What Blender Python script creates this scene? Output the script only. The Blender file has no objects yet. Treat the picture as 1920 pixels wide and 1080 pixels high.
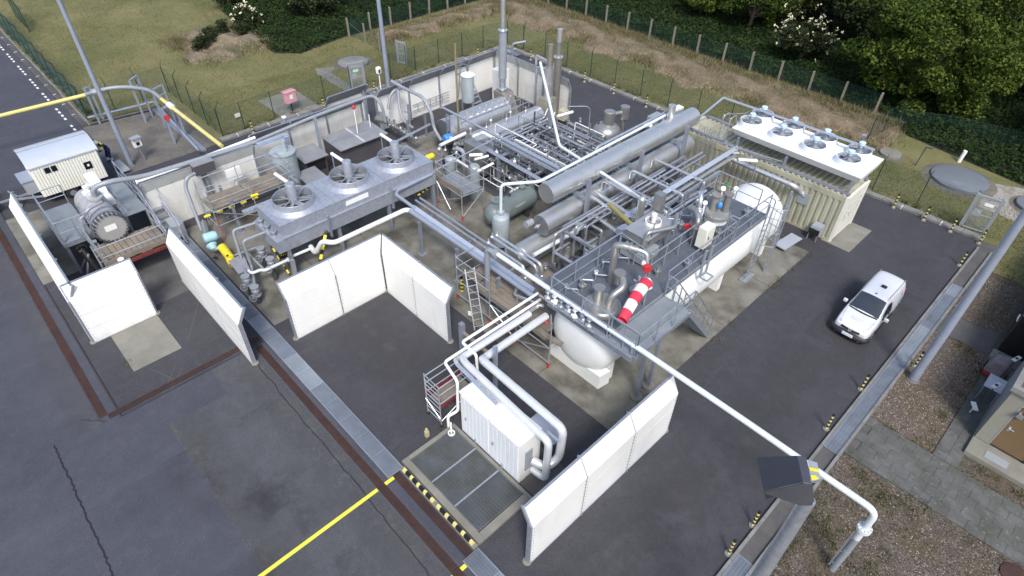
import bpy, math, random
import numpy as np
from mathutils import Vector, Matrix

random.seed(7)
rng = np.random.default_rng(11)
S = bpy.context.scene
C = S.collection
R = math.radians
PI = math.pi

# ------------------------------------------------------------------ camera
cam = bpy.data.cameras.new('camera')
cam.sensor_width = 36.0
cam.lens = 36.0 * 1162.5 / 1920.0
cam.clip_start = 0.1
cam.clip_end = 900
co = bpy.data.objects.new('camera', cam)
C.objects.link(co)
_yaw, _pit, _rol = R(135.43), R(41.376), R(1.3227)
_f = Vector((math.cos(_yaw) * math.cos(_pit), math.sin(_yaw) * math.cos(_pit), -math.sin(_pit)))
_r = Vector((math.sin(_yaw), -math.cos(_yaw), 0))
_u = _r.cross(_f)
_r2 = math.cos(_rol) * _r + math.sin(_rol) * _u
_u2 = -math.sin(_rol) * _r + math.cos(_rol) * _u
_m = Matrix((_r2, _u2, -_f)).transposed().to_4x4()
_m.translation = Vector((7.058, -12.012, 18.6))
co.matrix_world = _m
S.camera = co

# ------------------------------------------------------------------ daylight
SUN_DIR = Vector((0.52, -0.40, 0.82)).normalized()       # towards the sun
elev = math.asin(SUN_DIR.z)
azim = math.atan2(SUN_DIR.x, SUN_DIR.y)
w = bpy.data.worlds.new('World')
S.world = w
w.use_nodes = True
nt = w.node_tree
sky = nt.nodes.new('ShaderNodeTexSky')
sky.sky_type = 'NISHITA'
sky.sun_disc = False
sky.sun_elevation = elev
sky.sun_rotation = azim
sky.air_density = 1.0
sky.dust_density = 3.0
sky.ozone_density = 1.0
bg = nt.nodes['Background']
bg.inputs['Strength'].default_value = 0.11
nt.links.new(sky.outputs[0], bg.inputs['Color'])
sl = bpy.data.lights.new('sun', 'SUN')
sl.energy = 1.5
sl.angle = R(13)
sl.color = (1.0, 0.98, 0.95)
so = bpy.data.objects.new('sun', sl)
so.rotation_euler = (-SUN_DIR).to_track_quat('-Z', 'Y').to_euler()
so.location = (20, -20, 60)
C.objects.link(so)
S.view_settings.view_transform = 'Standard'
S.view_settings.look = 'None'
S.view_settings.gamma = 1.0
S.view_settings.use_curve_mapping = False
S.view_settings.exposure = 0.95

# ------------------------------------------------------------------ materials
def _nodes(name):
    m = bpy.data.materials.new(name)
    m.use_nodes = True
    t = m.node_tree
    b = t.nodes['Principled BSDF']
    return m, t, b

def _noise(t, vec, scale, detail=4, rough=0.6):
    n = t.nodes.new('ShaderNodeTexNoise')
    n.inputs['Scale'].default_value = scale
    n.inputs['Detail'].default_value = detail
    n.inputs['Roughness'].default_value = rough
    t.links.new(vec, n.inputs['Vector'])
    return n.outputs['Fac']

def _ramp(t, fac, a, b, ca=(0, 0, 0, 1), cb=(1, 1, 1, 1)):
    r = t.nodes.new('ShaderNodeValToRGB')
    r.color_ramp.elements[0].position = a
    r.color_ramp.elements[1].position = b
    r.color_ramp.elements[0].color = ca
    r.color_ramp.elements[1].color = cb
    t.links.new(fac, r.inputs['Fac'])
    return r.outputs['Color']

def _mix(t, fac, a, b):
    n = t.nodes.new('ShaderNodeMix')
    n.data_type = 'RGBA'
    for s, v in (('Factor', fac), ('A', a), ('B', b)):
        i = [x for x in n.inputs if x.name == s and (x.type == 'RGBA' or s == 'Factor')][0]
        if isinstance(v, (int, float)):
            i.default_value = v
        elif isinstance(v, tuple):
            i.default_value = (*v[:3], 1)
        else:
            t.links.new(v, i)
    return [o for o in n.outputs if o.type == 'RGBA'][0]

def _pos(t, stretch=None):
    g = t.nodes.new('ShaderNodeNewGeometry')
    if not stretch:
        return g.outputs['Position']
    mp = t.nodes.new('ShaderNodeMapping')
    mp.inputs['Scale'].default_value = stretch
    t.links.new(g.outputs['Position'], mp.inputs['Vector'])
    return mp.outputs['Vector']

def M(name, col, rough=0.6, metal=0.0, var=0.14, scale=2.0, bump=0.0, bscale=60, dirt=None, stretch=None, fine=None, rvar=0.0, base=None):
    """a surface: base colour varied by noise; dirt=(colour, amount, scale, lo, hi); fine=(colour, scale, lo, hi) specks"""
    m, t, b = _nodes(name)
    P = _pos(t, stretch)
    lo = tuple(max(0, c * (1 - var)) for c in col)
    hi = tuple(min(1, c * (1 + var)) for c in col)
    f = _ramp(t, _noise(t, P, scale), 0.3, 0.7)
    c = _mix(t, f, lo, hi)
    if dirt:
        dc, am, ds, a, bb = dirt
        d = _ramp(t, _noise(t, P, ds, 6, 0.65), a, bb, (0, 0, 0, 1), (am, am, am, 1))
        c = _mix(t, d, c, dc)
    if fine:
        fc, fs, a, bb = fine
        d = _ramp(t, _noise(t, P, fs, 2, 0.5), a, bb)
        c = _mix(t, d, c, fc)
    if base:                                     # splash dirt near the ground: (colour, height, amount)
        sp = t.nodes.new('ShaderNodeSeparateXYZ'); t.links.new(_pos(t), sp.inputs[0])
        mr = t.nodes.new('ShaderNodeMapRange'); mr.inputs[1].default_value = 0; mr.inputs[2].default_value = base[1]
        mr.inputs[3].default_value = base[2]; mr.inputs[4].default_value = 0
        t.links.new(sp.outputs[2], mr.inputs[0])
        mu = t.nodes.new('ShaderNodeMath'); mu.operation = 'MULTIPLY'
        t.links.new(mr.outputs[0], mu.inputs[0]); t.links.new(_ramp(t, _noise(t, _pos(t, (1, 1, .6)), 3.0, 5, .7), .3, .7), mu.inputs[1])
        c = _mix(t, mu.outputs[0], c, base[0])
    t.links.new(c, b.inputs['Base Color'])
    b.inputs['Roughness'].default_value = rough
    if rvar:
        rr = _ramp(t, _noise(t, P, scale * 2.3), 0.3, 0.7, (rough - rvar,) * 3 + (1,), (min(1, rough + rvar),) * 3 + (1,))
        t.links.new(rr, b.inputs['Roughness'])
    b.inputs['Metallic'].default_value = metal
    if bump:
        bn = t.nodes.new('ShaderNodeBump')
        bn.inputs['Strength'].default_value = bump
        bn.inputs['Distance'].default_value = 0.02
        t.links.new(_noise(t, P, bscale, 3), bn.inputs['Height'])
        t.links.new(bn.outputs['Normal'], b.inputs['Normal'])
    return m

galv = M('galvanised_steel', (0.37, 0.40, 0.45), 0.42, 0.55, 0.16, 6, fine=((0.26, 0.29, 0.34), 38, 0.55, 0.75), rvar=0.08)
galvsheet = M('spangled_sheet', (0.40, 0.43, 0.49), 0.45, 0.45, 0.12, 5, fine=((0.22, 0.25, 0.31), 26, 0.56, 0.70), rvar=0.08,
              dirt=((0.50, 0.53, 0.58), 0.5, 1.4, 0.5, 0.8))
steelgrey = M('grey_steel_paint', (0.24, 0.265, 0.31), 0.5, 0.25, 0.12, 3)
darksteel = M('dark_steel', (0.085, 0.09, 0.105), 0.55, 0.3, 0.2, 4)
alu = M('aluminium_cladding', (0.66, 0.66, 0.65), 0.36, 0.80, 0.05, 1.5, rvar=0.05, dirt=((0.45, 0.44, 0.42), 0.3, 0.7, 0.5, 0.85))
aludull = M('weathered_cladding', (0.40, 0.40, 0.39), 0.38, 0.70, 0.08, 1.5, rvar=0.06, dirt=((0.30, 0.29, 0.27), 0.4, 0.8, 0.48, 0.85))
bright = M('bright_pipe', (0.66, 0.68, 0.71), 0.33, 0.75, 0.08, 5, rvar=0.08)
pipegrey = M('grey_pipe_paint', (0.27, 0.295, 0.33), 0.45, 0.1, 0.08, 3)
palepipe = M('pale_pipe_paint', (0.62, 0.67, 0.70), 0.45, 0.05, 0.08, 2)
bluegrey = M('blue_grey_paint', (0.29, 0.33, 0.41), 0.45, 0.2, 0.08, 3)
white = M('white_paint', (0.80, 0.80, 0.78), 0.5, 0, 0.03, 2, dirt=((0.60, 0.61, 0.60), 0.5, 1.3, 0.58, 0.85))
whitepanel = M('white_panel', (0.82, 0.82, 0.79), 0.45, 0, 0.03, 1.5, dirt=((0.56, 0.58, 0.60), 0.5, 1.1, 0.56, 0.85), stretch=(1, 1, 0.35), base=((0.42, 0.41, 0.39), 0.4, 0.6))
tankwhite = M('white_tank_paint', (0.78, 0.80, 0.78), 0.4, 0, 0.03, 1.2, dirt=((0.52, 0.55, 0.53), 0.5, 0.9, 0.55, 0.85))
greypanel = M('weathered_shaded_panel', (0.70, 0.70, 0.66), 0.5, 0, 0.10, 1.3, dirt=((0.40, 0.40, 0.36), 0.6, 1.1, 0.5, 0.8), stretch=(1, 1, 0.4))
beige = M('beige_container', (0.38, 0.375, 0.285), 0.55, 0, 0.12, 1.2, dirt=((0.22, 0.21, 0.15), 0.7, 1.6, 0.5, 0.78), stretch=(1, 1, 0.35))
beigewhite = M('pale_container', (0.72, 0.71, 0.62), 0.5, 0, 0.05, 1.2, dirt=((0.50, 0.48, 0.40), 0.5, 2.0, 0.56, 0.8))
cream = M('cream_sheet', (0.76, 0.76, 0.68), 0.5, 0, 0.03, 1.2)
tankgreen = M('grey_green_paint', (0.17, 0.205, 0.205), 0.4, 0.1, 0.12, 1.8, dirt=((0.30, 0.33, 0.33), 0.35, 2.2, 0.5, 0.8))
vesselblue = M('pale_vessel_paint', (0.34, 0.39, 0.41), 0.4, 0.1, 0.10, 1.8)
deckmat = M('deck_grating', (0.115, 0.130, 0.155), 0.65, 0.2, 0.12, 1.4, bump=0.25, bscale=70)
stepgrey = M('grey_deck_plate', (0.26, 0.29, 0.31), 0.6, 0.3, 0.12, 1.5, bump=0.2, bscale=60)
wood = M('weathered_plank', (0.20, 0.175, 0.145), 0.85, 0, 0.25, 1.5, bump=0.3, bscale=30, dirt=((0.30, 0.24, 0.16), 0.7, 1.2, 0.45, 0.75))
woodpost = M('pale_post_concrete', (0.215, 0.195, 0.16), 0.85, 0, 0.15, 2, bump=0.2)
greenpost = M('green_fence_paint', (0.012, 0.045, 0.035), 0.5, 0.1, 0.2, 3)
yellow = M('yellow_paint', (0.80, 0.66, 0.03), 0.5, 0, 0.08, 4, dirt=((0.55, 0.45, 0.10), 0.5, 3, 0.55, 0.8))
paleyellow = M('faded_yellow', (0.62, 0.56, 0.20), 0.5, 0, 0.1, 2)
markyellow = M('yellow_road_paint', (0.74, 0.68, 0.06), 0.7, 0, 0.06, 3, dirt=((0.25, 0.23, 0.08), 0.8, 5, 0.62, 0.72))
markwhite = M('white_road_paint', (0.72, 0.72, 0.70), 0.7, 0, 0.06, 3)
black = M('black_paint', (0.012, 0.012, 0.014), 0.5, 0, 0.2, 4)
red = M('red_paint', (0.50, 0.03, 0.035), 0.5, 0, 0.12, 3)
winered = M('wine_red_paint', (0.16, 0.02, 0.025), 0.5, 0, 0.15, 3)
pink = M('faded_red_plastic', (0.60, 0.31, 0.34), 0.5, 0, 0.08, 3)
blue = M('blue_motor_paint', (0.06, 0.25, 0.60), 0.4, 0, 0.1, 3)
cyan = M('pale_blue_cover', (0.38, 0.62, 0.70), 0.4, 0, 0.05, 3)
iceblue = M('pale_blue_cap', (0.50, 0.66, 0.76), 0.4, 0, 0.05, 3)
brass = M('brass_pipe', (0.30, 0.25, 0.14), 0.5, 0.3, 0.12, 3)
olive = M('olive_tube', (0.30, 0.27, 0.10), 0.6, 0, 0.2, 8)
rust = M('rusty_grate', (0.075, 0.036, 0.030), 0.8, 0.2, 0.25, 4, dirt=((0.035, 0.022, 0.022), 0.7, 1.0, 0.45, 0.75))
brown = M('brown_door_paint', (0.165, 0.11, 0.055), 0.6, 0, 0.06, 2)
plaster = M('beige_render', (0.25, 0.245, 0.205), 0.85, 0, 0.06, 1.5, bump=0.2, bscale=50)
shadeplaster = M('shaded_render', (0.22, 0.23, 0.24), 0.85, 0, 0.08, 1.5, bump=0.2, bscale=50)  # greyer copy of the beige render, with the side wall's shade in its colour
boxgrey = M('grey_cabinet', (0.30, 0.33, 0.36), 0.5, 0.1, 0.06, 2)
enclosure = M('grey_roof_shaded_top', (0.27, 0.28, 0.30), 0.55, 0.2, 0.12, 1.2, dirt=((0.36, 0.36, 0.35), 0.5, 1.2, 0.5, 0.8))
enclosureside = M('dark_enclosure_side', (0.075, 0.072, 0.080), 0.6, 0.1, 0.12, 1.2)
navy = M('navy_cloth', (0.014, 0.016, 0.075), 0.8, 0, 0.2, 8)
hivis = M('yellow_cloth', (0.70, 0.66, 0.05), 0.8, 0, 0.1, 8)
skin = M('skin', (0.55, 0.33, 0.24), 0.6, 0, 0.05, 8)
glass = M('dark_glass', (0.012, 0.016, 0.022), 0.06, 0, 0.1, 1)
vanpaint = M('van_paint', (0.74, 0.76, 0.79), 0.25, 0.25, 0.02, 2)
rubber = M('black_rubber', (0.016, 0.016, 0.017), 0.8, 0, 0.2, 5)
tarp = M('grey_tarpaulin', (0.20, 0.17, 0.18), 0.55, 0, 0.2, 4, bump=0.4, bscale=12)
bark = M('bark', (0.07, 0.055, 0.04), 0.9, 0, 0.25, 6, bump=0.5, bscale=20)
blossom = M('cream_blossom', (0.62, 0.60, 0.40), 0.7, 0, 0.06, 5)
sock_red = M('red_windsock_cloth', (0.62, 0.035, 0.07), 0.7, 0, 0.1, 5)
sock_white = M('white_windsock_cloth', (0.80, 0.79, 0.74), 0.7, 0, 0.04, 5)

# ------------------------------------------------------------------ mesh builder
def frame_of(d):
    d = Vector(d).normalized()
    up = Vector((0, 0, 1)) if abs(d.z) < 0.95 else Vector((1, 0, 0))
    a = d.cross(up).normalized()
    b = a.cross(d).normalized()
    return d, a, b

class MB:
    def __init__(s):
        s.v = []; s.f = []; s.mi = []; s.m = 0; s.cut = []
    def add(s, vs, fs):
        o = len(s.v)
        s.cut.append((o, len(s.f)))
        s.v += [tuple(p) for p in vs]
        s.f += [[i + o for i in f] for f in fs]
        s.mi += [s.m] * len(fs)
        return s
    def use(s, i):
        s.m = i
        return s
    def hexa(s, p):
        return s.add(p, [(0, 3, 2, 1), (4, 5, 6, 7), (0, 1, 5, 4), (1, 2, 6, 5), (2, 3, 7, 6), (3, 0, 4, 7)])
    def box(s, x0, x1, y0, y1, z0, z1):
        return s.hexa([(x0, y0, z0), (x1, y0, z0), (x1, y1, z0), (x0, y1, z0), (x0, y0, z1), (x1, y0, z1), (x1, y1, z1), (x0, y1, z1)])
    def cbox(s, c, d, rz=0.0, tilt=None):
        h = [x / 2 for x in d]
        ca, sa = math.cos(rz), math.sin(rz)
        P = []
        for z in (-h[2], h[2]):
            for x, y in ((-h[0], -h[1]), (h[0], -h[1]), (h[0], h[1]), (-h[0], h[1])):
                v = Vector((x, y, z))
                if tilt is not None:
                    v = tilt @ v
                P.append((c[0] + v.x * ca - v.y * sa, c[1] + v.x * sa + v.y * ca, c[2] + v.z))
        return s.hexa(P)
    def bar(s, p, q, w, h=None, up=None):
        p, q = Vector(p), Vector(q)
        h = w if h is None else h
        d, a, b = frame_of(q - p)
        if up is not None:
            a = d.cross(Vector(up)).normalized(); b = a.cross(d).normalized()
        a, b = a * w / 2, b * h / 2
        return s.hexa([p - a - b, p + a - b, p + a + b, p - a + b, q - a - b, q + a - b, q + a + b, q - a + b])
    def cyl(s, p, q, r, n=12, r2=None, cap=True):
        p, q = Vector(p), Vector(q)
        r2 = r if r2 is None else r2
        d, a, b = frame_of(q - p)
        vs = []
        for c, rr in ((p, r), (q, r2)):
            for i in range(n):
                t = 2 * PI * i / n
                vs.append(c + a * (rr * math.cos(t)) + b * (rr * math.sin(t)))
        fs = [(i, (i + 1) % n, n + (i + 1) % n, n + i) for i in range(n)]
        if cap:
            fs += [tuple(range(n - 1, -1, -1)), tuple(range(n, 2 * n))]
        return s.add(vs, fs)
    def lathe(s, p, axis, prof, n=20, cap=True):
        """prof: list of (distance along axis, radius)"""
        p = Vector(p)
        d, a, b = frame_of(axis)
        vs, fs = [], []
        for h, r in prof:
            for i in range(n):
                t = 2 * PI * i / n
                vs.append(p + d * h + a * (r * math.cos(t)) + b * (r * math.sin(t)))
        for k in range(len(prof) - 1):
            for i in range(n):
                fs.append((k * n + i, k * n + (i + 1) % n, (k + 1) * n + (i + 1) % n, (k + 1) * n + i))
        if cap:
            fs += [tuple(range(n - 1, -1, -1)), tuple(range((len(prof) - 1) * n, len(prof) * n))]
        return s.add(vs, fs)
    def tube(s, pts, r, n=10, bend=None, seg=5):
        pts = [Vector(p) for p in pts]
        bend = r * 2.2 if bend is None else bend
        path = [pts[0]]
        for i in range(1, len(pts) - 1):
            a, b, c = pts[i - 1], pts[i], pts[i + 1]
            u, v = (a - b), (c - b)
            k = min(bend, u.length * 0.48, v.length * 0.48)
            u.normalize(); v.normalize()
            for j in range(seg + 1):
                t = j / seg
                path.append((b + u * k) * (1 - t) ** 2 + b * 2 * t * (1 - t) + (b + v * k) * t * t)
        path.append(pts[-1])
        path = [p for i, p in enumerate(path) if i == 0 or (p - path[i - 1]).length > 1e-5]
        vs, fs = [], []
        a = None
        for i, p in enumerate(path):
            d = (path[min(i + 1, len(path) - 1)] - path[max(i - 1, 0)]).normalized()
            if a is None:
                _, a, b = frame_of(d)
            else:
                a = (a - d * a.dot(d)).normalized()
            b = d.cross(a)
            for k in range(n):
                t = 2 * PI * k / n
                vs.append(p + a * (r * math.cos(t)) + b * (r * math.sin(t)))
        for i in range(len(path) - 1):
            for k in range(n):
                fs.append((i * n + k, i * n + (k + 1) % n, (i + 1) * n + (k + 1) % n, (i + 1) * n + k))
        fs += [tuple(range(n - 1, -1, -1)), tuple(range((len(path) - 1) * n, len(path) * n))]
        return s.add(vs, fs)
    def ring(s, c, axis, R0, r, n=20, m=8):
        c = Vector(c)
        d, a, b = frame_of(axis)
        vs, fs = [], []
        for i in range(n):
            t = 2 * PI * i / n
            e = a * math.cos(t) + b * math.sin(t)
            for k in range(m):
                q = 2 * PI * k / m
                vs.append(c + e * (R0 + r * math.cos(q)) + d * (r * math.sin(q)))
        for i in range(n):
            for k in range(m):
                fs.append((i * m + k, ((i + 1) % n) * m + k, ((i + 1) % n) * m + (k + 1) % m, i * m + (k + 1) % m))
        return s.add(vs, fs)
    def poly(s, pts, z0, z1=None):
        n = len(pts)
        if z1 is None:
            return s.add([(p[0], p[1], z0) for p in pts], [tuple(range(n))])
        vs = [(p[0], p[1], z0) for p in pts] + [(p[0], p[1], z1) for p in pts]
        fs = [tuple(range(n - 1, -1, -1)), tuple(range(n, 2 * n))] + [(i, (i + 1) % n, n + (i + 1) % n, n + i) for i in range(n)]
        return s.add(vs, fs)
    def ball(s, c, r, n=12, m=8, sz=1.0):
        vs = [(c[0], c[1], c[2] - r * sz)]
        for j in range(1, m):
            t = PI * j / m
            for i in range(n):
                q = 2 * PI * i / n
                vs.append((c[0] + r * math.sin(t) * math.cos(q), c[1] + r * math.sin(t) * math.sin(q), c[2] - r * sz * math.cos(t)))
        vs.append((c[0], c[1], c[2] + r * sz))
        fs = [(0, 1 + (i + 1) % n, 1 + i) for i in range(n)]
        for j in range(m - 2):
            for i in range(n):
                fs.append((1 + j * n + i, 1 + j * n + (i + 1) % n, 1 + (j + 1) * n + (i + 1) % n, 1 + (j + 1) * n + i))
        o = 1 + (m - 2) * n
        fs += [(o + i, o + (i + 1) % n, len(vs) - 1) for i in range(n)]
        return s.add(vs, fs)
    def mesh(s, name, mats, off=(0, 0, 0), sharp=32):
        me = bpy.data.meshes.new(name)
        o = Vector(off)
        me.from_pydata([(p[0] - o.x, p[1] - o.y, p[2] - o.z) for p in s.v], [], s.f)
        mats = mats if isinstance(mats, (list, tuple)) else [mats]
        for m in mats:
            me.materials.append(m)
        if len(mats) > 1:
            me.polygons.foreach_set('material_index', s.mi)
        me.polygons.foreach_set('use_smooth', [True] * len(me.polygons))
        me.set_sharp_from_angle(angle=R(sharp))
        me.update()
        return me

WORLD = {}

def tag(o, label=None, cat=None, group=None, kind=None):
    if label: o['label'] = label
    if cat: o['category'] = cat
    if group: o['group'] = group
    if kind: o['kind'] = kind
    return o

def thing(name, label, cat, loc=(0, 0, 0), group=None):
    o = bpy.data.objects.new(name, None)
    o.empty_display_size = 0.3
    C.objects.link(o)
    o.location = loc
    WORLD[o.name] = Vector(loc)
    return tag(o, label, cat, group)

SINGLE = {'leg', 'support', 'stay', 'brace', 'fitting', 'bracket', 'guard_rail', 'tension_wire'}

def part(par, name, mb, mats, label=None, kind=None, bevel=0):
    if name in SINGLE and len(mb.cut) > 1:
        for i, (v0, f0) in enumerate(mb.cut):
            v1, f1 = mb.cut[i + 1] if i + 1 < len(mb.cut) else (len(mb.v), len(mb.f))
            o = part(par, name, MB().add(mb.v[v0:v1], [[k - v0 for k in f] for f in mb.f[f0:f1]]), mats, label, kind, bevel)
        return o
    off = WORLD[par.name]
    o = bpy.data.objects.new(name, mb.mesh(name, mats, off))
    C.objects.link(o)
    o.parent = par
    WORLD[o.name] = off
    if label: o['label'] = label
    if kind: o['kind'] = kind
    if bevel:
        bm = o.modifiers.new('bevel', 'BEVEL'); bm.width = bevel; bm.segments = 2; bm.limit_method = 'ANGLE'
    return o

def pieces(par, name, me, places):
    """alike pieces sharing one mesh; places = list of (location, rz) in the parent's space"""
    for loc, rz in places:
        o = bpy.data.objects.new(name, me)
        C.objects.link(o)
        o.parent = par
        o.location = loc
        o.rotation_euler = (0, 0, rz)

def solo(mb, name, mats, label, cat, group=None, kind=None, bevel=0):
    xs = np.array(mb.v)
    b = Vector(((xs[:, 0].min() + xs[:, 0].max()) / 2, (xs[:, 1].min() + xs[:, 1].max()) / 2, xs[:, 2].min()))
    o = bpy.data.objects.new(name, mb.mesh(name, mats, b))
    o.location = b
    C.objects.link(o)
    WORLD[o.name] = b
    if bevel:
        bm = o.modifiers.new('bevel', 'BEVEL'); bm.width = bevel; bm.segments = 2; bm.limit_method = 'ANGLE'
    return tag(o, label, cat, group, kind)

def ground(mb, name, mats, kind='structure'):
    o = bpy.data.objects.new(name, mb.mesh(name, mats))
    C.objects.link(o)
    WORLD[o.name] = Vector((0, 0, 0))
    o['kind'] = kind
    return o

def dup(root, loc, rz=0.0, label=None):
    def cp(o, par):
        c = o.copy(); C.objects.link(c); c.parent = par
        WORLD[c.name] = WORLD.get(o.name, Vector((0, 0, 0)))
        for ch in list(o.children): cp(ch, c)
        return c
    r = cp(root, None)
    r.location = loc
    r.rotation_euler = (0, 0, rz)
    WORLD[r.name] = Vector(loc)
    if label: r['label'] = label
    return r

def V(*a): return Vector(a)

def pipe(label, pts, r, mat=None, cat='pipe', name='pipe', bend=None, flanges=(), group=None, n=12):
    """a pipe run; flanges = list of (point, axis)"""
    mat = mat or galv
    mb = MB().tube(pts, r, n, bend)
    if not flanges:
        return solo(mb, name, mat, label, cat, group)
    p = V(*pts[0])
    t = thing(name, label, cat, p, group)
    part(t, 'pipe_run', mb, mat)
    for q, ax in flanges:
        q, ax = V(*q), V(*ax).normalized()
        f = MB().cyl(q - ax * 0.035, q - ax * 0.005, r * 1.6, 16).cyl(q + ax * 0.005, q + ax * 0.035, r * 1.6, 16)
        part(t, 'flange', f, mat)
    return t

def railing(par, pts, h=1.05, r=0.026, mat=None, mids=(0.5,), step=1.3, closed=False, toe=False):
    """handrail along pts (deck level points): rails as one part, each upright a sub-part"""
    mat = mat or galv
    pts = [V(*p) for p in pts]
    up = V(0, 0, 1)
    mb = MB().tube([p + up * h for p in pts], r, 8, 0.08, 3)
    for m in mids:
        mb.tube([p + up * h * m for p in pts], r * 0.8, 6, 0.05, 2)
    if toe:
        for a, b in zip(pts, pts[1:]):
            mb.bar(a + up * 0.06, b + up * 0.06, 0.012, 0.12, (0, 0, 1))
    rl = part(par, 'railing', mb, mat)
    for a, b in zip(pts, pts[1:]):
        k = max(1, round((b - a).length / step))
        for i in range(k):
            p = a.lerp(b, i / k)
            part(rl, 'post', MB().cyl(p, p + up * h, r, 8), mat)
    part(rl, 'post', MB().cyl(pts[-1], pts[-1] + up * h, r, 8), mat)
    return rl

# ------------------------------------------------------------------ ground surfaces
def lawn_material():
    m, t, b = _nodes('lawn')
    P = _pos(t)
    big = _ramp(t, _noise(t, P, 0.16, 5, 0.65), 0.36, 0.66)
    mid = _ramp(t, _noise(t, P, 0.9, 5, 0.7), 0.35, 0.65)
    c1 = _mix(t, big, (0.105, 0.114, 0.034), (0.215, 0.190, 0.085))
    c2 = _mix(t, big, (0.076, 0.090, 0.026), (0.165, 0.152, 0.062))
    c = _mix(t, mid, c2, c1)
    sp = _ramp(t, _noise(t, P, 9, 4, 0.7), 0.45, 0.75)
    c = _mix(t, sp, c, (0.185, 0.168, 0.075))
    dk = _ramp(t, _noise(t, P, 5, 4, 0.7), 0.58, 0.78, (0, 0, 0, 1), (0.75, 0.75, 0.75, 1))
    c = _mix(t, dk, c, (0.052, 0.062, 0.022))
    t.links.new(c, b.inputs['Base Color'])
    b.inputs['Roughness'].default_value = 0.95
    bn = t.nodes.new('ShaderNodeBump'); bn.inputs['Strength'].default_value = 0.8; bn.inputs['Distance'].default_value = 0.06
    t.links.new(_noise(t, P, 14, 5, 0.7), bn.inputs['Height']); t.links.new(bn.outputs['Normal'], b.inputs['Normal'])
    return m

def asphalt_material(name, lo, hi, speck=0.55, streak=0.5):
    m, t, b = _nodes(name)
    P = _pos(t)
    c = _mix(t, _ramp(t, _noise(t, P, 0.35, 5, 0.6), 0.32, 0.68), lo, hi)
    mid = _ramp(t, _noise(t, P, 2.2, 5, 0.65), 0.45, 0.8, (0, 0, 0, 1), (0.35, 0.35, 0.35, 1))
    c = _mix(t, mid, c, tuple(x * 1.5 for x in hi))
    P2 = _pos(t, (0.9, 0.12, 1))
    st = _ramp(t, _noise(t, P2, 1.1, 4, 0.6), 0.55, 0.85, (0, 0, 0, 1), (streak, streak, streak, 1))
    c = _mix(t, st, c, tuple(x * 1.55 for x in hi))
    fn = _ramp(t, _noise(t, P, 42, 3, 0.6), 0.3, 0.7, (0.60, 0.60, 0.60, 1), (1.40, 1.40, 1.40, 1))
    mu = t.nodes.new('ShaderNodeMix'); mu.data_type = 'RGBA'; mu.blend_type = 'MULTIPLY'; mu.inputs[0].default_value = 1
    t.links.new(c, mu.inputs[6]); t.links.new(fn, mu.inputs[7])
    c = mu.outputs[2]
    ck = _ramp(t, _noise(t, P, 30, 1, 0.4), 0.735, 0.76, (0, 0, 0, 1), (speck, speck, speck, 1))
    c = _mix(t, ck, c, (0.30, 0.30, 0.30))
    t.links.new(c, b.inputs['Base Color'])
    b.inputs['Roughness'].default_value = 0.85
    bn = t.nodes.new('ShaderNodeBump'); bn.inputs['Strength'].default_value = 0.3; bn.inputs['Distance'].default_value = 0.01
    t.links.new(_noise(t, P, 60, 3), bn.inputs['Height']); t.links.new(bn.outputs['Normal'], b.inputs['Normal'])
    return m

lawn = lawn_material()
asph_out = asphalt_material('asphalt_outer', (0.044, 0.047, 0.062), (0.060, 0.063, 0.081))
asph_patch = asphalt_material('asphalt_patch', (0.056, 0.058, 0.066), (0.070, 0.072, 0.081), 0.5, 0.3)
asph_in = asphalt_material('asphalt_inner', (0.036, 0.036, 0.043), (0.049, 0.049, 0.057), 0.35, 0.7)
conc = M('stained_concrete', (0.185, 0.180, 0.155), 0.85, 0, 0.22, 0.6, bump=0.2, bscale=40,
         dirt=((0.066, 0.060, 0.045), 0.9, 0.42, 0.42, 0.64), fine=((0.225, 0.22, 0.195), 1.1, 0.5, 0.85))
conc_pale = M('pale_concrete', (0.205, 0.20, 0.175), 0.85, 0, 0.15, 1.2, bump=0.2, bscale=40, dirt=((0.16, 0.155, 0.12), 0.8, 0.9, 0.45, 0.7))
conc_kerb = M('kerb_concrete', (0.20, 0.20, 0.195), 0.85, 0, 0.16, 1.5, bump=0.2, dirt=((0.10, 0.10, 0.09), 0.7, 1.2, 0.45, 0.75))
conc_dark = M('dark_concrete', (0.085, 0.083, 0.082), 0.85, 0, 0.2, 1.0, bump=0.2, dirt=((0.14, 0.14, 0.13), 0.6, 1.1, 0.5, 0.75))
slab_mat = M('paving_slab', (0.105, 0.107, 0.104), 0.85, 0, 0.25, 1.3, bump=0.25, bscale=45, dirt=((0.060, 0.066, 0.050), 0.85, 1.1, 0.42, 0.66), fine=((0.15, 0.155, 0.15), 9, 0.6, 0.75))
dirtpad = M('worn_gravel', (0.115, 0.108, 0.100), 0.95, 0, 0.22, 0.8, bump=0.5, bscale=30, dirt=((0.20, 0.175, 0.12), 0.7, 0.5, 0.48, 0.7), fine=((0.24, 0.235, 0.23), 12, 0.62, 0.72))
bankmat = M('dry_bank', (0.175, 0.135, 0.088), 0.95, 0, 0.25, 1.2, bump=0.9, bscale=9, dirt=((0.095, 0.085, 0.038), 0.8, 0.5, 0.45, 0.65), fine=((0.29, 0.235, 0.165), 7, 0.56, 0.72))
soil = M('ivy_soil', (0.018, 0.026, 0.012), 0.95, 0, 0.3, 2)

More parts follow.
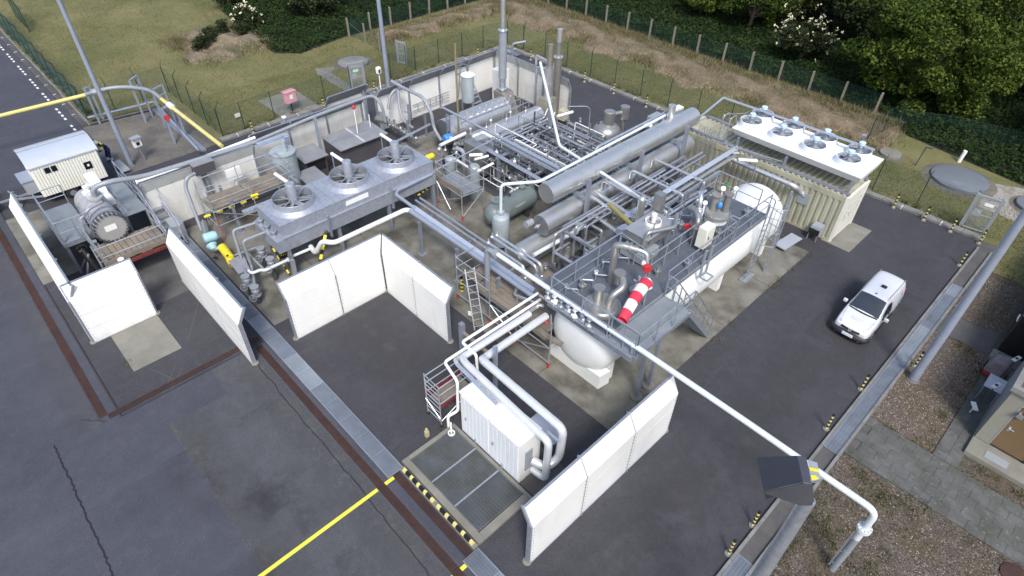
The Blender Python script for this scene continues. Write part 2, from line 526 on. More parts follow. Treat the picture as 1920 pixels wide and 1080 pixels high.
def gravel_material():
    m, t, b = _nodes('gravel_bed')
    P = _pos(t)
    v = t.nodes.new('ShaderNodeTexVoronoi'); v.inputs['Scale'].default_value = 22
    t.links.new(P, v.inputs['Vector'])
    sep = t.nodes.new('ShaderNodeSeparateColor'); t.links.new(v.outputs['Color'], sep.inputs[0])
    c = _mix(t, sep.outputs[0], (0.040, 0.032, 0.026), (0.150, 0.124, 0.105))
    mo = _ramp(t, _noise(t, P, 0.45, 5, 0.65), 0.47, 0.66)
    v2 = _mix(t, _noise(t, P, 12, 3, 0.6), (0.045, 0.036, 0.018), (0.135, 0.10, 0.058))
    c = _mix(t, mo, c, v2)
    gr = _ramp(t, _noise(t, P, 0.6, 6, 0.75), 0.53, 0.70, (0, 0, 0, 1), (0.8, 0.8, 0.8, 1))
    c = _mix(t, gr, c, (0.060, 0.066, 0.022))
    t.links.new(c, b.inputs['Base Color'])
    b.inputs['Roughness'].default_value = 0.9
    bn = t.nodes.new('ShaderNodeBump'); bn.inputs['Strength'].default_value = 0.9; bn.inputs['Distance'].default_value = 0.03
    t.links.new(v.outputs['Distance'], bn.inputs['Height']); bn.invert = True
    t.links.new(bn.outputs['Normal'], b.inputs['Normal'])
    return m
gravelmat = gravel_material()

ground(MB().poly([(-300, -200), (200, -200), (200, 300), (-300, 300)], 0.0), 'ground', lawn)
ground(MB().poly([(-130, -70), (5.62, -70), (5.62, 22.72), (-29.6, 22.72), (-29.6, -0.9), (-29.6, -6.45), (-130, -6.45)], 0.004), 'asphalt_yard', asph_out)
ground(MB().poly([(-10.9, -11.4), (8.0 - 2.4, -11.5), (5.6, -7.05), (-12.40, -7.05), (-12.40, -9.2), (-10.9, -9.2)], 0.008), 'asphalt_patch', asph_patch)
ground(MB().poly([(-32, -12.55), (-12.45, -12.55), (-12.45, -7.0), (-32, -7.0)], 0.008), 'asphalt_bay', asph_in)
ground(MB().poly([(-29.55, -6.3), (5.6, -6.3), (5.6, 22.70), (-29.55, 22.70)], 0.008), 'asphalt_plant_floor', asph_in)
# concrete slabs under the plant: cooler slab and tank slab, split by saw joints
cj = MB()
xs = [-22.25, -19.1, -16.0, -13.0]
for i in range(3):
    for y0, y1 in ((-6.22, -3.0), (-3.0, 0.0)):
        if i == 2 or True:
            cj.box(xs[i] + 0.012, xs[i + 1] - 0.012, y0 + 0.012, y1 - 0.012, 0.002, 0.016)
slabs = ground(cj, 'concrete_cooler_slab', conc)
cj = MB()
xs = [-22.25, -18.5, -14.6, -10.9, -7.2, -3.6, 0.0]
ys = [0.0, 3.9, 7.8, 11.6, 15.42]
for a, b in zip(xs, xs[1:]):
    for c, d in zip(ys, ys[1:]):
        cj.box(a + 0.012, b - 0.012, c + 0.012, d - 0.012, 0.002, 0.018)
ground(cj, 'concrete_plant_slab', conc)
ground(MB().box(-17.0, -14.35, -11.4, -9.55, 0.002, 0.02), 'concrete_patch', conc_pale)
ground(MB().box(-29.0, -22.3, -12.5, -10.9, 0.002, 0.018), 'concrete_strip', conc)
ground(MB().box(-22.2, -17.6, -10.6, -7.4, 0.002, 0.019), 'concrete_skid_base', conc_dark)
ground(MB().box(-0.1, 1.35, 16.85, 19.5, 0.002, 0.03), 'concrete_container_base', conc_pale)
ground(MB().poly([(-37.1, -6.5), (-29.58, -6.5), (-29.58, -0.95), (-37.1, -0.95)], 0.010), 'gravel_pad', dirtpad)
ground(MB().box(-33.5, -29.95, 3.35, 6.05, 0.002, 0.05), 'concrete_hydrant_pad', conc_pale)
ground(MB().poly([(6.22, -30), (30, -30), (30, 20.5), (6.22, 20.5)], 0.006), 'gravel_bed', gravelmat)
ground(MB().poly([(6.24, 14.3), (8.25, 14.4), (8.25, 16.05), (6.24, 15.7)], 0.012), 'concrete_path', conc_dark)
ground(MB().poly([(4.4, 26.2), (9.5, 25.9), (9.8, 29.6), (6, 30.4), (3.9, 29.4)], 0.008), 'gravel_apron', M('pale_gravel', (0.30, 0.28, 0.25), 0.95, 0, 0.3, 7, bump=0.8, bscale=18, dirt=((0.12, 0.11, 0.05), 0.8, 0.9, 0.5, 0.7)))

# thin dark joints and old repairs in the asphalt
seam = M('tar_joint', (0.014, 0.014, 0.018), 0.7, 0, 0.2, 3)
def strip(pts, wd, z, name, mat):
    mb = MB()
    for i, (a, b) in enumerate(zip(pts, pts[1:])):
        a, b = V(*a, 0), V(*b, 0)
        d = (b - a).normalized(); n = V(-d.y, d.x, 0) * wd / 2; e = d * wd * 0.3
        mb.add([(p.x, p.y, z + 0.0005 * (i % 2)) for p in (a - n - e, b - n + e, b + n + e, a + n - e)], [(0, 1, 2, 3)])
    return ground(mb, name, mat)
strip([(-32, -12.47), (-12.47, -12.47)], 0.05, 0.0135, 'asphalt_joint', seam)
strip([(-12.47, -12.47), (-12.47, -7.0)], 0.03, 0.0145, 'asphalt_joint', seam)
def wobble(a, b, n, amp):
    a, b = V(*a, 0), V(*b, 0)
    d = (b - a).normalized(); q = V(-d.y, d.x, 0)
    return [tuple((a.lerp(b, i / n) + q * random.uniform(-amp, amp))[:2]) for i in range(n + 1)]
strip(wobble((-12.75, -14.6), (-3.0, -14.7), 90, 0.035), 0.05, 0.0135, 'asphalt_crack', seam)
strip(wobble((-12.0, -7.75), (-0.5, -7.85), 40, 0.04), 0.035, 0.0135, 'asphalt_crack', seam)
strip(wobble((-0.5, -7.85), (0.6, -8.25), 6, 0.05), 0.035, 0.0135, 'asphalt_crack', seam)
strip(wobble((0.6, -8.25), (3.0, -8.3), 8, 0.03), 0.035, 0.0135, 'asphalt_crack', seam)
strip(wobble((-13.3, -13.6), (-12.6, -12.95), 8, 0.03), 0.03, 0.0135, 'asphalt_crack', seam)
scuff = M('tyre_scuff', (0.075, 0.075, 0.08), 0.8, 0, 0.2, 5)
for k, (a, b) in enumerate([((-15.6, -11.5), (-12.6, -10.3)), ((-13.6, -10.1), (-12.5, -11.0)), ((-13.3, -9.95), (-12.3, -10.85)), ((-16.6, -7.9), (-14.6, -9.2))]):
    strip([a, b], 0.028, 0.0145, 'asphalt_scuff', scuff)
# dusty wear along the drains: soft stains with their own outline
def stain(name, pts, col, axis, mid, half, z, sc, a, b):
    m, t, bs = _nodes(name)
    P = _pos(t)
    bs.inputs['Base Color'].default_value = (*col, 1); bs.inputs['Roughness'].default_value = .9
    sep = t.nodes.new('ShaderNodeSeparateXYZ'); t.links.new(P, sep.inputs[0])
    def mm(op, x, y=0.0):
        n = t.nodes.new('ShaderNodeMath'); n.operation = op; n.use_clamp = op == 'SUBTRACT' and x == 1.0
        for i, v in enumerate((x, y)):
            if isinstance(v, float): n.inputs[i].default_value = v
            else: t.links.new(v, n.inputs[i])
        return n.outputs[0]
    d = mm('SUBTRACT', 1.0, mm('DIVIDE', mm('ABSOLUTE', mm('SUBTRACT', sep.outputs['xy'.index(axis)], float(mid))), float(half)))
    f = mm('MULTIPLY', d, _ramp(t, _noise(t, P, sc, 5, .7), a, b))
    tr = t.nodes.new('ShaderNodeBsdfTransparent'); mx = t.nodes.new('ShaderNodeMixShader')
    t.links.new(f, mx.inputs[0]); t.links.new(tr.outputs[0], mx.inputs[1]); t.links.new(bs.outputs[0], mx.inputs[2])
    t.links.new(mx.outputs[0], t.nodes['Material Output'].inputs['Surface'])
    ground(MB().poly(pts, z), name, m)
stain('dust_strip', [(-36, -14.1), (-12.6, -14.1), (-12.6, -13.12), (-36, -13.12)], (.105, .106, .112), 'y', -13.3, .8, .0127, .8, .25, .80)
stain('dust_strip', [(-12.4, -9.0), (5, -9.0), (5, -7.45), (-12.4, -7.45)], (.10, .102, .105), 'y', -7.75, 1.1, .0128, 1.2, .38, .66)
stain('dust_strip', [(-10.9, -11.4), (4, -11.4), (4, -9.3), (-10.9, -9.3)], (.095, .097, .10), 'y', -11.4, 1.4, .0126, .9, .35, .65)
stain('worn_patch', [(-11.5, -5.2), (-4.2, -5.2), (-4.2, -1.6), (-11.5, -1.6)], (.075, .073, .073), 'y', -3.4, 1.7, .0129, .7, .40, .68)
stain('worn_patch', [(1.7, -6), (5.5, -6), (5.5, 16), (1.7, 16)], (.068, .068, .072), 'x', 3.7, 1.7, .0125, .5, .42, .70)
stain('oil_stain', [(-9.5, -13.5), (3, -13.5), (3, -7.6), (-9.5, -7.6)], (.040, .040, .045), 'y', -10.2, 2.8, .0131, .55, .50, .85)
# painted lines
strip([(-3.70, -16.5), (-3.70, -7.46)], 0.13, 0.0165, 'road_marking', markyellow)
strip([(-3.70, -7.08), (-3.70, -6.80)], 0.13, 0.0165, 'road_marking', markyellow)
strip([(0.20, -16.5), (0.20, -7.46)], 0.13, 0.0165, 'road_marking', markyellow)
strip([(0.20, -7.08), (0.20, -6.80)], 0.13, 0.0165, 'road_marking', markyellow)
x = -60.0
while x < -35.5:
    for k in range(4):
        strip([(x + k * 0.62, -6.95), (x + k * 0.62 + 0.26, -6.95)], 0.13, 0.0165, 'road_marking', markwhite)
    x += 3.15

# ------------------------------------------------------------------ kerbs of separate stones
def kerb(name, p, q, wd, h, step=1.0, mat=conc_kerb, gap=0.018):
    p, q = V(*p, 0), V(*q, 0)
    d = (q - p); L = d.length; d.normalize(); n = V(-d.y, d.x, 0)
    bed = MB().add([(v.x, v.y, 0.011) for v in (p, q, q + n * wd, p + n * wd)], [(0, 1, 2, 3)])
    b = ground(bed, name, conc_dark)
    k = max(1, int(L / step)); st = L / k
    mb = MB().box(gap, st - gap, 0.0, wd * 0.42, 0, h).box(gap, st - gap, wd * 0.42 + 0.003, wd, 0, h * 0.55)
    me = mb.mesh('kerb_stone', mat)
    pieces(b, 'kerb_stone', me, [((*(p + d * (st * i))[:2], 0.012 + random.uniform(-0.006, 0.006)), math.atan2(d.y, d.x)) for i in range(k)])
    jm = MB().box(-0.02, 0.02, -0.01, wd * 0.5, 0, h + 0.012).mesh('mortar_joint', markwhite)
    pieces(b, 'mortar_joint', jm, [((*(p + d * (st * i))[:2], 0.010), math.atan2(d.y, d.x)) for i in range(1, k, 2)])
kerb('kerb_rear', (-29.7, 22.72), (5.6, 22.72), 0.52, 0.13)
kerb('kerb_field', (-29.62, -0.9), (-29.62, 22.7), 0.5, 0.13)
kerb('kerb_road', (-95, -6.5), (-37.2, -6.5), 0.34, 0.10, mat=conc_dark)
ks = MB()
ground(MB().box(-95, -37.2, -6.12, -5.95, 0.0, 0.06), 'kerb_edge', conc_dark)
me = MB().box(0, 0.92, 0, 0.14, 0, 0.08).mesh('edge_stone', conc_kerb)
edge = bpy.data.objects['kerb_edge']
pieces(edge, 'edge_stone', me, [((-62 + i * 1.0, -6.14 + random.uniform(-.02, .02), 0.06), 0) for i in range(25)])

# gutter along the east edge: two concrete lips and a trough
gut = ground(MB().box(5.6, 6.22, -40, 22.9, 0.002, 0.0145), 'gutter_floor', conc_dark)
me = MB().box(0, 0.10, 0.01, 0.99, 0, 0.11).mesh('gutter_stone', conc_kerb)
pieces(gut, 'gutter_stone', me, [((5.56, -14 + i, 0.01), 0) for i in range(36)] + [((6.16, -14 + i, 0.01), 0) for i in range(36)])

# ------------------------------------------------------------------ grating covers
def grate_mesh(name, L, Wd, pitch, mat, t=0.03, bar=0.011, cross=None, along=False):
    mb = MB()
    f = 0.02
    mb.box(0, L, 0, f, -t, 0).box(0, L, Wd - f, Wd, -t, 0).box(0, f, f, Wd - f, -t, 0).box(L - f, L, f, Wd - f, -t, 0)
    if along:
        y = pitch
        while y < Wd - f:
            mb.box(f, L - f, y - bar / 2, y + bar / 2, -t, -0.002); y += pitch
    else:
        x = f + pitch
        while x < L - f:
            mb.box(x - bar / 2, x + bar / 2, f, Wd - f, -t, -0.002); x += pitch
    if cross:
        if along:
            x = cross
            while x < L - f:
                mb.box(x - 0.004, x + 0.004, f, Wd - f, -0.012, -0.004); x += cross
        else:
            y = cross
            while y < Wd - f:
                mb.box(f, L - f, y - 0.004, y + 0.004, -0.012, -0.004); y += cross
    return mb.mesh(name, mat)

gratemat = M('galvanised_grate', (0.27, 0.31, 0.37), 0.5, 0.35, 0.15, 0.9, dirt=((0.17, 0.18, 0.18), 0.6, 1.6, 0.5, 0.75))
grate_b = M('galvanised_grate_new', (0.37, 0.42, 0.48), 0.5, 0.35, 0.12, 0.9)
pitdark = M('pit_floor', (0.03, 0.032, 0.035), 0.9, 0, 0.3, 2)
def channel(label, x0, x1, y0, y1, axis, group):
    """a row of grating panels lying in the paving"""
    L = (x1 - x0) if axis == 'x' else (y1 - y0)
    Wd = (y1 - y0) if axis == 'x' else (x1 - x0)
    t = thing('grating_channel', label, 'drain grating', (x0, y0, 0), group)
    part(t, 'channel_bed', MB().box(x0, x1, y0, y1, 0.010, 0.026), pitdark)
    k = max(1, round(L)); st = L / k
    mes = [grate_mesh('grate_panel', st - 0.012, Wd - 0.05, 0.034, m, 0.028, 0.013, cross=0.1) for m in (gratemat, grate_b)]
    for i in range(k):
        me = mes[0 if random.random() < 0.68 else 1]
        if axis == 'x':
            pieces(t, 'grate_panel', me, [((i * st + 0.006, 0.025, 0.058), 0)])
        else:
            pieces(t, 'grate_panel', me, [((Wd - 0.025, i * st + 0.006, 0.058), PI / 2)])
    if axis == 'x':
        part(t, 'edge_rail', MB().box(x0, x1, y0, y0 + 0.02, 0.0265, 0.066).box(x0, x1, y1 - 0.02, y1, 0.0265, 0.066), galv)
    else:
        part(t, 'edge_rail', MB().box(x0, x0 + 0.02, y0, y1, 0.0265, 0.066).box(x1 - 0.02, x1, y0, y1, 0.0265, 0.066), galv)
channel('long run of galvanised grating from the filter bay to the striped bumpers', -24.2, -3.78, -6.93, -6.31, 'x', 'grating channels in the yard')
channel('grating channel beyond the striped bumpers at the bottom edge', 0.05, 4.0, -6.93, -6.31, 'x', 'grating channels in the yard')
channel('long grey grating channel beside the parked van', 5.67, 6.16, 5.05, 18.1, 'y', 'grating channels in the yard')
channel('short grating panel run in the gutter below the floodlight', 5.67, 6.16, -6.5, -0.62, 'y', 'grating channels in the yard')
channel('small grating plate at the mesh gate', 4.15, 5.25, 22.75, 23.2, 'x', 'small gratings at the gates')
channel('grating plate in the kerb behind the stack', -29.2, -27.7, 22.1, 22.65, 'x', 'small gratings at the gates')
channel('grating plate in the kerb by the red box', -29.6, -29.0, 2.9, 5.2, 'y', 'small gratings at the gates')
channel('grating plate in the kerb at the sign gate', -29.7, -29.0, 9.6, 11.0, 'y', 'small gratings at the gates')

def slot_drain(label, x0, x1, y0, y1, axis):
    L = (x1 - x0) if axis == 'x' else (y1 - y0)
    Wd = (y1 - y0) if axis == 'x' else (x1 - x0)
    t = thing('slot_drain', label, 'drain', (x0, y0, 0), 'rusty slot drains in the asphalt')
    part(t, 'drain_bed', MB().box(x0, x1, y0, y1, 0.009, 0.016), black)
    k = max(1, round(L / 0.5)); st = L / k
    me = grate_mesh('drain_grate', st - 0.004, Wd - 0.02, 0.045, rust, 0.012, 0.026, along=False)
    if axis == 'x':
        pieces(t, 'drain_grate', me, [((i * st + 0.002, 0.01, 0.030), 0) for i in range(k)])
    else:
        pieces(t, 'drain_grate', me, [((Wd - 0.01, i * st + 0.002, 0.030), PI / 2) for i in range(k)])
slot_drain('rusty slot drain left of the white screens running to the corner', -34, -12.9, -13.1, -12.83, 'x')
slot_drain('rusty slot drain across the bottom of the filter bay', -12.9, -12.64, -12.83, -7.0, 'y')
slot_drain('long rusty slot drain outside the grating channel', -12.35, 4.0, -7.40, -7.12, 'x')
slot_drain('short rusty slot drain beside the striped bumpers', -3.76, 0.05, -6.78, -6.50, 'x')

# ------------------------------------------------------------------ paving slabs by the building
pv = ground(MB().poly([(6.24, 5.35), (12, 5.35), (12, 7.55), (6.24, 7.55)], 0.009).poly([(8.45, 7.55), (9.25, 7.55), (9.25, 14.4), (8.45, 14.4)], 0.0092), 'pavement', conc_dark)
def slab_me(a, b):
    return MB().box(0.004, a - 0.004, 0.004, b - 0.004, 0, 0.035).mesh('paving_slab', slab_mat)
mes = slab_me(0.56, 0.44)
pl = []
for j in range(5):
    off = 0.28 if j % 2 else 0.0
    for i in range(10):
        x = 6.26 + off + i * 0.56
        if x + 0.56 < 12.0:
            pl.append(((x, 5.36 + j * 0.44, 0.010 + random.uniform(-0.004, 0.006)), random.uniform(-0.006, 0.006)))
pieces(pv, 'paving_slab', mes, pl)
mes = slab_me(0.40, 0.40)
pieces(pv, 'paving_slab', mes, [((8.45 + i * 0.4, 7.57 + j * 0.4, 0.011 + random.uniform(-0.004, 0.006)), random.uniform(-0.008, 0.008)) for i in range(2) for j in range(17)])

# ------------------------------------------------------------------ covers, bank, mound
def round_cover(label, x, y, r, h, mat, hatch=True):
    t = thing('tank_cover', label, 'cover', (x, y, 0), 'round concrete tank covers in the grass')
    part(t, 'gravel_ring', MB().lathe((x, y, 0.0), (0, 0, 1), [(0, r * 1.32), (0.015, r * 1.30)], 28), dirtpad)
    part(t, 'lid', MB().lathe((x, y, 0.01), (0, 0, 1), [(0, r), (h, r), (h + 0.02, r * 0.97)], 36), mat)
    if hatch:
        part(t, 'hatch', MB().box(x - 0.18, x + 0.32, y - r * 0.62, y - r * 0.62 + 0.34, h + 0.03, h + 0.045), galv)
    return t
coverblue = M('grey_cover_paint', (0.14, 0.16, 0.18), 0.7, 0, 0.06, 1.5)
round_cover('large grey round tank cover beyond the mesh gate', 2.7, 28.35, 1.5, 0.16, coverblue)
round_cover('grey round tank cover cut by the right picture edge', 6.55, 28.4, 0.95, 0.16, coverblue, False)
round_cover('small pale round cover behind the fan cooler', -1.25, 28.4, 0.62, 0.15, conc_pale, False)
round_cover('worn concrete round cover behind the sign gate', -34.9, 11.8, 1.15, 0.12, conc_kerb, False)
ground(MB().poly([(-35.9, 9.1), (-34.9, 8.7), (-30.5, 8.6), (-30.5, 9.3), (-34.6, 9.6), (-35.2, 10.6)], 0.012), 'concrete_footpath', conc_kerb)

def mound(name, cx, cy, rx, ry, h, mat, kind='structure', n=40, rot=0.0):
    vs, fs = [], []
    for j in range(n + 1):
        for i in range(n + 1):
            u, v = i / n * 2 - 1, j / n * 2 - 1
            d = math.sqrt(u * u + v * v) * (1 + 0.22 * math.sin(3 * math.atan2(v, u) + 1) + 0.12 * math.sin(7 * math.atan2(v, u)))
            z = h * max(0, 1 - d) ** 0.9 * (1 + 0.5 * math.sin(u * 9 + v * 4) * math.cos(v * 7)) + random.uniform(0, 0.06) * (d < 0.95) - 0.02 * (d >= 0.97)
            x, y = u * rx, v * ry
            vs.append((cx + x * math.cos(rot) - y * math.sin(rot), cy + x * math.sin(rot) + y * math.cos(rot), z))
    for j in range(n):
        for i in range(n):
            a = j * (n + 1) + i
            fs.append((a, a + 1, a + n + 2, a + n + 1))
    mb = MB().add(vs, fs)
    return ground(mb, name, mat)
mound('earth_mound', -45.3, 6.2, 3.9, 3.6, 0.6, M('sandy_mound', (0.20, 0.155, 0.105), 0.95, 0, 0.3, 1.6, bump=0.9, bscale=8, dirt=((0.085, 0.085, 0.04), 0.9, 0.6, 0.42, 0.62), fine=((0.28, 0.23, 0.17), 6, 0.55, 0.7)))
# bank: a low ridge of dry grass on two sides of the field
def ridge(name, a, b, wd, h, mat, n=90, k=12):
    a, b = V(*a, 0), V(*b, 0)
    d = (b - a); q = V(-d.y, d.x, 0).normalized()
    vs, fs = [], []
    for i in range(n + 1):
        for j in range(k + 1):
            s = j / k
            wob = 0.7 * math.sin(i * 0.31) + 0.45 * math.sin(i * 0.83 + 2)
            p = a + d * (i / n) + q * (wd * (s - 0.5) + wob * (1 - s))
            end = min(1, i / 4, (n - i) / 4)
            z = (h * math.sin(PI * min(1, s * 1.15)) ** 0.8 if s < 0.87 else h * 0.1) * (0.7 + 0.3 * math.sin(i * 0.5 + j)) * end + random.uniform(0, 0.09) * (0 < j < k) - (0.03 if j in (0, k) else 0)
            vs.append((p.x, p.y, z))
    for i in range(n):
        for j in range(k):
            o = i * (k + 1) + j
            fs.append((o, o + 1, o + k + 2, o + k + 1) if True else None)
    mb = MB().add(vs, [f[::-1] for f in fs])
    return ground(mb, name, mat)
ridge('dry_grass_bank', (-38.5, 30.3), (-1.8, 30.6), 5.0, 0.30, bankmat)
ridge('dry_grass_bank', (-38.0, 16.0), (-37.9, 30.0), 2.6, 0.25, bankmat, 50)

# ------------------------------------------------------------------ grass tufts along edges (nobody could count them)
def tufts(name, n, region, mats, hmin, hmax, wd=0.03, kind='stuff'):
    """region(n) -> Nx2 points"""
    p = region(n)
    n = len(p)
    ang = rng.uniform(0, 2 * PI, n); lean = rng.uniform(0.1, 0.6, n); h = rng.uniform(hmin, hmax, n)
    zb = p[:, 2] if p.shape[1] > 2 else np.zeros(n)
    dx, dy = np.cos(ang), np.sin(ang)
    v = np.zeros((n, 3, 3))
    v[:, 0] = np.stack([p[:, 0] - dy * wd, p[:, 1] + dx * wd, zb], 1)
    v[:, 1] = np.stack([p[:, 0] + dy * wd, p[:, 1] - dx * wd, zb], 1)
    v[:, 2] = np.stack([p[:, 0] + dx * h * lean, p[:, 1] + dy * h * lean, zb + h], 1)
    return tri_object(name, v.reshape(-1, 3), np.arange(3 * n).reshape(n, 3), mats, rng.integers(0, len(mats), n), kind)

def tri_object(name, v, f, mats, mi, kind=None, parent=None, label=None):
    me = bpy.data.meshes.new(name)
    me.vertices.add(len(v)); me.vertices.foreach_set('co', np.asarray(v, dtype=np.float32).ravel())
    k = f.shape[1]
    me.loops.add(f.size); me.loops.foreach_set('vertex_index', f.astype(np.int32).ravel())
    me.polygons.add(len(f)); me.polygons.foreach_set('loop_start', (np.arange(len(f)) * k).astype(np.int32))
    me.polygons.foreach_set('loop_total', np.full(len(f), k, dtype=np.int32))
    for m in mats: me.materials.append(m)
    me.polygons.foreach_set('material_index', mi.astype(np.int32))
    me.update(calc_edges=True)
    o = bpy.data.objects.new(name, me)
    C.objects.link(o)
    if kind: o['kind'] = kind
    if parent: o.parent = parent
    if label: o['label'] = label
    WORLD[o.name] = Vector((0, 0, 0))
    return o

gblade = [M('grass_blade', (0.060, 0.080, 0.022), 0.9, 0, 0.3, 2), M('dry_grass_blade', (0.155, 0.135, 0.058), 0.9, 0, 0.25, 2), M('dark_grass_blade', (0.045, 0.060, 0.020), 0.9, 0, 0.3, 2)]
def rect(x0, x1, y0, y1):
    return lambda n: np.stack([rng.uniform(x0, x1, n), rng.uniform(y0, y1, n)], 1)
def strips(*rs):
    def f(n):
        a = np.array([(r[1] - r[0]) * (r[3] - r[2]) for r in rs]); k = (a / a.sum() * n).astype(int)
        return np.concatenate([rect(*r)(m) for r, m in zip(rs, k)])
    return f
def patches(n, boxes, size):
    c = strips(*boxes)(max(1, n // 40))
    q = np.repeat(c, 40, 0)
    return q + rng.normal(0, size, q.shape)
tufts('lawn_grass', 60000, strips((-29, 9, 23.4, 28), (-36.5, -30.2, -0.5, 23), (6.5, 12, 16.5, 26)), gblade[:2], 0.03, 0.10, 0.016)
tufts('field_grass', 50000, lambda n: patches(n, [(-70, -36, -5.5, 14), (-60, -37, 8, 15), (-37, -30, 22, 29)], 0.75), gblade[:2], 0.03, 0.10, 0.02)
tufts('bank_grass', 52000, lambda n: patches(n, [(-37.5, -2.2, 28.4, 33.2), (-39.2, -36.7, 16, 33), (-48.5, -42, 3, 9.2)], 0.5), [gblade[1], M('brown_grass_blade', (0.17, 0.125, 0.08), 0.9, 0, 0.3, 2), gblade[0]], 0.12, 0.45, 0.022)
tufts('gravel_weeds', 12000, lambda n: patches(n, [(6.4, 12, -3, 5.2), (6.4, 12, -3, 5.2), (6.4, 8.3, 8, 14)], 0.3), [gblade[1], M('brown_weed', (0.13, 0.10, 0.05), .9, 0, .3, 2), gblade[0]], 0.03, 0.10, 0.010)
tufts('edge_weeds', 9000, lambda n: patches(n, [(6.3, 12, 5.0, 5.4), (6.3, 8.4, 7.5, 7.9), (8.0, 8.45, 8, 14), (6.3, 6.6, 14.2, 20), (6.4, 8.2, 13.6, 14.3), (9.2, 11.5, 7.5, 8.2), (6.3, 9, -2, 5), (-4.3, .2, -6.3, -6.25), (-4.2, -4.0, -6, -4), (-17.1, -14.3, -11.5, -11.4), (0, .15, 0, 15.4), (-13, -5, -.1, 0)], 0.12), gblade, 0.04, 0.16, 0.012)
tufts('kerb_weeds', 9000, lambda n: patches(n, [(-29.5, 5.6, 23.2, 23.6), (-30.4, -30.0, -0.8, 22.8), (-60, -37.5, -5.8, -5.5)], 0.1), gblade, 0.05, 0.22, 0.02)
# loose pebbles on the gravel bed
def pebbles(name, n, region, mats, r0, r1):
    p = region(n); n = len(p)
    o = np.array([(1, 0, 0), (-.5, .87, 0), (-.5, -.87, 0), (0, 0, .7)])
    r = rng.uniform(r0, r1, n); a = rng.uniform(0, 2 * PI, n)
    x = o[None, :, 0] * np.cos(a)[:, None] - o[None, :, 1] * np.sin(a)[:, None]
    y = o[None, :, 0] * np.sin(a)[:, None] + o[None, :, 1] * np.cos(a)[:, None]
    v = np.stack([p[:, 0, None] + x * r[:, None], p[:, 1, None] + y * r[:, None], 0.006 + o[None, :, 2] * r[:, None]], 2).reshape(-1, 3)
    f = np.array([(0, 1, 3), (1, 2, 3), (2, 0, 3)])
    f = (f[None] + (np.arange(n) * 4)[:, None, None]).reshape(-1, 3)
    return tri_object(name, v, f, mats, np.repeat(rng.integers(0, len(mats), n), 3), 'stuff')
peb = [M('pink_pebble', (0.145, 0.112, 0.10), 0.85, 0, 0.3, 9), M('grey_pebble', (0.165, 0.155, 0.145), 0.85, 0, 0.3, 9), M('brown_pebble', (0.12, 0.085, 0.06), 0.85, 0, 0.3, 9), M('white_pebble', (0.32, 0.29, 0.26), 0.85, 0, 0.2, 9)]
peb = peb[:3] + peb[:3] + [peb[2]] * 2 + peb[3:]
pebbles('gravel', 30000, strips((6.25, 8.4, -4, 5.3), (6.25, 8.4, 7.7, 14.2), (6.25, 8.4, 7.7, 14.2), (8.4, 12, -4, 5.3), (6.25, 8.3, 16, 20)), peb, 0.012, 0.035)

# ------------------------------------------------------------------ chain link
def link_material(name, col, cell, wire):
    m, t, b = _nodes(name)
    g = t.nodes.new('ShaderNodeNewGeometry')
    sep = t.nodes.new('ShaderNodeSeparateXYZ'); t.links.new(g.outputs['Position'], sep.inputs[0])
    def math_(op, a, c=None):
        n = t.nodes.new('ShaderNodeMath'); n.operation = op
        for i, v in enumerate((a, c)):
            if v is None: continue
            if isinstance(v, (int, float)): n.inputs[i].default_value = v
            else: t.links.new(v, n.inputs[i])
        return n.outputs[0]
    u = math_('DIVIDE', math_('ADD', sep.outputs[0], sep.outputs[1]), cell)
    v = math_('DIVIDE', sep.outputs[2], cell)
    a = math_('LESS_THAN', math_('FRACT', math_('ADD', u, v)), wire)
    c = math_('LESS_THAN', math_('FRACT', math_('ADD', math_('SUBTRACT', u, v), 100)), wire)
    fac = math_('MAXIMUM', a, c)
    tr = t.nodes.new('ShaderNodeBsdfTransparent')
    mx = t.nodes.new('ShaderNodeMixShader')
    t.links.new(fac, mx.inputs[0]); t.links.new(tr.outputs[0], mx.inputs[1]); t.links.new(b.outputs[0], mx.inputs[2])
    b.inputs['Base Color'].default_value = (*col, 1)
    b.inputs['Roughness'].default_value = 0.5
    t.links.new(mx.outputs[0], t.nodes['Material Output'].inputs['Surface'])
    return m
link_green = link_material('green_chain_link', (0.015, 0.06, 0.05), 0.07, 0.10)
link_deep = link_material('blue_green_chain_link', (0.010, 0.040, 0.036), 0.07, 0.11)
link_teal = link_material('dense_green_chain_link', (0.02, 0.085, 0.085), 0.05, 0.30)
link_grey = link_material('grey_gate_mesh', (0.30, 0.34, 0.36), 0.07, 0.16)

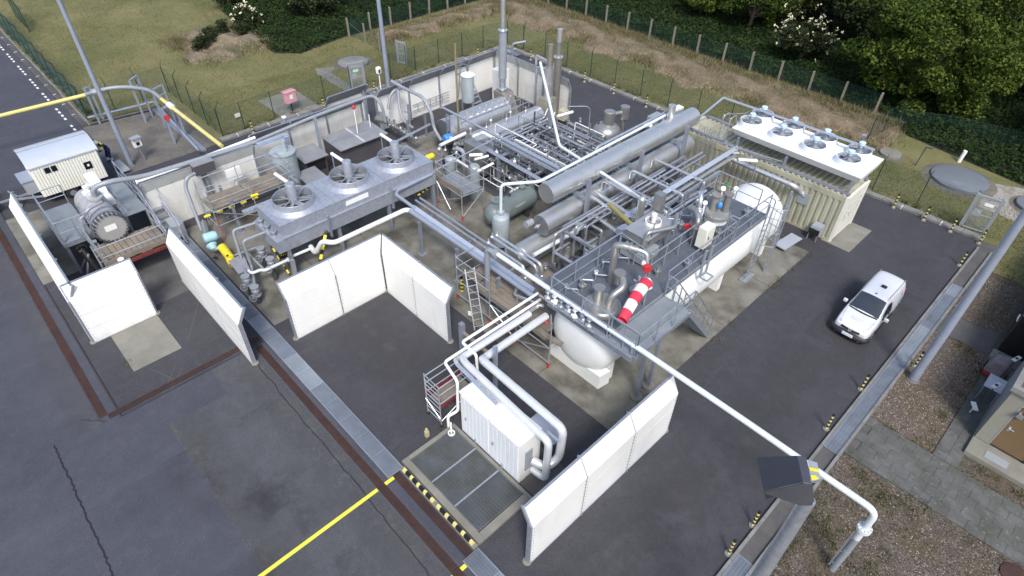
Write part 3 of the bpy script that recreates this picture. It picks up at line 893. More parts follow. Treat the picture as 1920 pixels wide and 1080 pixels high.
def fence(label, pts, h, mesh, post=greenpost, arm=0.0, group='green mesh fences round the field', r=0.028, square=0, step=None, braces=(), cat='fence'):
    """pts: every post position, or corners when step is given; arm: outward lean of the post tops"""
    if step:
        q = []
        for a, b in zip(pts, pts[1:]):
            a, b = V(*a, 0), V(*b, 0)
            k = max(1, round((b - a).length / step))
            q += [tuple(a.lerp(b, i / k)[:2]) for i in range(k)]
        pts = q + [pts[-1]]
    t = thing('mesh_fence', label, cat, (*pts[0], 0), group)
    for i, p in enumerate(pts):
        a, b = V(*pts[max(0, i - 1)], 0), V(*pts[min(len(pts) - 1, i + 1)], 0)
        d = (b - a).normalized(); n = V(-d.y, d.x, 0)
        top = V(p[0], p[1], h)
        lean = V(random.uniform(-.03, .03), random.uniform(-.03, .03), 0)
        if square:
            mb = MB().bar((p[0], p[1], -0.1), top + lean + V(0, 0, 0.06), square)
        else:
            mb = MB().tube([(p[0], p[1], -0.1), top + lean] + ([top + lean + n * arm + V(0, 0, abs(arm) * 1.1)] if arm else []), r, 8, 0.05, 2)
        part(t, 'fence_post', mb, post)
    for i in braces:
        p = V(*pts[i], 0)
        j = i + 1 if i + 1 < len(pts) else i - 1
        q = p.lerp(V(*pts[j], 0), 0.55)
        part(t, 'brace', MB().cyl(p + V(0, 0, h * 0.85), q, 0.02, 6), post)
    mb = MB()
    for a, b in zip(pts, pts[1:]):
        mb.add([(a[0], a[1], 0.03), (b[0], b[1], 0.03), (b[0], b[1], h - 0.02), (a[0], a[1], h - 0.02)], [(0, 1, 2, 3)])
    part(t, 'wire_mesh', mb, mesh)
    wr = MB()
    for z in (0.05, h - 0.03):
        for a, b in zip(pts, pts[1:]):
            wr.cyl((a[0], a[1], z), (b[0], b[1], z), 0.004, 4, cap=False)
    part(t, 'tension_wire', wr, greenpost)
    return t

fence('green mesh fence with leaning post tops along the far edge of the plant yard',
      [(-28.4, 23.6), (-26.05, 23.65), (-23.7, 23.6), (-21.35, 23.65), (-19.05, 23.65), (-16.7, 23.65), (-14.4, 23.7), (-12.1, 23.7), (-9.7, 23.7), (-7.3, 23.7), (-4.9, 23.7), (-2.5, 23.7), (-0.33, 23.6), (2.0, 23.75), (4.25, 23.45)], 1.85, link_green, arm=0.22)
fence('green mesh fence from the sign gate to the stack corner', [(-30.6, 10.1), (-30.68, 12.3), (-30.68, 14.54), (-30.68, 16.73), (-30.57, 18.99), (-30.7, 21.3), (-30.2, 23.5), (-28.4, 23.6)], 1.8, link_green)
fence('green mesh fence behind the pad with the faded red box', [(-30.3, -0.55), (-30.31, 0.9), (-30.5, 3.0), (-30.5, 6.73), (-30.7, 8.95)], 1.8, link_green)
fence('short green mesh fence round the yellow pipe pad', [(-38.1, -5.9), (-38.4, -4.15), (-38.6, -2.3), (-38.8, -0.5), (-36.6, -0.54), (-34.45, -0.55), (-32.35, -0.6), (-30.3, -0.55)], 1.85, link_green, arm=0.28, braces=(0, 3, 6))
fence('teal mesh fence with outward post arms beside the left road', [(-62, -5.8), (-38.1, -5.85)], 2.15, link_teal, arm=-0.3, step=2.3)
fence('short teal mesh fence piece standing across the grass at the far left', [(-62.5, -4.3), (-57.8, -4.4)], 2.0, link_teal, arm=-0.3, step=1.6)
fence('concrete post fence in front of the dark trees', [(-40.0, 33.6), (-4.3, 33.45)], 1.42, link_deep, woodpost, square=0.13, step=2.38, group='concrete post fences at the wood')
fence('concrete post fence along the ivy slope', [(-40.0, 14.7), (-40.0, 33.6)], 1.42, link_deep, woodpost, square=0.13, step=2.2, group='concrete post fences at the wood', braces=(0,))
fence('concrete post fence turning towards the grey post gate', [(-40.0, 14.7), (-38.04, 15.0), (-35.4, 14.6), (-32.8, 14.4)], 1.42, link_green, woodpost, square=0.11, group='concrete post fences at the wood')
fence('low green mesh fence from the grey gate to the yard edge', [(-32.0, 14.6), (-30.68, 14.54)], 1.5, link_green)
fence('blue green mesh fence running into the wood behind the fan cooler', [(-2.94, 29.06), (-2.7, 30.7), (-2.5, 32.6)], 1.8, link_deep)
fence('dark green mesh fence in the ivy on the right', [(-2.5, 32.6), (0.2, 34.2), (3.0, 34.8), (5.8, 35.2), (9, 35.6)], 1.2, link_deep)

# ------------------------------------------------------------------ gates
def gate(label, p, q, h, plate=True, sign=None, mesh=link_grey, mat=boxgrey):
    p, q = V(*p, 0), V(*q, 0)
    d = (q - p).normalized(); up = V(0, 0, 1)
    t = thing('mesh_gate', label, 'gate', p, 'grey mesh gates')
    for a in (p, q):
        part(t, 'gate_post', MB().bar(a, a + up * (h + 0.08), 0.10), mat)
    part(t, 'lintel', MB().bar(p + up * h, q + up * h, 0.08), mat)
    a, b = p + d * 0.09, q - d * 0.09
    leaf = part(t, 'gate_leaf', MB().bar(a + up * .08, a + up * (h - .08), .05).bar(b + up * .08, b + up * (h - .08), .05).bar(a + up * .08, b + up * .08, .05).bar(a + up * (h - .08), b + up * (h - .08), .05).bar(a + up * h * .48, b + up * h * .48, .04), mat)
    n = V(-d.y, d.x, 0) * 0.006
    part(leaf, 'wire_mesh', MB().add([a + n + up * .08, b + n + up * .08, b + n + up * (h - .08), a + n + up * (h - .08)], [(0, 1, 2, 3)]), mesh)
    if plate:
        c = a.lerp(b, 0.28)
        part(leaf, 'lock_plate', MB().bar(c + up * h * .42, c + up * h * .62, 0.36, 0.02, n), mat)
        part(leaf, 'handle', MB().cyl(c + up * h * .55 - n * 8, c + up * h * .55 - n * 8 + d * 0.12, 0.015, 8), bright)
    if sign:
        c = a.lerp(b, sign[0]) + up * h * sign[1]
        part(t, 'sign_plate', MB().bar(c - d * 0.2, c + d * 0.2, 0.02, 0.16, up), sign[2])
    return t
gate('grey mesh gate with lock plate beside the large tank cover', (4.3, 23.42), (5.42, 23.62), 1.95, True, (0.6, 0.80, white))
gate('grey mesh gate with green sign plate behind the rear screens', (-30.75, 9.0), (-30.6, 10.05), 1.85, True, (0.45, 0.72, M('green_sign', (0.35, 0.66, 0.50), 0.5)))
gate('leaning open grey mesh gate at the concrete post fence', (-32.75, 14.4), (-31.98, 14.65), 1.65, False)

# ------------------------------------------------------------------ bollards, masts
bandy = M('bollard_yellow', (0.66, 0.58, 0.22), 0.6, 0, 0.06, 5)
def bollard(label, x, y, h=0.88, r=0.045):
    t = thing('striped_bollard', label, 'bollard', (x, y, 0), 'black and yellow bollards along the yard edge')
    part(t, 'foot', MB().cyl((x, y, 0), (x, y, 0.06), 0.12, 12), conc_kerb)
    k = 8
    for i in range(k):
        part(t, 'band', MB().cyl((x, y, 0.06 + (h - 0.06) * i / k), (x, y, 0.06 + (h - 0.06) * (i + 1) / k), r, 10), black if i % 2 else bandy)
    return t
b0 = bollard('striped bollard at the grating channel nearest the van front', 5.46, 8.62)
BO = [(5.38, 5.85, 'striped bollard at the lower end of the long east grating'), (5.47, 0.53, 'upper of the two striped bollards right of the nearest white screen'),
      (5.44, -0.84, 'lower of the two striped bollards right of the nearest white screen'), (6.44, 11.42, 'striped bollard touching the foot of the right lamp mast'),
      (1.24, 22.55, 'striped bollard on the far kerb nearest the pale container'), (2.81, 22.5, 'second striped bollard from the container on the far kerb'),
      (4.15, 22.45, 'striped bollard just left of the gate with the lock plate'), (5.50, 22.45, 'striped bollard just right of the gate with the lock plate'), (5.45, 19.8, 'striped bollard by the end of the east grating behind the van'),
      (-26.4, 22.4, 'striped bollard on the far kerb beside the tall stack'), (-20.85, 22.4, 'striped bollard on the far kerb right of the second stack'),
      (-18.15, 22.45, 'striped bollard on the far kerb left of the dome vessel'), (-15.3, 22.45, 'striped bollard on the far kerb behind the dome vessel'),
      (-29.4, 1.0, 'striped bollard at the near corner of the faded red box pad'), (-29.4, 6.0, 'striped bollard at the far corner of the faded red box pad'), (-29.4, 10.0, 'striped bollard by the gate with the green sign'),
      (-29.4, 19.6, 'striped bollard on the field kerb behind the rear screen')]
for x, y, lb in BO:
    dup(b0, (x, y, 0), 0.0, lb)
# low black and yellow bumpers on the kerb in front of the basin
kb = MB().box(-3.78, 0.02, -6.46, -6.27, 0.002, 0.10)
solo(kb, 'bumper_kerb', conc_pale, 'pale concrete kerb under the striped bumpers in front of the basin', 'kerb')
def bumper(label, x0, x1):
    t = thing('striped_bumper', label, 'bumper', (x0, -6.37, 0.1), 'striped bumpers in front of the basin')
    k = 9
    cut = [0, .09]
    while len(cut) < 10: cut.append(cut[-1] + (.145 if len(cut) % 2 == 0 else .0775))
    for i in range(k):
        a, b = x0 + (x1 - x0) * cut[i] / cut[-1], x0 + (x1 - x0) * cut[i + 1] / cut[-1]
        mb = MB().add([(a, -6.44, .101), (a, -6.29, .101), (a, -6.33, .2), (a, -6.40, .2), (b, -6.44, .101), (b, -6.29, .101), (b, -6.33, .2), (b, -6.40, .2)],
                      [(0, 1, 2, 3), (7, 6, 5, 4), (0, 4, 5, 1), (1, 5, 6, 2), (2, 6, 7, 3), (3, 7, 4, 0)])
        part(t, 'band', mb, bandy if i % 2 == 0 else black)
bumper('left striped bumper on the kerb, next to the grating end', -3.66, -2.05)
bumper('right striped bumper on the kerb at the basin corner', -1.85, -0.10)

def mast(label, x, y, h, r=0.16, head=True):
    t = thing('lamp_mast', label, 'lamp mast', (x, y, 0), 'tall grey lamp masts')
    part(t, 'pole', MB().lathe((x, y, 0), (0, 0, 1), [(0, r), (h * 0.3, r * 0.96), (h, r * 0.72)], 16), bluegrey)
    part(t, 'base_plate', MB().lathe((x, y, 0), (0, 0, 1), [(0, r * 1.35), (0.04, r * 1.35), (0.05, r * 1.1), (0.12, r * 1.05)], 16), conc_kerb)
    return t
mast('tall leaning-looking lamp mast on the gravel pad at the left', -30.35, -5.93, 11.0, 0.13)
mast('lamp mast behind the rear screens near the round cover', -29.45, 11.2, 11.0, 0.15)
mast('lamp mast on the gravel right of the van', 6.66, 10.65, 11.0, 0.165)
solo(MB().tube([(-26.9, 20.9, 0), (-26.9, 20.9, 1.5), (-26.2, 21.6, 1.7)], 0.09, 10), 'vent_bend', galv, 'short grey pipe bend behind the corner of the rear screens', 'pipe')
# floodlight mast at the lower right
t = thing('floodlight_mast', 'galvanised mast carrying the dark floodlight over the pale pipe', 'lamp mast', (6.64, -4.2, 0), 'tall grey lamp masts')
part(t, 'pole', MB().lathe((6.64, -4.2, 0), (0, 0, 1), [(0, 0.18), (8.72, 0.13)], 20), galv)
hood = M('floodlight_hood', (0.045, 0.048, 0.062), 0.45, 0.4, 0.12, 2)
hood2 = M('floodlight_side', (0.085, 0.09, 0.11), 0.5, 0.4, 0.12, 2)
f = thing('floodlight', 'dark wedge shaped floodlight with yellow striped back at the lower right', 'floodlight', (6.5, -4.2, 8.5))
A = [(5.653, -4.499, 9.250), (6.141, -4.122, 9.450), (6.468, -4.538, 9.450), (6.081, -5.023, 9.250)]
Bq = [(5.713, -4.294, 8.850), (6.171, -3.739, 8.850), (6.501, -4.170, 8.850), (6.137, -4.827, 8.850)]
top = MB().hexa([Bq[0], Bq[1], Bq[2], Bq[3], A[0], A[1], A[2], A[3]])
part(f, 'hood', top, hood, bevel=0.01)
hb = MB().hexa([(6.126, -3.699, 8.860), (6.281, -3.598, 8.860), (6.745, -4.274, 8.860), (6.593, -4.437, 8.860), (6.140, -4.114, 9.440), (6.256, -4.001, 9.420), (6.578, -4.437, 9.420), (6.468, -4.530, 9.440)])
part(f, 'housing', hb, hood2, bevel=0.01)
part(f, 'side_plate', MB().add([(6.091, -5.018, 9.240), (6.472, -4.531, 9.430), (6.600, -4.411, 9.400), (6.743, -4.286, 8.800), (6.590, -4.448, 8.800)], [(0, 1, 2, 3, 4)]).add([(6.097, -5.006, 9.200), (6.478, -4.509, 9.380), (6.602, -4.403, 9.360), (6.745, -4.280, 8.760), (6.598, -4.437, 8.760)], [(4, 3, 2, 1, 0)]), hood2)
part(f, 'ballast_box', MB().hexa([(6.302, -3.661, 8.950), (6.435, -3.583, 8.950), (6.641, -3.865, 8.950), (6.551, -4.023, 8.950), (6.292, -3.894, 9.250), (6.433, -3.821, 9.250), (6.628, -4.086, 9.250), (6.539, -4.255, 9.250)]), boxgrey)
part(f, 'warning_stripe', MB().hexa([(6.382, -4.017, 9.252), (6.517, -3.935, 9.252), (6.555, -3.985, 9.252), (6.422, -4.067, 9.252), (6.383, -4.024, 9.260), (6.517, -3.942, 9.260), (6.556, -3.992, 9.260), (6.422, -4.074, 9.260)]), yellow)
part(f, 'warning_stripe', MB().hexa([(6.475, -4.146, 9.252), (6.526, -4.092, 9.252), (6.610, -4.108, 9.252), (6.531, -4.221, 9.252), (6.476, -4.153, 9.260), (6.526, -4.099, 9.260), (6.610, -4.114, 9.260), (6.532, -4.228, 9.260)]), yellow)
part(f, 'bracket', MB().bar((6.419, -4.430, 9.100), (6.515, -4.133, 8.700), 0.05).bar((6.662, -4.305, 9.000), (6.676, -4.157, 8.700), 0.04), galv)

# ------------------------------------------------------------------ leaves
def leafmat(name, a, b, sc=0.9):
    m, t, bs = _nodes(name)
    P = _pos(t)
    c = _mix(t, _ramp(t, _noise(t, P, sc, 4, 0.7), 0.32, 0.7), a, b)
    t.links.new(c, bs.inputs['Base Color'])
    bs.inputs['Roughness'].default_value = 0.75
    bs.inputs['Specular IOR Level'].default_value = 0.2
    tr = t.nodes.new('ShaderNodeBsdfTranslucent'); t.links.new(c, tr.inputs['Color'])
    mx = t.nodes.new('ShaderNodeMixShader'); mx.inputs[0].default_value = 0.25
    t.links.new(bs.outputs[0], mx.inputs[1]); t.links.new(tr.outputs[0], mx.inputs[2])
    t.links.new(mx.outputs[0], t.nodes['Material Output'].inputs['Surface'])
    return m
lf_mid = [leafmat('mid_green_leaf', (0.050, 0.088, 0.013), (0.140, 0.185, 0.030)), leafmat('deep_green_leaf', (0.018, 0.040, 0.008), (0.050, 0.084, 0.014))]
lf_dark = [leafmat('dark_leaf', (0.014, 0.025, 0.010), (0.040, 0.058, 0.020)), leafmat('olive_leaf', (0.026, 0.036, 0.014), (0.064, 0.076, 0.030))]
lf_lime = [leafmat('lime_leaf', (0.060, 0.100, 0.016), (0.140, 0.190, 0.030)), leafmat('fresh_leaf', (0.040, 0.075, 0.014), (0.095, 0.140, 0.024))]
lf_ivy = [leafmat('ivy_leaf', (0.010, 0.026, 0.008), (0.028, 0.056, 0.015), 0.5), leafmat('ivy_pale_leaf', (0.020, 0.044, 0.010), (0.054, 0.088, 0.018), 0.5)]

def leaf_cards(P, size, up=0.35):
    n = len(P)
    nrm = rng.normal(size=(n, 3)); nrm[:, 2] = np.abs(nrm[:, 2]) + up
    nrm /= np.linalg.norm(nrm, axis=1)[:, None]
    a = np.cross(nrm, rng.normal(size=(n, 3))); a /= np.linalg.norm(a, axis=1)[:, None]
    b = np.cross(nrm, a)
    s = size * rng.uniform(0.6, 1.35, n)[:, None]
    v = np.stack([P - a * s, P + b * s * 0.55 - a * s * 0.1, P + a * s - nrm * s * 0.35, P - b * s * 0.55 - a * s * 0.1], 1).reshape(-1, 3)
    return v, np.arange(4 * n).reshape(n, 4)

def crown_points(c, rad, n, clumps, cr, hollow=0.55, zmin=0.1):
    c, rad = np.array(c), np.array(rad)
    d = rng.normal(size=(clumps, 3)); d /= np.linalg.norm(d, axis=1)[:, None]
    r = rng.uniform(hollow, 1.0, clumps) * (1 + 0.12 * np.sin(5 * np.arctan2(d[:, 1], d[:, 0]) + c[0]))
    cc = c + d * r[:, None] * rad
    cc[:, 2] = np.maximum(cc[:, 2], zmin)
    idx = rng.integers(0, clumps, n)
    q = rng.normal(size=(n, 3)); q /= np.linalg.norm(q, axis=1)[:, None]
    q *= (rng.uniform(0.25, 1, n) ** 0.5 * cr * rng.uniform(0.6, 1.35, clumps)[idx])[:, None]
    q[:, 2] *= 0.6
    P = cc[idx] + q
    P[:, 2] = np.maximum(P[:, 2], 0.05)
    return P, cc

def tree(label, x, y, h, rad, mats, n=9000, leaf=0.13, group='trees and bushes at the wood', name='leafy_tree', cat='tree', clumps=None, blossoms=0, trunk=0.16, cz=None, bare=0.0):
    t = thing(name, label, cat, (x, y, 0), group)
    cz = h * 0.56 if cz is None else cz
    rz = h - cz
    clumps = clumps or int(26 + rad * 22)
    P, cc = crown_points((x, y, cz), (rad, rad, rz), n, clumps, max(0.35, rad * 0.24))
    v, f = leaf_cards(P, leaf)
    off = np.array((x, y, 0))
    o = tri_object('crown', v - off, f, mats, (rng.uniform(size=n) < 0.4).astype(int), None, t)
    mb = MB()
    mb.tube([(x, y, -0.1), (x + 0.1, y, h * 0.25), (x, y + 0.05, h * 0.5), (x + .05, y, h * 0.72)], trunk * 0.6, 8, 0.3, 2)
    mb.lathe((x, y, -0.05), (0, 0, 1), [(0, trunk * 1.3), (h * 0.2, trunk * 0.9), (h * 0.34, trunk * 0.5)], 10)
    part(t, 'trunk', mb, bark)
    k = rng.choice(len(cc), min(len(cc), 16), replace=False)
    lb = MB()
    for i in k:
        s = V(x, y, h * random.uniform(0.12, 0.5)); e = V(*cc[i])
        m = s.lerp(e, 0.5) + V(0, 0, random.uniform(-0.1, 0.35))
        lb.cyl(s, m, trunk * 0.33, 6, trunk * 0.2).cyl(m, e, trunk * 0.2, 6, trunk * 0.07)
    part(t, 'limbs', lb, bark)
    if blossoms:
        i = rng.integers(0, len(cc), blossoms)
        q = cc[i] + rng.normal(size=(blossoms, 3)) * rad * 0.16
        q[:, 2] += rad * 0.12
        d = (q - np.array((x, y, cz))); q = q + d / np.linalg.norm(d, axis=1)[:, None] * 0.2
        v, f = leaf_cards(np.repeat(q, 5, 0) + rng.normal(size=(blossoms * 5, 3)) * 0.07, 0.10, 0.9)
        tri_object('blossom', v - off, f, [blossom], np.zeros(len(f)), 'stuff', t)
    return t

tree('big bright leafy tree spreading over the fence at the right', -3.3, 37.9, 8.6, 5.0, lf_mid, 62000, 0.115, trunk=0.24, clumps=120, cz=4.1)
tree('elder bush covered in cream blossom at the top edge', -16.9, 46.4, 6.2, 3.4, lf_mid[1:] + lf_dark[1:], 13000, 0.13, blossoms=420, name='elder_bush', cat='bush')
tree('small open elder bush with scattered blossom behind the concrete posts', -12.2, 38.3, 2.9, 2.1, lf_dark, 5200, 0.12, blossoms=90, name='elder_bush', cat='bush', cz=1.75)
tree('drooping green tree with a lit trailing branch left of the blossoming elder', -18.6, 41.6, 6.0, 3.0, [lf_mid[1], lf_mid[0]], 11000, 0.13)
tree('bright lime bush behind the concrete posts', -23.4, 41.3, 3.8, 2.1, lf_lime, 7000, 0.13, name='lime_bush', cat='bush')
tree('second lime bush at the top edge', -27.4, 43.2, 3.6, 1.7, lf_lime, 5000, 0.13, name='lime_bush', cat='bush')
tree('twiggy dark shrub at the top edge left of the lime bushes', -30.8, 41.6, 3.0, 2.3, lf_dark, 5000, 0.11, name='dark_bush', cat='bush')
tree('dark grey green tree right of the blossoming elder', -9.8, 46.5, 7.2, 4.2, lf_dark, 13000, 0.14)
tree('dim olive tree behind the big leafy tree', 3.4, 45.0, 8.5, 5.2, lf_dark, 15000, 0.14)
tree('dark shrub at the right picture edge above the ivy', 6.6, 37.2, 4.6, 3.4, lf_dark, 9000, 0.13, name='dark_bush', cat='bush')
tree('dark blossoming shrub low at the right edge of the ivy', 7.6, 33.4, 2.6, 2.2, lf_dark, 5000, 0.12, blossoms=25, name='dark_bush', cat='bush')
tree('deep green tree at the top between lime bush and elder', -21.2, 49.5, 8.0, 4.4, lf_dark, 13000, 0.15)
tree('dark tree at the very top above the twiggy shrub', -31.0, 50.0, 6.5, 4.2, lf_dark, 11000, 0.15)
tree('dark tree in the gap behind the elder bushes', -13.6, 52.5, 8.0, 4.6, lf_dark, 12000, 0.15)
tree('dark tree in the back row above the olive tree', -3.5, 52.0, 9.0, 5.0, lf_dark, 12000, 0.16)
tree('speckled dark bush with pale leaf tips at the top of the ivy slope', -46.6, 15.6, 3.4, 2.6, lf_dark, 9000, 0.12, blossoms=22, name='speckled_bush', cat='bush')
tree('small speckled bush on the edge of the sandy mound', -47.3, 9.5, 1.6, 1.2, lf_dark, 2600, 0.10, blossoms=40, name='speckled_bush', cat='bush', trunk=0.06)
tree('round dark bush at the top corner of the ivy slope', -53.2, 10.6, 2.2, 1.6, lf_dark, 3200, 0.11, name='dark_bush', cat='bush', trunk=0.08)
tree('pale green bush at the top edge of the ivy slope', -52.0, 15.0, 2.0, 1.5, lf_lime, 3000, 0.11, name='lime_bush', cat='bush', trunk=0.08)
for i, (x, y, s, lb) in enumerate([(-44.9, 5.0, 0.55, 'low dark tuft at the near end of the sandy mound'), (-46.6, 6.9, 0.62, 'dark shrub in the middle of the sandy mound'), (-45.7, 5.6, 0.42, 'small round tuft left of centre on the sandy mound'), (-44.4, 4.2, 0.5, 'dark tuft on the lower left foot of the sandy mound'), (-45.3, 8.0, 0.45, 'dark tuft on the right flank of the sandy mound')]):
    tree(lb, x, y, 1.0 + s * 0.6, s, lf_dark, 900, 0.08, 'tufts on the sandy mound', 'dark_shrub', 'shrub', 14, 0, 0.04, 0.75)
# ivy: one continuous cover over the slopes
ground(MB().poly([(-39.8, 33.75), (-2.0, 33.75), (-2.0, 31.9), (12.5, 29.2), (60, 30), (60, 140), (-120, 140), (-120, 25), (-60, 14), (-53, 9.6), (-44.2, 8.4), (-40.6, 8.3), (-39.2, 9.8), (-40.1, 14.2), (-40.3, 33.6)], 0.02), 'ivy_soil', soil)
from_poly = [(-40.3, 33.7), (-2.2, 33.75), (-2.0, 31.9), (12.5, 29.2), (16, 60), (-40, 62), (-75, 45), (-60, 14), (-53, 9.6), (-44.2, 8.4), (-40.6, 8.3), (-39.2, 9.8), (-40.1, 14.2)]
def inside(P, poly):
    x, y = P[:, 0], P[:, 1]
    r = np.zeros(len(P), bool)
    for i in range(len(poly)):
        (x1, y1), (x2, y2) = poly[i], poly[i - 1]
        c = ((y1 > y) != (y2 > y)) & (x < (x2 - x1) * (y - y1) / (y2 - y1 + 1e-9) + x1)
        r ^= c
    return r
def ivy_cover(name, n, box, hfun, size):
    P = np.stack([rng.uniform(box[0], box[1], n), rng.uniform(box[2], box[3], n)], 1)
    P = P[inside(P, from_poly)]
    z = hfun(P[:, 0], P[:, 1]) * rng.uniform(0.35, 1.05, len(P))
    Q = np.concatenate([P, z[:, None]], 1)
    v, f = leaf_cards(Q, size, 0.8)
    tri_object(name, v, f, lf_ivy, (rng.uniform(size=len(f)) < 0.35).astype(int), 'stuff')
hf = lambda x, y: 0.35 + 0.18 * np.sin(x * 1.3 + y * 0.6) + 0.15 * np.sin(y * 1.7 - x * 0.8) + 0.1 * np.sin(x * 3.1) * np.cos(y * 2.7) + 0.12
ivy_cover('ivy_cover', 105000, (-40, 12, 29, 46), hf, 0.105)
ivy_cover('ivy_cover', 70000, (-62, -39, 8, 34), hf, 0.105)
ivy_cover('ivy_cover', 30000, (-60, 14, 46, 62), hf, 0.16)

# ------------------------------------------------------------------ white noise screens
def screen(label, p, q, k, lean, h=2.2, top=0.62, leanby=0.34, mat=whitepanel, back=1, group='white screens around the plant', seams=True, topmat=None, ext=(0, 0)):
    """a run of k bays from p to q; lean = unit 2D direction of the slanted top; back = side (+1/-1 along lean) of the posts"""
    p, q = V(*p, 0), V(*q, 0)
    d = (q - p).normalized(); n = V(*lean, 0); up = V(0, 0, 1)
    L = (q - p).length; st = L / k
    t = thing('screen_wall', label, 'screen', p, group)
    for i in range(k):
        a = p + d * (st * i + 0.03); b = p + d * (st * (i + 1) - 0.03)
        th = n * 0.03
        hh = [0.04, 0.74, 1.47, h] if seams else [0.04, 1.15, h]
        for j, (z0, z1) in enumerate(zip(hh, hh[1:])):
            e = random.uniform(-0.004, 0.004)
            g = 0.011
            mb = MB().hexa([a - th + up * z0, b - th + up * z0, b + th + up * z0, a + th + up * z0, a - th + n * e + up * (z1 - g), b - th + n * e + up * (z1 - g), b + th + n * e + up * (z1 - g), a + th + n * e + up * (z1 - g)])
            part(t, 'panel', mb, mat)
        o = n * leanby + up * top
        mb = MB().hexa([a - th + up * h, b - th + up * h, b + th + up * h, a + th + up * h, a - th + o + up * h, b - th + o + up * h, b + th + o + up * h, a + th + o + up * h])
        ea = d * (-ext[0] if i == 0 else 0); eb = d * (ext[1] if i == k - 1 else 0)
        mb = MB().hexa([a - th + up * h, b - th + up * h, b + th + up * h, a + th + up * h, a - th + o + ea + up * h, b - th + o + eb + up * h, b + th + o + eb + up * h, a + th + o + ea + up * h])
        part(t, 'top_panel', mb, topmat or mat)
        bo = MB()
        for s_ in (a + d * .05, b - d * .05):
            for q_ in range(12):
                c_ = s_ - n * (.035 * back) + up * (.12 + q_ * .175)
                bo.cbox(c_, (.022, .022, .022))
        part(t, 'panel_bolts', bo, boxgrey, kind='stuff')
        part(t, 'cap_rail', MB().bar(a + o + ea + up * (h + 0.015), b + o + eb + up * (h + 0.015), 0.075, 0.03), galv)
        part(t, 'base_rail', MB().bar(a + up * 0.02, b + up * 0.02, 0.09, 0.035), galv)
    for i in range(k + 1):
        a = p + d * (st * i)
        s = n * (0.075 * back)
        mb = MB().bar(a + s, a + s + up * h, 0.09, 0.11, n).bar(a + s + up * h, a + s * 0.9 + n * leanby + up * (h + top), 0.07, 0.09)
        mb.cyl(a + up * 0.0, a + up * (h - 0.02), 0.027, 6)
        part(t, 'post', mb, galv)
        part(t, 'footing', MB().lathe(a + s + up * 0.0, up, [(0, 0.15), (0.05, 0.14), (0.07, 0.10)], 14), conc_pale)
    return t
screen('white screen standing alone at the lower right, beside the white cooling unit', (1.45, -5.5), (1.45, 1.5), 3, (-1, 0))
screen('two bay white screen forming the left leg of the L below the fan cooler', (-11.65, -5.9), (-11.65, -1.5), 2, (-1, 0), ext=(0, .36))
screen('two bay white screen forming the right leg of the L below the fan cooler', (-11.58, -1.45), (-7.29, -1.45), 2, (0, 1), ext=(.36, 0))
screen('long white screen seen edge-on at the left of the filter vessel', (-25.9, -12.03), (-17.1, -12.03), 4, (0, 1))
screen('single white screen bay in front of the plank platform', (-17.0, -12.0), (-17.0, -9.5), 1, (-1, 0))
screen('white screen between the filter bay and the grating channel', (-18.4, -7.85), (-11.6, -7.85), 3, (0, 1))
screen('rear screen wall behind the silver heater', (-24.45, 6.95), (-24.7, 16.9), 4, (1, 0), leanby=0.5, mat=whitepanel, topmat=enclosure, seams=False, back=1)  # grey top panels: shade on the downward-facing lean put into the colour
screen('grey shaded screen wall behind the exhaust stacks', (-24.6, 17.05), (-17.5, 17.05), 3, (0, -1), leanby=0.3, mat=greypanel, topmat=greypanel, seams=False)  # grey panel colour stands in for shade on this wall
screen('rear screen wall behind the dark roofed enclosure', (-24.3, -1.3), (-24.45, 5.9), 3, (1, 0), leanby=0.5, mat=greypanel, topmat=enclosure, seams=False)  # top panels coloured grey for the shade under their lean
screen('short offset screen closing the gap in the rear wall', (-25.6, 4.2), (-25.7, 7.0), 1, (1, 0), leanby=0.45, mat=greypanel, topmat=enclosure, seams=False)  # grey top colour again stands for the shaded underside
screen('weathered cream screen behind the scaffold', (-23.0, -7.2), (-23.0, -1.6), 2, (1, 0), leanby=0.3, mat=greypanel, topmat=greypanel, seams=False)

# ------------------------------------------------------------------ three fan air cooler
t = thing('air_cooler', 'long galvanised air cooler with three round fans on its roof', 'air cooler', (-16.3, 0, 0))
CX0, CX1, CY0, CY1 = -17.38, -15.22, -4.06, 4.18
part(t, 'plenum', MB().box(CX0, CX1, CY0, CY1, 2.30, 2.88), galvsheet)
part(t, 'roof_sheet', MB().box(CX0 - 0.02, CX1 + 0.02, CY0 - 0.02, -1.36, 2.882, 2.90).box(CX0 - 0.02, CX1 + 0.02, -1.35, 1.38, 2.882, 2.90).box(CX0 - 0.02, CX1 + 0.02, 1.39, CY1 + 0.02, 2.882, 2.90), galvsheet)
part(t, 'tube_bundle', MB().box(CX0 + 0.03, CX1 + 0.06, CY0 - 0.34, CY1 + 0.05, 1.60, 2.22).box(CX0, CX1 + 0.09, CY0 - 0.05, CY1 + 0.08, 2.23, 2.295), galvsheet)
for y in (-1.36, 1.38):
    part(t, 'roof_seam', MB().box(CX0, CX1, y - 0.012, y + 0.012, 2.902, 2.92), galv)
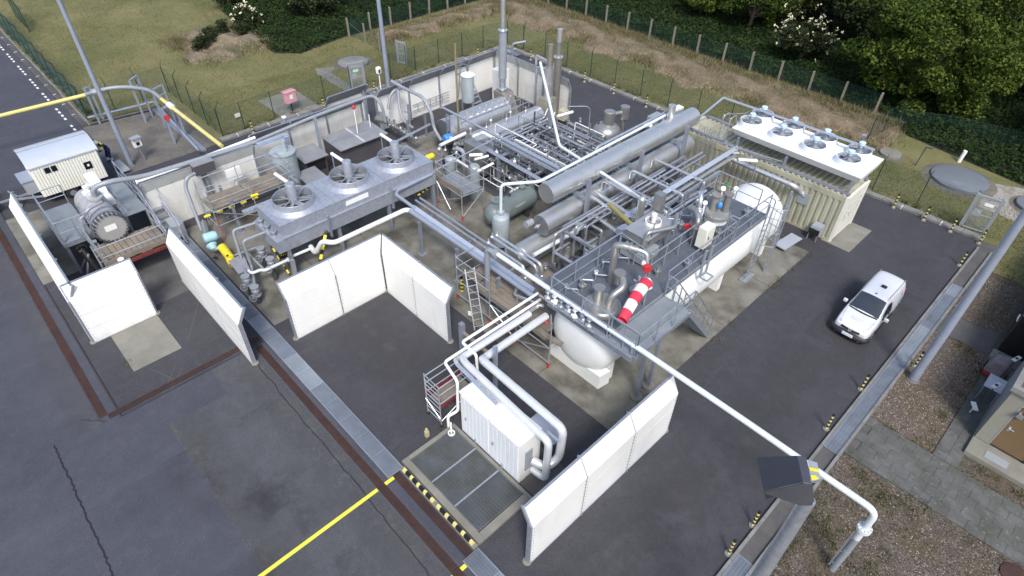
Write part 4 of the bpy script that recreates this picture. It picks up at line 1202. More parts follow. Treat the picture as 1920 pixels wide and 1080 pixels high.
for i, y in enumerate((-2.76, 0.12, 2.80)):
    c = V(-16.32, y, 2.90)
    f = part(t, 'fan_ring', MB().lathe(c, (0, 0, 1), [(0.0, 1.12), (0.10, 0.98), (0.16, 0.93), (0.42, 0.90), (0.42, 0.86), (0.16, 0.86), (0.02, 0.86)], 40, cap=False), galvsheet)
    part(f, 'fan_guard', MB().ring(c + V(0, 0, 0.42), (0, 0, 1), 0.88, 0.022, 36, 6), galv)
    part(f, 'shaft_floor', MB().lathe(c + V(0, 0, 0.008), (0, 0, 1), [(0, 0.855), (0.005, 0.855)], 30), M('fan_opening_%d' % i, (0.10, 0.095, 0.09), 0.8))
    bl = MB()
    for k in range(6):
        a = k * PI / 3 + 0.3 + i
        e = V(math.cos(a), math.sin(a), 0); s = V(-math.sin(a), math.cos(a), 0)
        bl.add([c + e * 0.2 - s * .07 + V(0, 0, .12), c + e * 0.2 + s * .07 + V(0, 0, .18), c + e * .8 + s * .13 + V(0, 0, .17), c + e * .8 - s * .13 + V(0, 0, .11)], [(0, 1, 2, 3)])
    part(f, 'fan_blades', bl, boxgrey)
    mb = MB()
    for k in range(6):
        a = k * PI / 3 + i
        mb.bar(c + V(0, 0, .33), c + V(0.86 * math.cos(a), 0.86 * math.sin(a), .33), 0.05, 0.03)
    part(f, 'motor_support', mb, galv)
    part(f, 'belt_guard', MB().lathe(c + V(0, 0, 0.1), (0, 0, 1), [(0, 0.21), (0.95, 0.21), (1.0, 0.19)], 20), galvsheet)
for y in (-3.95, -1.4, 1.4, 4.13):
    part(t, 'leg', MB().bar((-15.3, y, 0), (-15.3, y, 1.6), 0.16, 0.14), steelgrey)
    part(t, 'leg', MB().bar((-17.3, y, 0), (-17.3, y, 1.6), 0.16, 0.14), steelgrey)
for y in (-1.9, 1.55):
    part(t, 'bracket', MB().bar((-15.12, y, 1.35), (-15.12, y, 2.5), 0.09, 0.14), galv)
part(t, 'name_plate', MB().box(-15.205, -15.195, -0.86, 0.35, 2.50, 2.74), white)
part(t, 'rear_walkway', MB().box(-17.82, -17.60, -4.6, 4.1, 2.52, 2.66), galvsheet)
st = MB()
for y in np.arange(-4.2, 4.2, 0.9):
    st.bar((-17.62, y, 2.60), (-17.39, y, 2.60), 0.05, 0.04)
part(t, 'walkway_brackets', st, galv)
for k, x in enumerate((-16.95, -16.35, -15.75)):
    part(t, 'nozzle', MB().lathe((x, -4.24, 2.22), (0, 0, 1), [(0, 0.10), (0.18, 0.10), (0.18, 0.16), (0.23, 0.16), (0.23, 0.07), (0.33, 0.06)], 14), galv)
def striped(label, p, q, r=0.05, k=11, name='striped_brace', cat='brace', group='black and yellow striped braces', w=None):
    p, q = V(*p), V(*q)
    t = thing(name, label, cat, p, group)
    for i in range(k):
        a, b = p.lerp(q, i / k), p.lerp(q, (i + 1) / k)
        mb = MB().bar(a, b, w, 0.04) if w else MB().cyl(a, b, r, 10)
        part(t, 'band', mb, yellow if i % 2 == 0 else black)
    return t
striped('striped diagonal brace under the near side of the fan cooler', (-13.95, -3.75, 0), (-15.162, -2.076, 1.750), w=0.14, k=12)
striped('thin striped brace behind the valves at the cooler end', (-14.983, -4.224, 0.100), (-16.533, -4.280, 1.500), w=0.07, k=11)
striped('striped brace under the far end of the fan cooler', (-15.285, 3.178, 1.300), (-15.524, 4.185, 1.300), w=0.08, k=7)
striped('striped kick rail on the far concrete below the fan cooler', (-16.064, 2.572, 0.900), (-14.566, 2.791, 0.900), w=0.05, k=7)
# pale tubes standing off the three belt guards
lampw = M('pale_tube_lamp', (0.72, 0.74, 0.74), 0.4, 0, 0.03, 3)
LT = [((-18.098, -2.584, 3.600), (-16.994, -2.519, 3.600), 'pale tube lamp at the nearest fan of the long cooler'), ((-18.000, 0.305, 3.600), (-16.825, 0.332, 3.600), 'pale tube lamp at the middle fan of the long cooler'), ((-18.047, 3.164, 3.600), (-16.813, 3.131, 3.600), 'pale tube lamp at the farthest fan of the long cooler'),
      ((-16.216, 5.493, 2.900), (-16.346, 7.266, 2.900), 'pale tube lamp hanging over the blue motor'), ((-14.704, 6.144, 2.700), (-14.308, 6.667, 2.700), 'pale tube lamp on the middle scaffold'), ((-4.263, 16.349, 2.900), (-4.989, 15.781, 2.900), 'pale tube lamp in front of the corrugated container'), ((-14.855, 12.889, 2.600), (-14.653, 13.935, 2.600), 'pale tube lamp on the bent pole behind the stacks')]
for a, b, lb in LT:
    if lb:
        a_, b_ = V(*a), V(*b)
        lt = thing('tube_lamp', lb, 'lamp', a_, 'pale tube lamps on poles')
        part(lt, 'lamp_tube', MB().cyl(a_, b_, 0.085, 12), lampw)
        e = (b_ - a_).normalized()
        part(lt, 'end_cap', MB().cyl(b_, b_ + e * 0.05, 0.095, 12), boxgrey)
        part(lt, 'pole', MB().cyl((a_.x, a_.y, a_.z - 0.1), (a_.x, a_.y, max(0.02, a_.z - 1.9)), 0.03, 8), galv)
a_, b_ = V(*(-6.800, 7.743, 2.900)), V(*(-4.633, 6.663, 3.300))
solo(MB().cyl(a_, b_, 0.11, 12), 'olive_tube_lamp', olive, 'olive yellow tube sloping down to the small fan box', 'tube')

# ------------------------------------------------------------------ long silver vessels
def vessel(label, y0, y1, x, z, r, mat, bands=(), group=None, endmat=None, name='silver_vessel'):
    t = thing(name, label, 'vessel', (x, y0, 0), group)
    part(t, 'shell', MB().lathe((x, y0, z), (0, 1, 0), [(0, r * 0.985), (0.0, r), (y1 - y0, r), (y1 - y0, r * .985)], 36), mat)
    if endmat:
        part(t, 'end_plate', MB().lathe((x, y0 - 0.015, z), (0, 1, 0), [(0, r * 0.98), (0.02, r * 0.985)], 36), endmat)
    for b in bands:
        part(t, 'band', MB().lathe((x, b, z), (0, 1, 0), [(0, r + 0.012), (0.03, r + 0.012)], 36), galv)
    part(t, 'seam', MB().bar((x + r * 0.78, y0 + 0.05, z - r * 0.66), (x + r * 0.78, y1 - 0.05, z - r * 0.66), 0.02, 0.05), galv)
    return t
up = vessel('upper long silver clad vessel reaching to the corrugated container', 5.45, 16.9, -8.66, 3.58, 0.47, alu, (8.3, 10.9, 13.5, 15.8), 'stacked silver vessels', aludull)
part(up, 'nozzle', MB().cyl((-9.0, 15.2, 3.9), (-9.0, 15.2, 4.6), 0.20, 16), alu)
lo = vessel('lower long silver clad vessel under the upper one', 5.05, 16.6, -8.50, 2.12, 0.50, alu, (7.6, 10.2, 12.8, 15.2), 'stacked silver vessels', M('vessel_end_grey', (0.20, 0.21, 0.22), 0.5, 0.5, 0.1, 3))
part(lo, 'end_nozzle', MB().cyl((-8.55, 4.72, 2.12), (-8.55, 5.05, 2.12), 0.06, 12).cyl((-8.55, 4.86, 2.12), (-8.55, 4.90, 2.12), 0.12, 14), bright)
part(lo, 'motor', MB().cyl((-9.05, 4.65, 2.05), (-9.05, 5.05, 2.05), 0.17, 14), boxgrey)
third = vessel('lowest silver clad vessel with sloping end near the pale vertical vessel', 3.9, 12.0, -8.62, 0.92, 0.56, alu, (6.2, 8.8), 'stacked silver vessels', aludull)
part(third, 'cone_end', MB().lathe((-8.62, 3.9, 0.92), (0, -1, 0), [(0, 0.555), (0.32, 0.30), (0.34, 0.0)], 30, cap=False), alu)
# support frames of the vessels
def portal(label, x0, x1, y, h, beams=(1.4, 2.9), mat=steelgrey, w=0.16, group='grey steel support frames'):
    t = thing('support_frame', label, 'steel frame', ((x0 + x1) / 2, y, 0), group)
    for x in (x0, x1):
        part(t, 'column', MB().bar((x, y, 0), (x, y, h), w, w), mat)
        part(t, 'foot_plate', MB().cbox((x, y, 0.035), (0.34, 0.34, 0.03)), mat)
    for z in beams:
        part(t, 'beam', MB().bar((x0 + w / 2, y, z), (x1 - w / 2, y, z), w * 0.8, w), mat)
    return t
for y, lb in ((7.3, 'steel frame under the near end of the stacked silver vessels'), (11.2, 'steel frame in the middle of the stacked silver vessels'), (15.0, 'steel frame under the far end of the stacked silver vessels')):
    portal(lb, -9.45, -7.75, y, 3.95, (1.48, 2.92))
# ------------------------------------------------------------------ grey green tanks
t = thing('grey_tank', 'dark grey green horizontal tank with manhole and white label', 'tank', (-11.9, 5.0, 0))
part(t, 'shell', MB().lathe((-11.85, 4.75, 0.95), (0, 1, 0), [(0, 0.0), (0.04, 0.25), (0.14, 0.42), (0.30, 0.53), (0.42, 0.56), (2.9, 0.56), (3.02, 0.53), (3.18, 0.40), (3.27, 0.22), (3.30, 0.0)], 36, cap=False), tankgreen)
part(t, 'manhole', MB().lathe((-11.95, 5.55, 1.44), (0, 0, 1), [(0, 0.26), (0.12, 0.26), (0.12, 0.32), (0.17, 0.32), (0.17, 0.10), (0.28, 0.08)], 24), tankgreen)
part(t, 'nozzle', MB().lathe((-11.95, 7.3, 1.46), (0, 0, 1), [(0, 0.10), (0.14, 0.10), (0.14, 0.17), (0.18, 0.17)], 18), tankgreen)
part(t, 'label_plate', MB().hexa([(-11.274, 6.139, 1.250), (-11.309, 6.882, 1.250), (-11.351, 6.930, 1.080), (-11.333, 6.238, 1.080)] + [tuple(V(*q) + V(0.012, -0.004, 0.006)) for q in ((-11.274, 6.139, 1.250), (-11.309, 6.882, 1.250), (-11.351, 6.930, 1.080), (-11.333, 6.238, 1.080))]), white)
for y in (5.4, 7.3):
    part(t, 'saddle', MB().box(-12.25, -11.45, y - 0.08, y + 0.08, 0.018, 0.52), darksteel)
part(t, 'valve', MB().cyl((-11.9, 6.3, 1.4), (-11.9, 6.3, 1.75), 0.04, 8).ring((-11.9, 6.3, 1.75), (0, 0, 1), 0.11, 0.015, 16, 6).cyl((-12.0, 6.3, 1.62), (-11.8, 6.3, 1.62), 0.06, 10), darksteel)
t = thing('upright_vessel', 'pale grey upright vessel with a domed top and a bent pipe', 'vessel', (-10.35, 4.3, 0))
part(t, 'shell', MB().lathe((-10.35, 4.3, 0.35), (0, 0, 1), [(0, 0.0), (0.02, 0.25), (0.1, 0.38), (0.2, 0.42), (1.55, 0.42), (1.68, 0.38), (1.78, 0.26), (1.82, 0.12)], 32, cap=False), vesselblue)
part(t, 'top_flange', MB().lathe((-10.35, 4.3, 2.15), (0, 0, 1), [(0, 0.10), (0.06, 0.10), (0.06, 0.17), (0.14, 0.17)], 20), vesselblue)
part(t, 'lifting_lug', MB().ring((-10.12, 4.52, 2.1), (1, -1, 0), 0.07, 0.015, 14, 6), vesselblue)
part(t, 'lifting_lug', MB().ring((-10.58, 4.08, 2.1), (1, -1, 0), 0.07, 0.015, 14, 6), vesselblue)
for a in range(3):
    part(t, 'leg', MB().bar((-10.35 + .36 * math.cos(a * 2.09), 4.3 + .36 * math.sin(a * 2.09), 0), (-10.35 + .36 * math.cos(a * 2.09), 4.3 + .36 * math.sin(a * 2.09), 0.6), 0.08), vesselblue)
pipe('pale pipe rising from the upright vessel and running along the top silver vessel', [(-10.35, 4.3, 2.28), (-10.35, 4.3, 3.75), (-9.35, 5.75, 3.75), (-9.30, 16.2, 3.95)], 0.075, palepipe, bend=0.25)
pipe('second pale pipe beside the top silver vessel', [(-9.52, 9.6, 3.3), (-9.52, 9.9, 3.9), (-9.50, 15.8, 3.95), (-9.5, 16.1, 3.4)], 0.065, bluegrey, bend=0.2)
# ------------------------------------------------------------------ white storage tank with its deck
t = thing('storage_tank', 'large white horizontal storage tank under the grey deck', 'tank', (-2.75, 1.0, 0))
TX, TZ, TR = -2.78, 1.64, 1.44
part(t, 'shell', MB().lathe((TX, 1.0, TZ), (0, 1, 0), [(0, 0.0), (0.015, 0.45), (0.05, 0.8), (0.13, 1.08), (0.25, 1.28), (0.40, 1.40), (0.58, TR), (13.1, TR), (13.3, 1.38), (13.5, 1.24), (13.68, 1.0), (13.82, 0.68), (13.9, 0.35), (13.92, 0.0)], 56, cap=False), tankwhite)
for y in (1.9, 5.8, 9.6, 13.4):
    part(t, 'saddle', MB().box(TX - 1.25, TX + 1.25, y - 0.14, y + 0.14, 0.018, 0.9), tankwhite)
part(t, 'end_skirt', MB().poly([(-4.02, 1.16), (-1.50, 1.16), (-1.42, 1.7), (-4.08, 1.7)], 0.018, 0.72), tankwhite)
part(t, 'dome_nozzle', MB().cyl((-2.5, 1.55, 2.75), (-2.5, 1.3, 2.95), 0.10, 12), tankwhite)
part(t, 'strap', MB().lathe((TX, 1.86, TZ), (0, 1, 0), [(0, TR + .008), (0.05, TR + .008)], 56, cap=False), M('tank_weld', (0.62, 0.65, 0.64), 0.5))
t = thing('tank_deck', 'grey deck with handrails on top of the white storage tank', 'platform', (-2.7, 1.0, 3.0))
ZD = 3.1
plates = []
ys = [1.0, 2.55, 4.1, 5.65, 7.2, 8.75, 10.3, 12.0]
for a, b in zip(ys, ys[1:]):
    for c, d in ((-4.1, -2.75), (-2.75, -1.4)):
        part(t, 'deck_plate', MB().box(c + .006, d - .006, a + .006, b - .006, ZD - 0.035, ZD), deckmat)
part(t, 'deck_frame', MB().box(-4.14, -1.36, 0.96, 1.0, ZD - .16, ZD + .02).box(-4.14, -1.36, 12.0, 12.04, ZD - .16, ZD + .02).box(-4.14, -4.1, 1.0, 12.0, ZD - .16, ZD + .02).box(-1.4, -1.36, 1.0, 12.0, ZD - .16, ZD + .02), galv)
part(t, 'deck_plate', MB().box(-5.0, -4.15, 1.2, 6.0, ZD - 0.045, ZD - 0.01), deckmat)
railing(t, [(-1.40, 4.4, ZD), (-1.40, 9.05, ZD), (-1.75, 9.05, ZD), (-1.75, 9.3, ZD), (-1.42, 9.3, ZD), (-1.42, 12.0, ZD)], step=1.5)
railing(t, [(-1.9, 12.0, ZD), (-4.1, 12.0, ZD), (-4.1, 7.0, ZD)], step=1.4)
railing(t, [(-4.1, 5.0, ZD), (-4.1, 1.0, ZD), (-2.6, 1.0, ZD), (-0.2, 1.0, ZD)], step=1.2)
railing(t, [(-4.1, 4.95, ZD), (-2.4, 4.75, ZD), (-2.4, 7.6, ZD)], step=1.1)
for x, y in ((-4.0, 3.2), (-4.0, 6.4), (-4.0, 11.9)):
    part(t, 'leg', MB().bar((x, y, 0), (x, y, ZD - 0.16), 0.12), steelgrey)
# landing and stair
t = thing('deck_stair', 'grey landing and stair leading down from the tank deck', 'stair', (-0.7, 3.0, 0))
ZL = 3.0
part(t, 'landing', MB().box(-1.34, -0.16, 1.05, 4.3, ZL - 0.05, ZL), stepgrey)
part(t, 'landing_frame', MB().box(-1.36, -0.12, 1.0, 1.05, ZL - .18, ZL + .02).box(-0.16, -0.12, 1.05, 4.3, ZL - .18, ZL + .02).box(-1.36, -0.12, 4.3, 4.34, ZL - .18, ZL + .02), galv)
for x, y in ((-0.26, 1.93), (-0.26, 2.69)):
    part(t, 'leg', MB().bar((x, y, 0.1), (x, y, ZL - 0.18), 0.13), steelgrey)
    part(t, 'footing', MB().lathe((x, y, 0.0), (0, 0, 1), [(0, 0.24), (0.10, 0.24), (0.12, 0.14)], 12), conc_pale)
S0, S1 = V(0, 4.34, ZL), V(0, 6.7, 0.06)
for x in (-0.95, -0.17):
    part(t, 'stringer', MB().bar((x, S0.y, S0.z - .1), (x, S1.y, S1.z + .02), 0.05, 0.20), galv)
for i in range(13):
    y = S0.y + (S1.y - S0.y) * (i + 0.7) / 13; z = S0.z + (S1.z - S0.z) * (i + 0.7) / 13
    part(t, 'tread', MB().box(-0.92, -0.20, y - 0.12, y + 0.12, z - 0.03, z), stepgrey)
for x in (-0.95, -0.17):
    railing(t, [(x, S0.y, S0.z), (x, S1.y, S1.z + 0.03)], 1.0, step=0.7)
railing(t, [(-0.16, 1.05, ZL), (-0.16, 4.3, ZL)], 1.05, step=1.1)
railing(t, [(-1.3, 4.3, ZL), (-0.98, 4.3, ZL)], 1.05, step=0.5)
railing(t, [(-1.3, 1.05, ZL), (-0.16, 1.05, ZL)], 1.05, step=0.6)
# caged ladder at the far end of the deck
t = thing('cage_ladder', 'caged ladder up to the far end of the tank deck', 'ladder', (-1.1, 11.4, 0))
for y in (11.1, 11.55):
    part(t, 'stile', MB().tube([(-1.05, y, 0), (-1.05, y, 3.1), (-1.05, y, 4.25), (-1.35, y, 4.25)], 0.028, 8, 0.15), galv)
for i in range(11):
    part(t, 'rung', MB().cyl((-1.05, 11.1, 0.25 + i * 0.28), (-1.05, 11.55, 0.25 + i * 0.28), 0.014, 6), galv)
for z in (2.3, 3.0, 3.7, 4.2):
    pts = [V(-1.05 + 0.72 * math.sin(a), 11.32 - 0.36 * math.cos(a), z) for a in np.linspace(0, PI, 12)]
    part(t, 'cage_hoop', MB().tube(pts, 0.018, 6, 0.02, 1), galv)
for a in (0.5, 1.1, 1.57, 2.05, 2.65):
    x, y = -1.05 + 0.72 * math.sin(a), 11.32 - 0.36 * math.cos(a)
    part(t, 'cage_bar', MB().cyl((x, y, 2.3), (x, y, 4.2), 0.012, 6), galv)
part(t, 'foot_block', MB().box(-1.25, -0.9, 10.9, 11.75, 0.018, 0.10), galv)
solo(MB().bar((-0.75, 12.35, 0.0), (-0.9, 12.6, 4.3), 0.10), 'mast_post', galv, 'slanted galvanised post beside the caged ladder', 'post')
solo(MB().cbox((-1.05, 15.15, 0.22), (0.62, 1.5, 0.05), -0.1), 'ramp_plate', M('pale_plate', (0.50, 0.55, 0.64), 0.35, 0.4, 0.05, 1), 'pale sloping metal plate on the concrete by the end of the white tank', 'plate')

# ------------------------------------------------------------------ equipment on the deck
def nozzle_stack(label, x, y, z, prof, mat, cat='fitting', name='deck_fitting', n=28):
    return solo(MB().lathe((x, y, z), (0, 0, 1), prof, n), name, mat, label, cat)
t = thing('deck_dome', 'round grey manhole dome with valves at the near end of the deck', 'manhole dome', (-2.45, 2.15, ZD))
part(t, 'lid', MB().lathe((-2.45, 2.0, ZD), (0, 0, 1), [(0, 0.62), (0.05, 0.62), (0.05, 0.70), (0.14, 0.70), (0.14, 0.60), (0.2, 0.55)], 36), aludull)
part(t, 'valve_body', MB().cyl((-2.72, 2.05, ZD + .2), (-2.72, 2.05, ZD + .75), 0.18, 18).cyl((-2.72, 2.05, ZD + .75), (-2.72, 2.05, ZD + .81), 0.22, 18), aludull)
part(t, 'elbow_pipe', MB().tube([(-2.3, 2.15, ZD + .2), (-2.25, 2.2, ZD + .6), (-2.1, 2.7, ZD + .85), (-2.45, 2.95, ZD + .95)], 0.13, 14, 0.3), aludull)
part(t, 'flange_cap', MB().cyl((-2.55, 2.95, ZD + .6), (-2.55, 2.95, ZD + 1.05), 0.15, 18).cyl((-2.55, 2.95, ZD + 1.05), (-2.55, 2.95, ZD + 1.1), 0.22, 20), aludull)
pipe('tall weathered vent pipe standing on the deck', [(-3.15, 3.35, ZD), (-3.17, 3.3, ZD + 1.8), (-2.95, 3.4, ZD + 1.87), (-2.4, 3.65, ZD + 1.85)], 0.135, aludull, bend=0.18, n=16, flanges=[((-2.65, 3.53, ZD + 1.86), (1, .5, 0))])
t = thing('red_valve', 'red disc valve hanging from the bent pipe on the deck', 'valve', (-2.1, 3.7, ZD))
part(t, 'bent_pipe', MB().tube([(-2.42, 3.65, ZD + 1.85), (-2.1, 3.8, ZD + 1.8), (-2.0, 3.75, ZD + 1.4)], 0.075, 12, 0.2), bright)
part(t, 'disc', MB().cyl((-1.95, 3.66, ZD + 1.35), (-1.80, 3.55, ZD + 1.32), 0.16, 20), red)
part(t, 'body', MB().ball((-2.08, 3.75, ZD + 1.35), 0.14), white)
part(t, 'lower_pipe', MB().tube([(-1.9, 3.7, ZD + 1.2), (-1.95, 3.7, ZD + .8), (-2.0, 3.72, ZD + .3)], 0.05, 10), galv)
t = thing('valve_tree', 'bright valve tree standing on the deck below the red disc', 'valve', (-2.0, 3.4, ZD))
part(t, 'base', MB().lathe((-2.02, 3.45, ZD), (0, 0, 1), [(0, 0.22), (.25, .22), (.25, .28), (.31, .28)], 20), aludull)
part(t, 'valve', MB().ball((-2.02, 3.45, ZD + .48), 0.13).cyl((-2.02, 3.45, ZD + .5), (-2.02, 3.45, ZD + .95), 0.05, 10).cyl((-2.25, 3.5, ZD + .62), (-1.75, 3.4, ZD + .62), 0.04, 10), bright)
part(t, 'loop_pipe', MB().tube([(-1.95, 3.45, ZD + .5), (-1.65, 3.45, ZD + .52), (-1.6, 3.75, ZD + .52), (-1.95, 3.85, ZD + .55)], 0.05, 10, 0.1), white)
# boxed cooler with a small fan
t = thing('fan_box', 'square grey cooler box with one small white fan on the deck', 'cooler', (-3.6, 6.1, ZD))
part(t, 'housing', MB().hexa([(-4.05, 5.2, 3.8), (-3.05, 5.2, 3.8), (-3.0, 6.9, 3.8), (-4.05, 6.95, 3.8), (-4.08, 5.18, 4.25), (-3.02, 5.18, 4.25), (-2.97, 6.92, 4.25), (-4.08, 6.97, 4.25)]), aludull, bevel=0.015)
part(t, 'roof', MB().box(-4.11, -2.95, 5.14, 7.0, 4.253, 4.275), M('fan_box_roof', (0.46, 0.47, 0.48), 0.45, 0.6, 0.08, 2))
part(t, 'fan_ring', MB().lathe((-3.55, 6.25, 4.278), (0, 0, 1), [(0, 0.34), (0.14, 0.33), (0.14, 0.30), (0.0, 0.30)], 30, cap=False), white)
part(t, 'fan_floor', MB().lathe((-3.55, 6.25, 4.28), (0, 0, 1), [(0, 0.295), (0.006, 0.295)], 24), boxgrey)
fb = MB()
for k in range(5):
    a = k * 1.257
    fb.bar((-3.55, 6.25, 4.34), (-3.55 + .28 * math.cos(a), 6.25 + .28 * math.sin(a), 4.34), 0.09, 0.015)
part(t, 'fan_blades', fb, M('fan_blade_grey', (0.30, 0.31, 0.33), 0.5))
part(t, 'motor', MB().cyl((-3.55, 6.25, 4.3), (-3.55, 6.25, 4.62), 0.09, 14).cyl((-3.55, 6.25, 4.62), (-3.55, 6.25, 4.72), 0.11, 14), white)
part(t, 'bent_duct', MB().tube([(-3.15, 5.15, 3.9), (-3.1, 5.25, 4.55), (-2.65, 6.4, 4.5), (-3.1, 7.2, 4.5)], 0.085, 12, 0.12), aludull)
part(t, 'side_duct', MB().hexa([(-4.75, 5.5, 3.55), (-4.1, 5.3, 3.75), (-4.1, 5.75, 3.75), (-4.75, 5.95, 3.55), (-4.75, 5.5, 3.75), (-4.1, 5.3, 4.05), (-4.1, 5.75, 4.05), (-4.75, 5.95, 3.75)]), bluegrey)
for x, y in ((-3.95, 5.3), (-3.12, 5.3), (-3.1, 6.8), (-3.95, 6.8)):
    part(t, 'leg', MB().bar((x, y, ZD), (x, y, 3.8), 0.07), galv)
part(t, 'lower_tray', MB().hexa([(-4.0, 4.95, 3.2), (-2.9, 4.95, 3.2), (-2.9, 6.0, 3.2), (-4.0, 6.0, 3.2), (-4.0, 4.95, 3.62), (-2.9, 4.95, 3.62), (-2.9, 6.0, 3.62), (-4.0, 6.0, 3.62)]), boxgrey)
part(t, 'hose', MB().tube([(-3.35, 6.05, 4.4), (-3.2, 5.8, 4.5), (-3.05, 5.5, 4.35), (-3.02, 5.3, 4.0)], 0.018, 6, 0.1), black)
part(t, 'square_stack', MB().bar((-4.05, 7.25, 3.6), (-4.05, 7.25, 5.0), 0.36, 0.36), aludull)
# far end of the deck
t = thing('deck_manhole', 'white necked manhole with grey lid and valves at the far end of the deck', 'manhole dome', (-2.75, 10.0, ZD))
part(t, 'neck', MB().lathe((-2.75, 10.0, ZD), (0, 0, 1), [(0, 0.50), (0.28, 0.50)], 36), tankwhite)
part(t, 'lid', MB().lathe((-2.75, 10.0, ZD + .28), (0, 0, 1), [(0, 0.60), (0.09, 0.60), (0.09, 0.52), (0.14, 0.5)], 36), M('lid_grey', (0.28, 0.29, 0.28), 0.5, 0.2))
part(t, 'nozzle', MB().cyl((-2.95, 10.0, ZD + .42), (-2.95, 10.0, ZD + 1.15), 0.17, 16).cyl((-2.95, 10.0, ZD + 1.15), (-2.95, 10.0, ZD + 1.2), 0.24, 16), M('nozzle_grey', (0.32, 0.31, 0.29), 0.5, 0.3))
part(t, 'nozzle', MB().cyl((-2.55, 10.25, ZD + .42), (-2.55, 10.25, ZD + 1.25), 0.15, 16).cyl((-2.55, 10.25, ZD + 1.25), (-2.55, 10.25, ZD + 1.3), 0.21, 16), M('nozzle_dark', (0.24, 0.23, 0.22), 0.5, 0.3))
part(t, 'gauge', MB().cyl((-2.85, 10.15, ZD + 1.45), (-2.82, 10.12, ZD + 1.5), 0.11, 16).cyl((-2.85, 10.15, ZD + 1.2), (-2.85, 10.15, ZD + 1.45), 0.03, 8), white)
part(t, 'gauge', MB().cyl((-2.45, 10.5, ZD + 1.5), (-2.43, 10.46, ZD + 1.54), 0.09, 16).cyl((-2.45, 10.5, ZD + 1.3), (-2.45, 10.5, ZD + 1.5), 0.03, 8), white)
part(t, 'blue_cover', MB().ball((-2.65, 9.85, ZD + .85), 0.12, sz=1.5), blue)
part(t, 'green_handle', MB().bar((-3.0, 10.4, ZD + 1.3), (-2.85, 10.5, ZD + 1.6), 0.12), M('green_handle_paint', (0.06, 0.22, 0.10), 0.5))
part(t, 'bolt', MB().ring((-2.75, 10.0, ZD + .40), (0, 0, 1), 0.55, 0.02, 26, 6), galv)
for i, (x, y, zt) in enumerate(((-3.0, 8.75, 1.6), (-2.55, 8.05, 1.1))):
    t = thing('pipe_tree', ['bright bent pipe tree with valves in the middle of the deck', 'grey elbow pipe beside the red handwheel on the deck'][i], 'valve', (x, y, ZD))
    mt = bright if i == 0 else aludull
    part(t, 'base', MB().lathe((x, y, ZD), (0, 0, 1), [(0, .18), (.2, .18), (.2, .24), (.27, .24), (.27, .14), (.6, .14), (.6, .2), (.66, .2)], 20), aludull)
    part(t, 'elbow', MB().tube([(x, y, ZD + .6), (x, y, ZD + zt - .2), (x - .25, y + .3, ZD + zt), (x - .75, y + .55, ZD + zt - (.1 if i else .6))], 0.09 if i == 0 else 0.11, 12, 0.3), mt)
    if i == 0:
        part(t, 'valve', MB().ball((x + .08, y - .1, ZD + .95), 0.15).ball((x + .2, y - .15, ZD + .7), 0.12).cyl((x, y, ZD + 1.0), (x + .35, y - .3, ZD + .9), 0.05, 8), bright)
        part(t, 'valve', MB().ball((x + .1, y + .2, ZD + 1.25), 0.11).cyl((x + .1, y + .2, ZD + .4), (x + .1, y + .2, ZD + 1.25), 0.04, 8), white)
    else:
        part(t, 'handwheel', MB().cyl((x - .32, y - .15, ZD + .55), (x - .40, y - .12, ZD + .57), 0.16, 18), red)
t = thing('control_cabinet', 'white control cabinet on the handrail of the deck', 'cabinet', (-1.9, 7.6, ZD))
part(t, 'case', MB().cbox((-1.95, 7.72, ZD + .72), (0.42, 0.62, 0.95), 0.0), beigewhite, bevel=0.02)
part(t, 'lock', MB().cbox((-1.73, 7.6, ZD + .75), (0.02, 0.05, 0.12)), black)
part(t, 'leg', MB().bar((-1.95, 7.5, ZD), (-1.95, 7.5, ZD + .25), 0.06).bar((-1.95, 7.95, ZD), (-1.95, 7.95, ZD + .25), 0.06), galv)
t = thing('hanging_bracket', 'grey box frame hung outside the deck rail under the control cabinet', 'frame', (-1.2, 7.1, ZD - .4))
part(t, 'frame', MB().bar((-1.3, 6.8, ZD - .55), (-1.3, 6.8, ZD + .8), .07).bar((-1.3, 7.25, ZD - .55), (-1.3, 7.25, ZD + .8), .07).bar((-1.3, 6.8, ZD - .55), (-1.3, 7.25, ZD - .55), .07).bar((-0.95, 6.8, ZD - .55), (-0.95, 7.25, ZD - .55), .05).bar((-1.3, 6.8, ZD - .55), (-0.95, 6.8, ZD - .55), .05).bar((-1.3, 7.25, ZD - .55), (-.95, 7.25, ZD - .55), .05), boxgrey)
# cluster of bright valves on the near deck edge
t = thing('valve_row', 'row of bright valves and fittings along the near edge of the deck', 'valves', (-3.2, 0.85, ZD))
for i in range(7):
    x = -4.0 + i * 0.33
    part(t, 'valve', MB().ball((x, 0.72 + .08 * (i % 2), ZD + .25), 0.10, 10, 6).cyl((x, .72, ZD + .05), (x, .72, ZD + .55), .035, 8).cyl((x - .13, .72, ZD + .25), (x + .13, .72, ZD + .25), .05, 8).ring((x, .72, ZD + .55), (0, 0, 1), .08, .014, 12, 5), [bright, white, galv][i % 3])
part(t, 'header_pipe', MB().cyl((-4.4, .72, ZD + .12), (-1.7, .72, ZD + .12), .05, 10), galv)
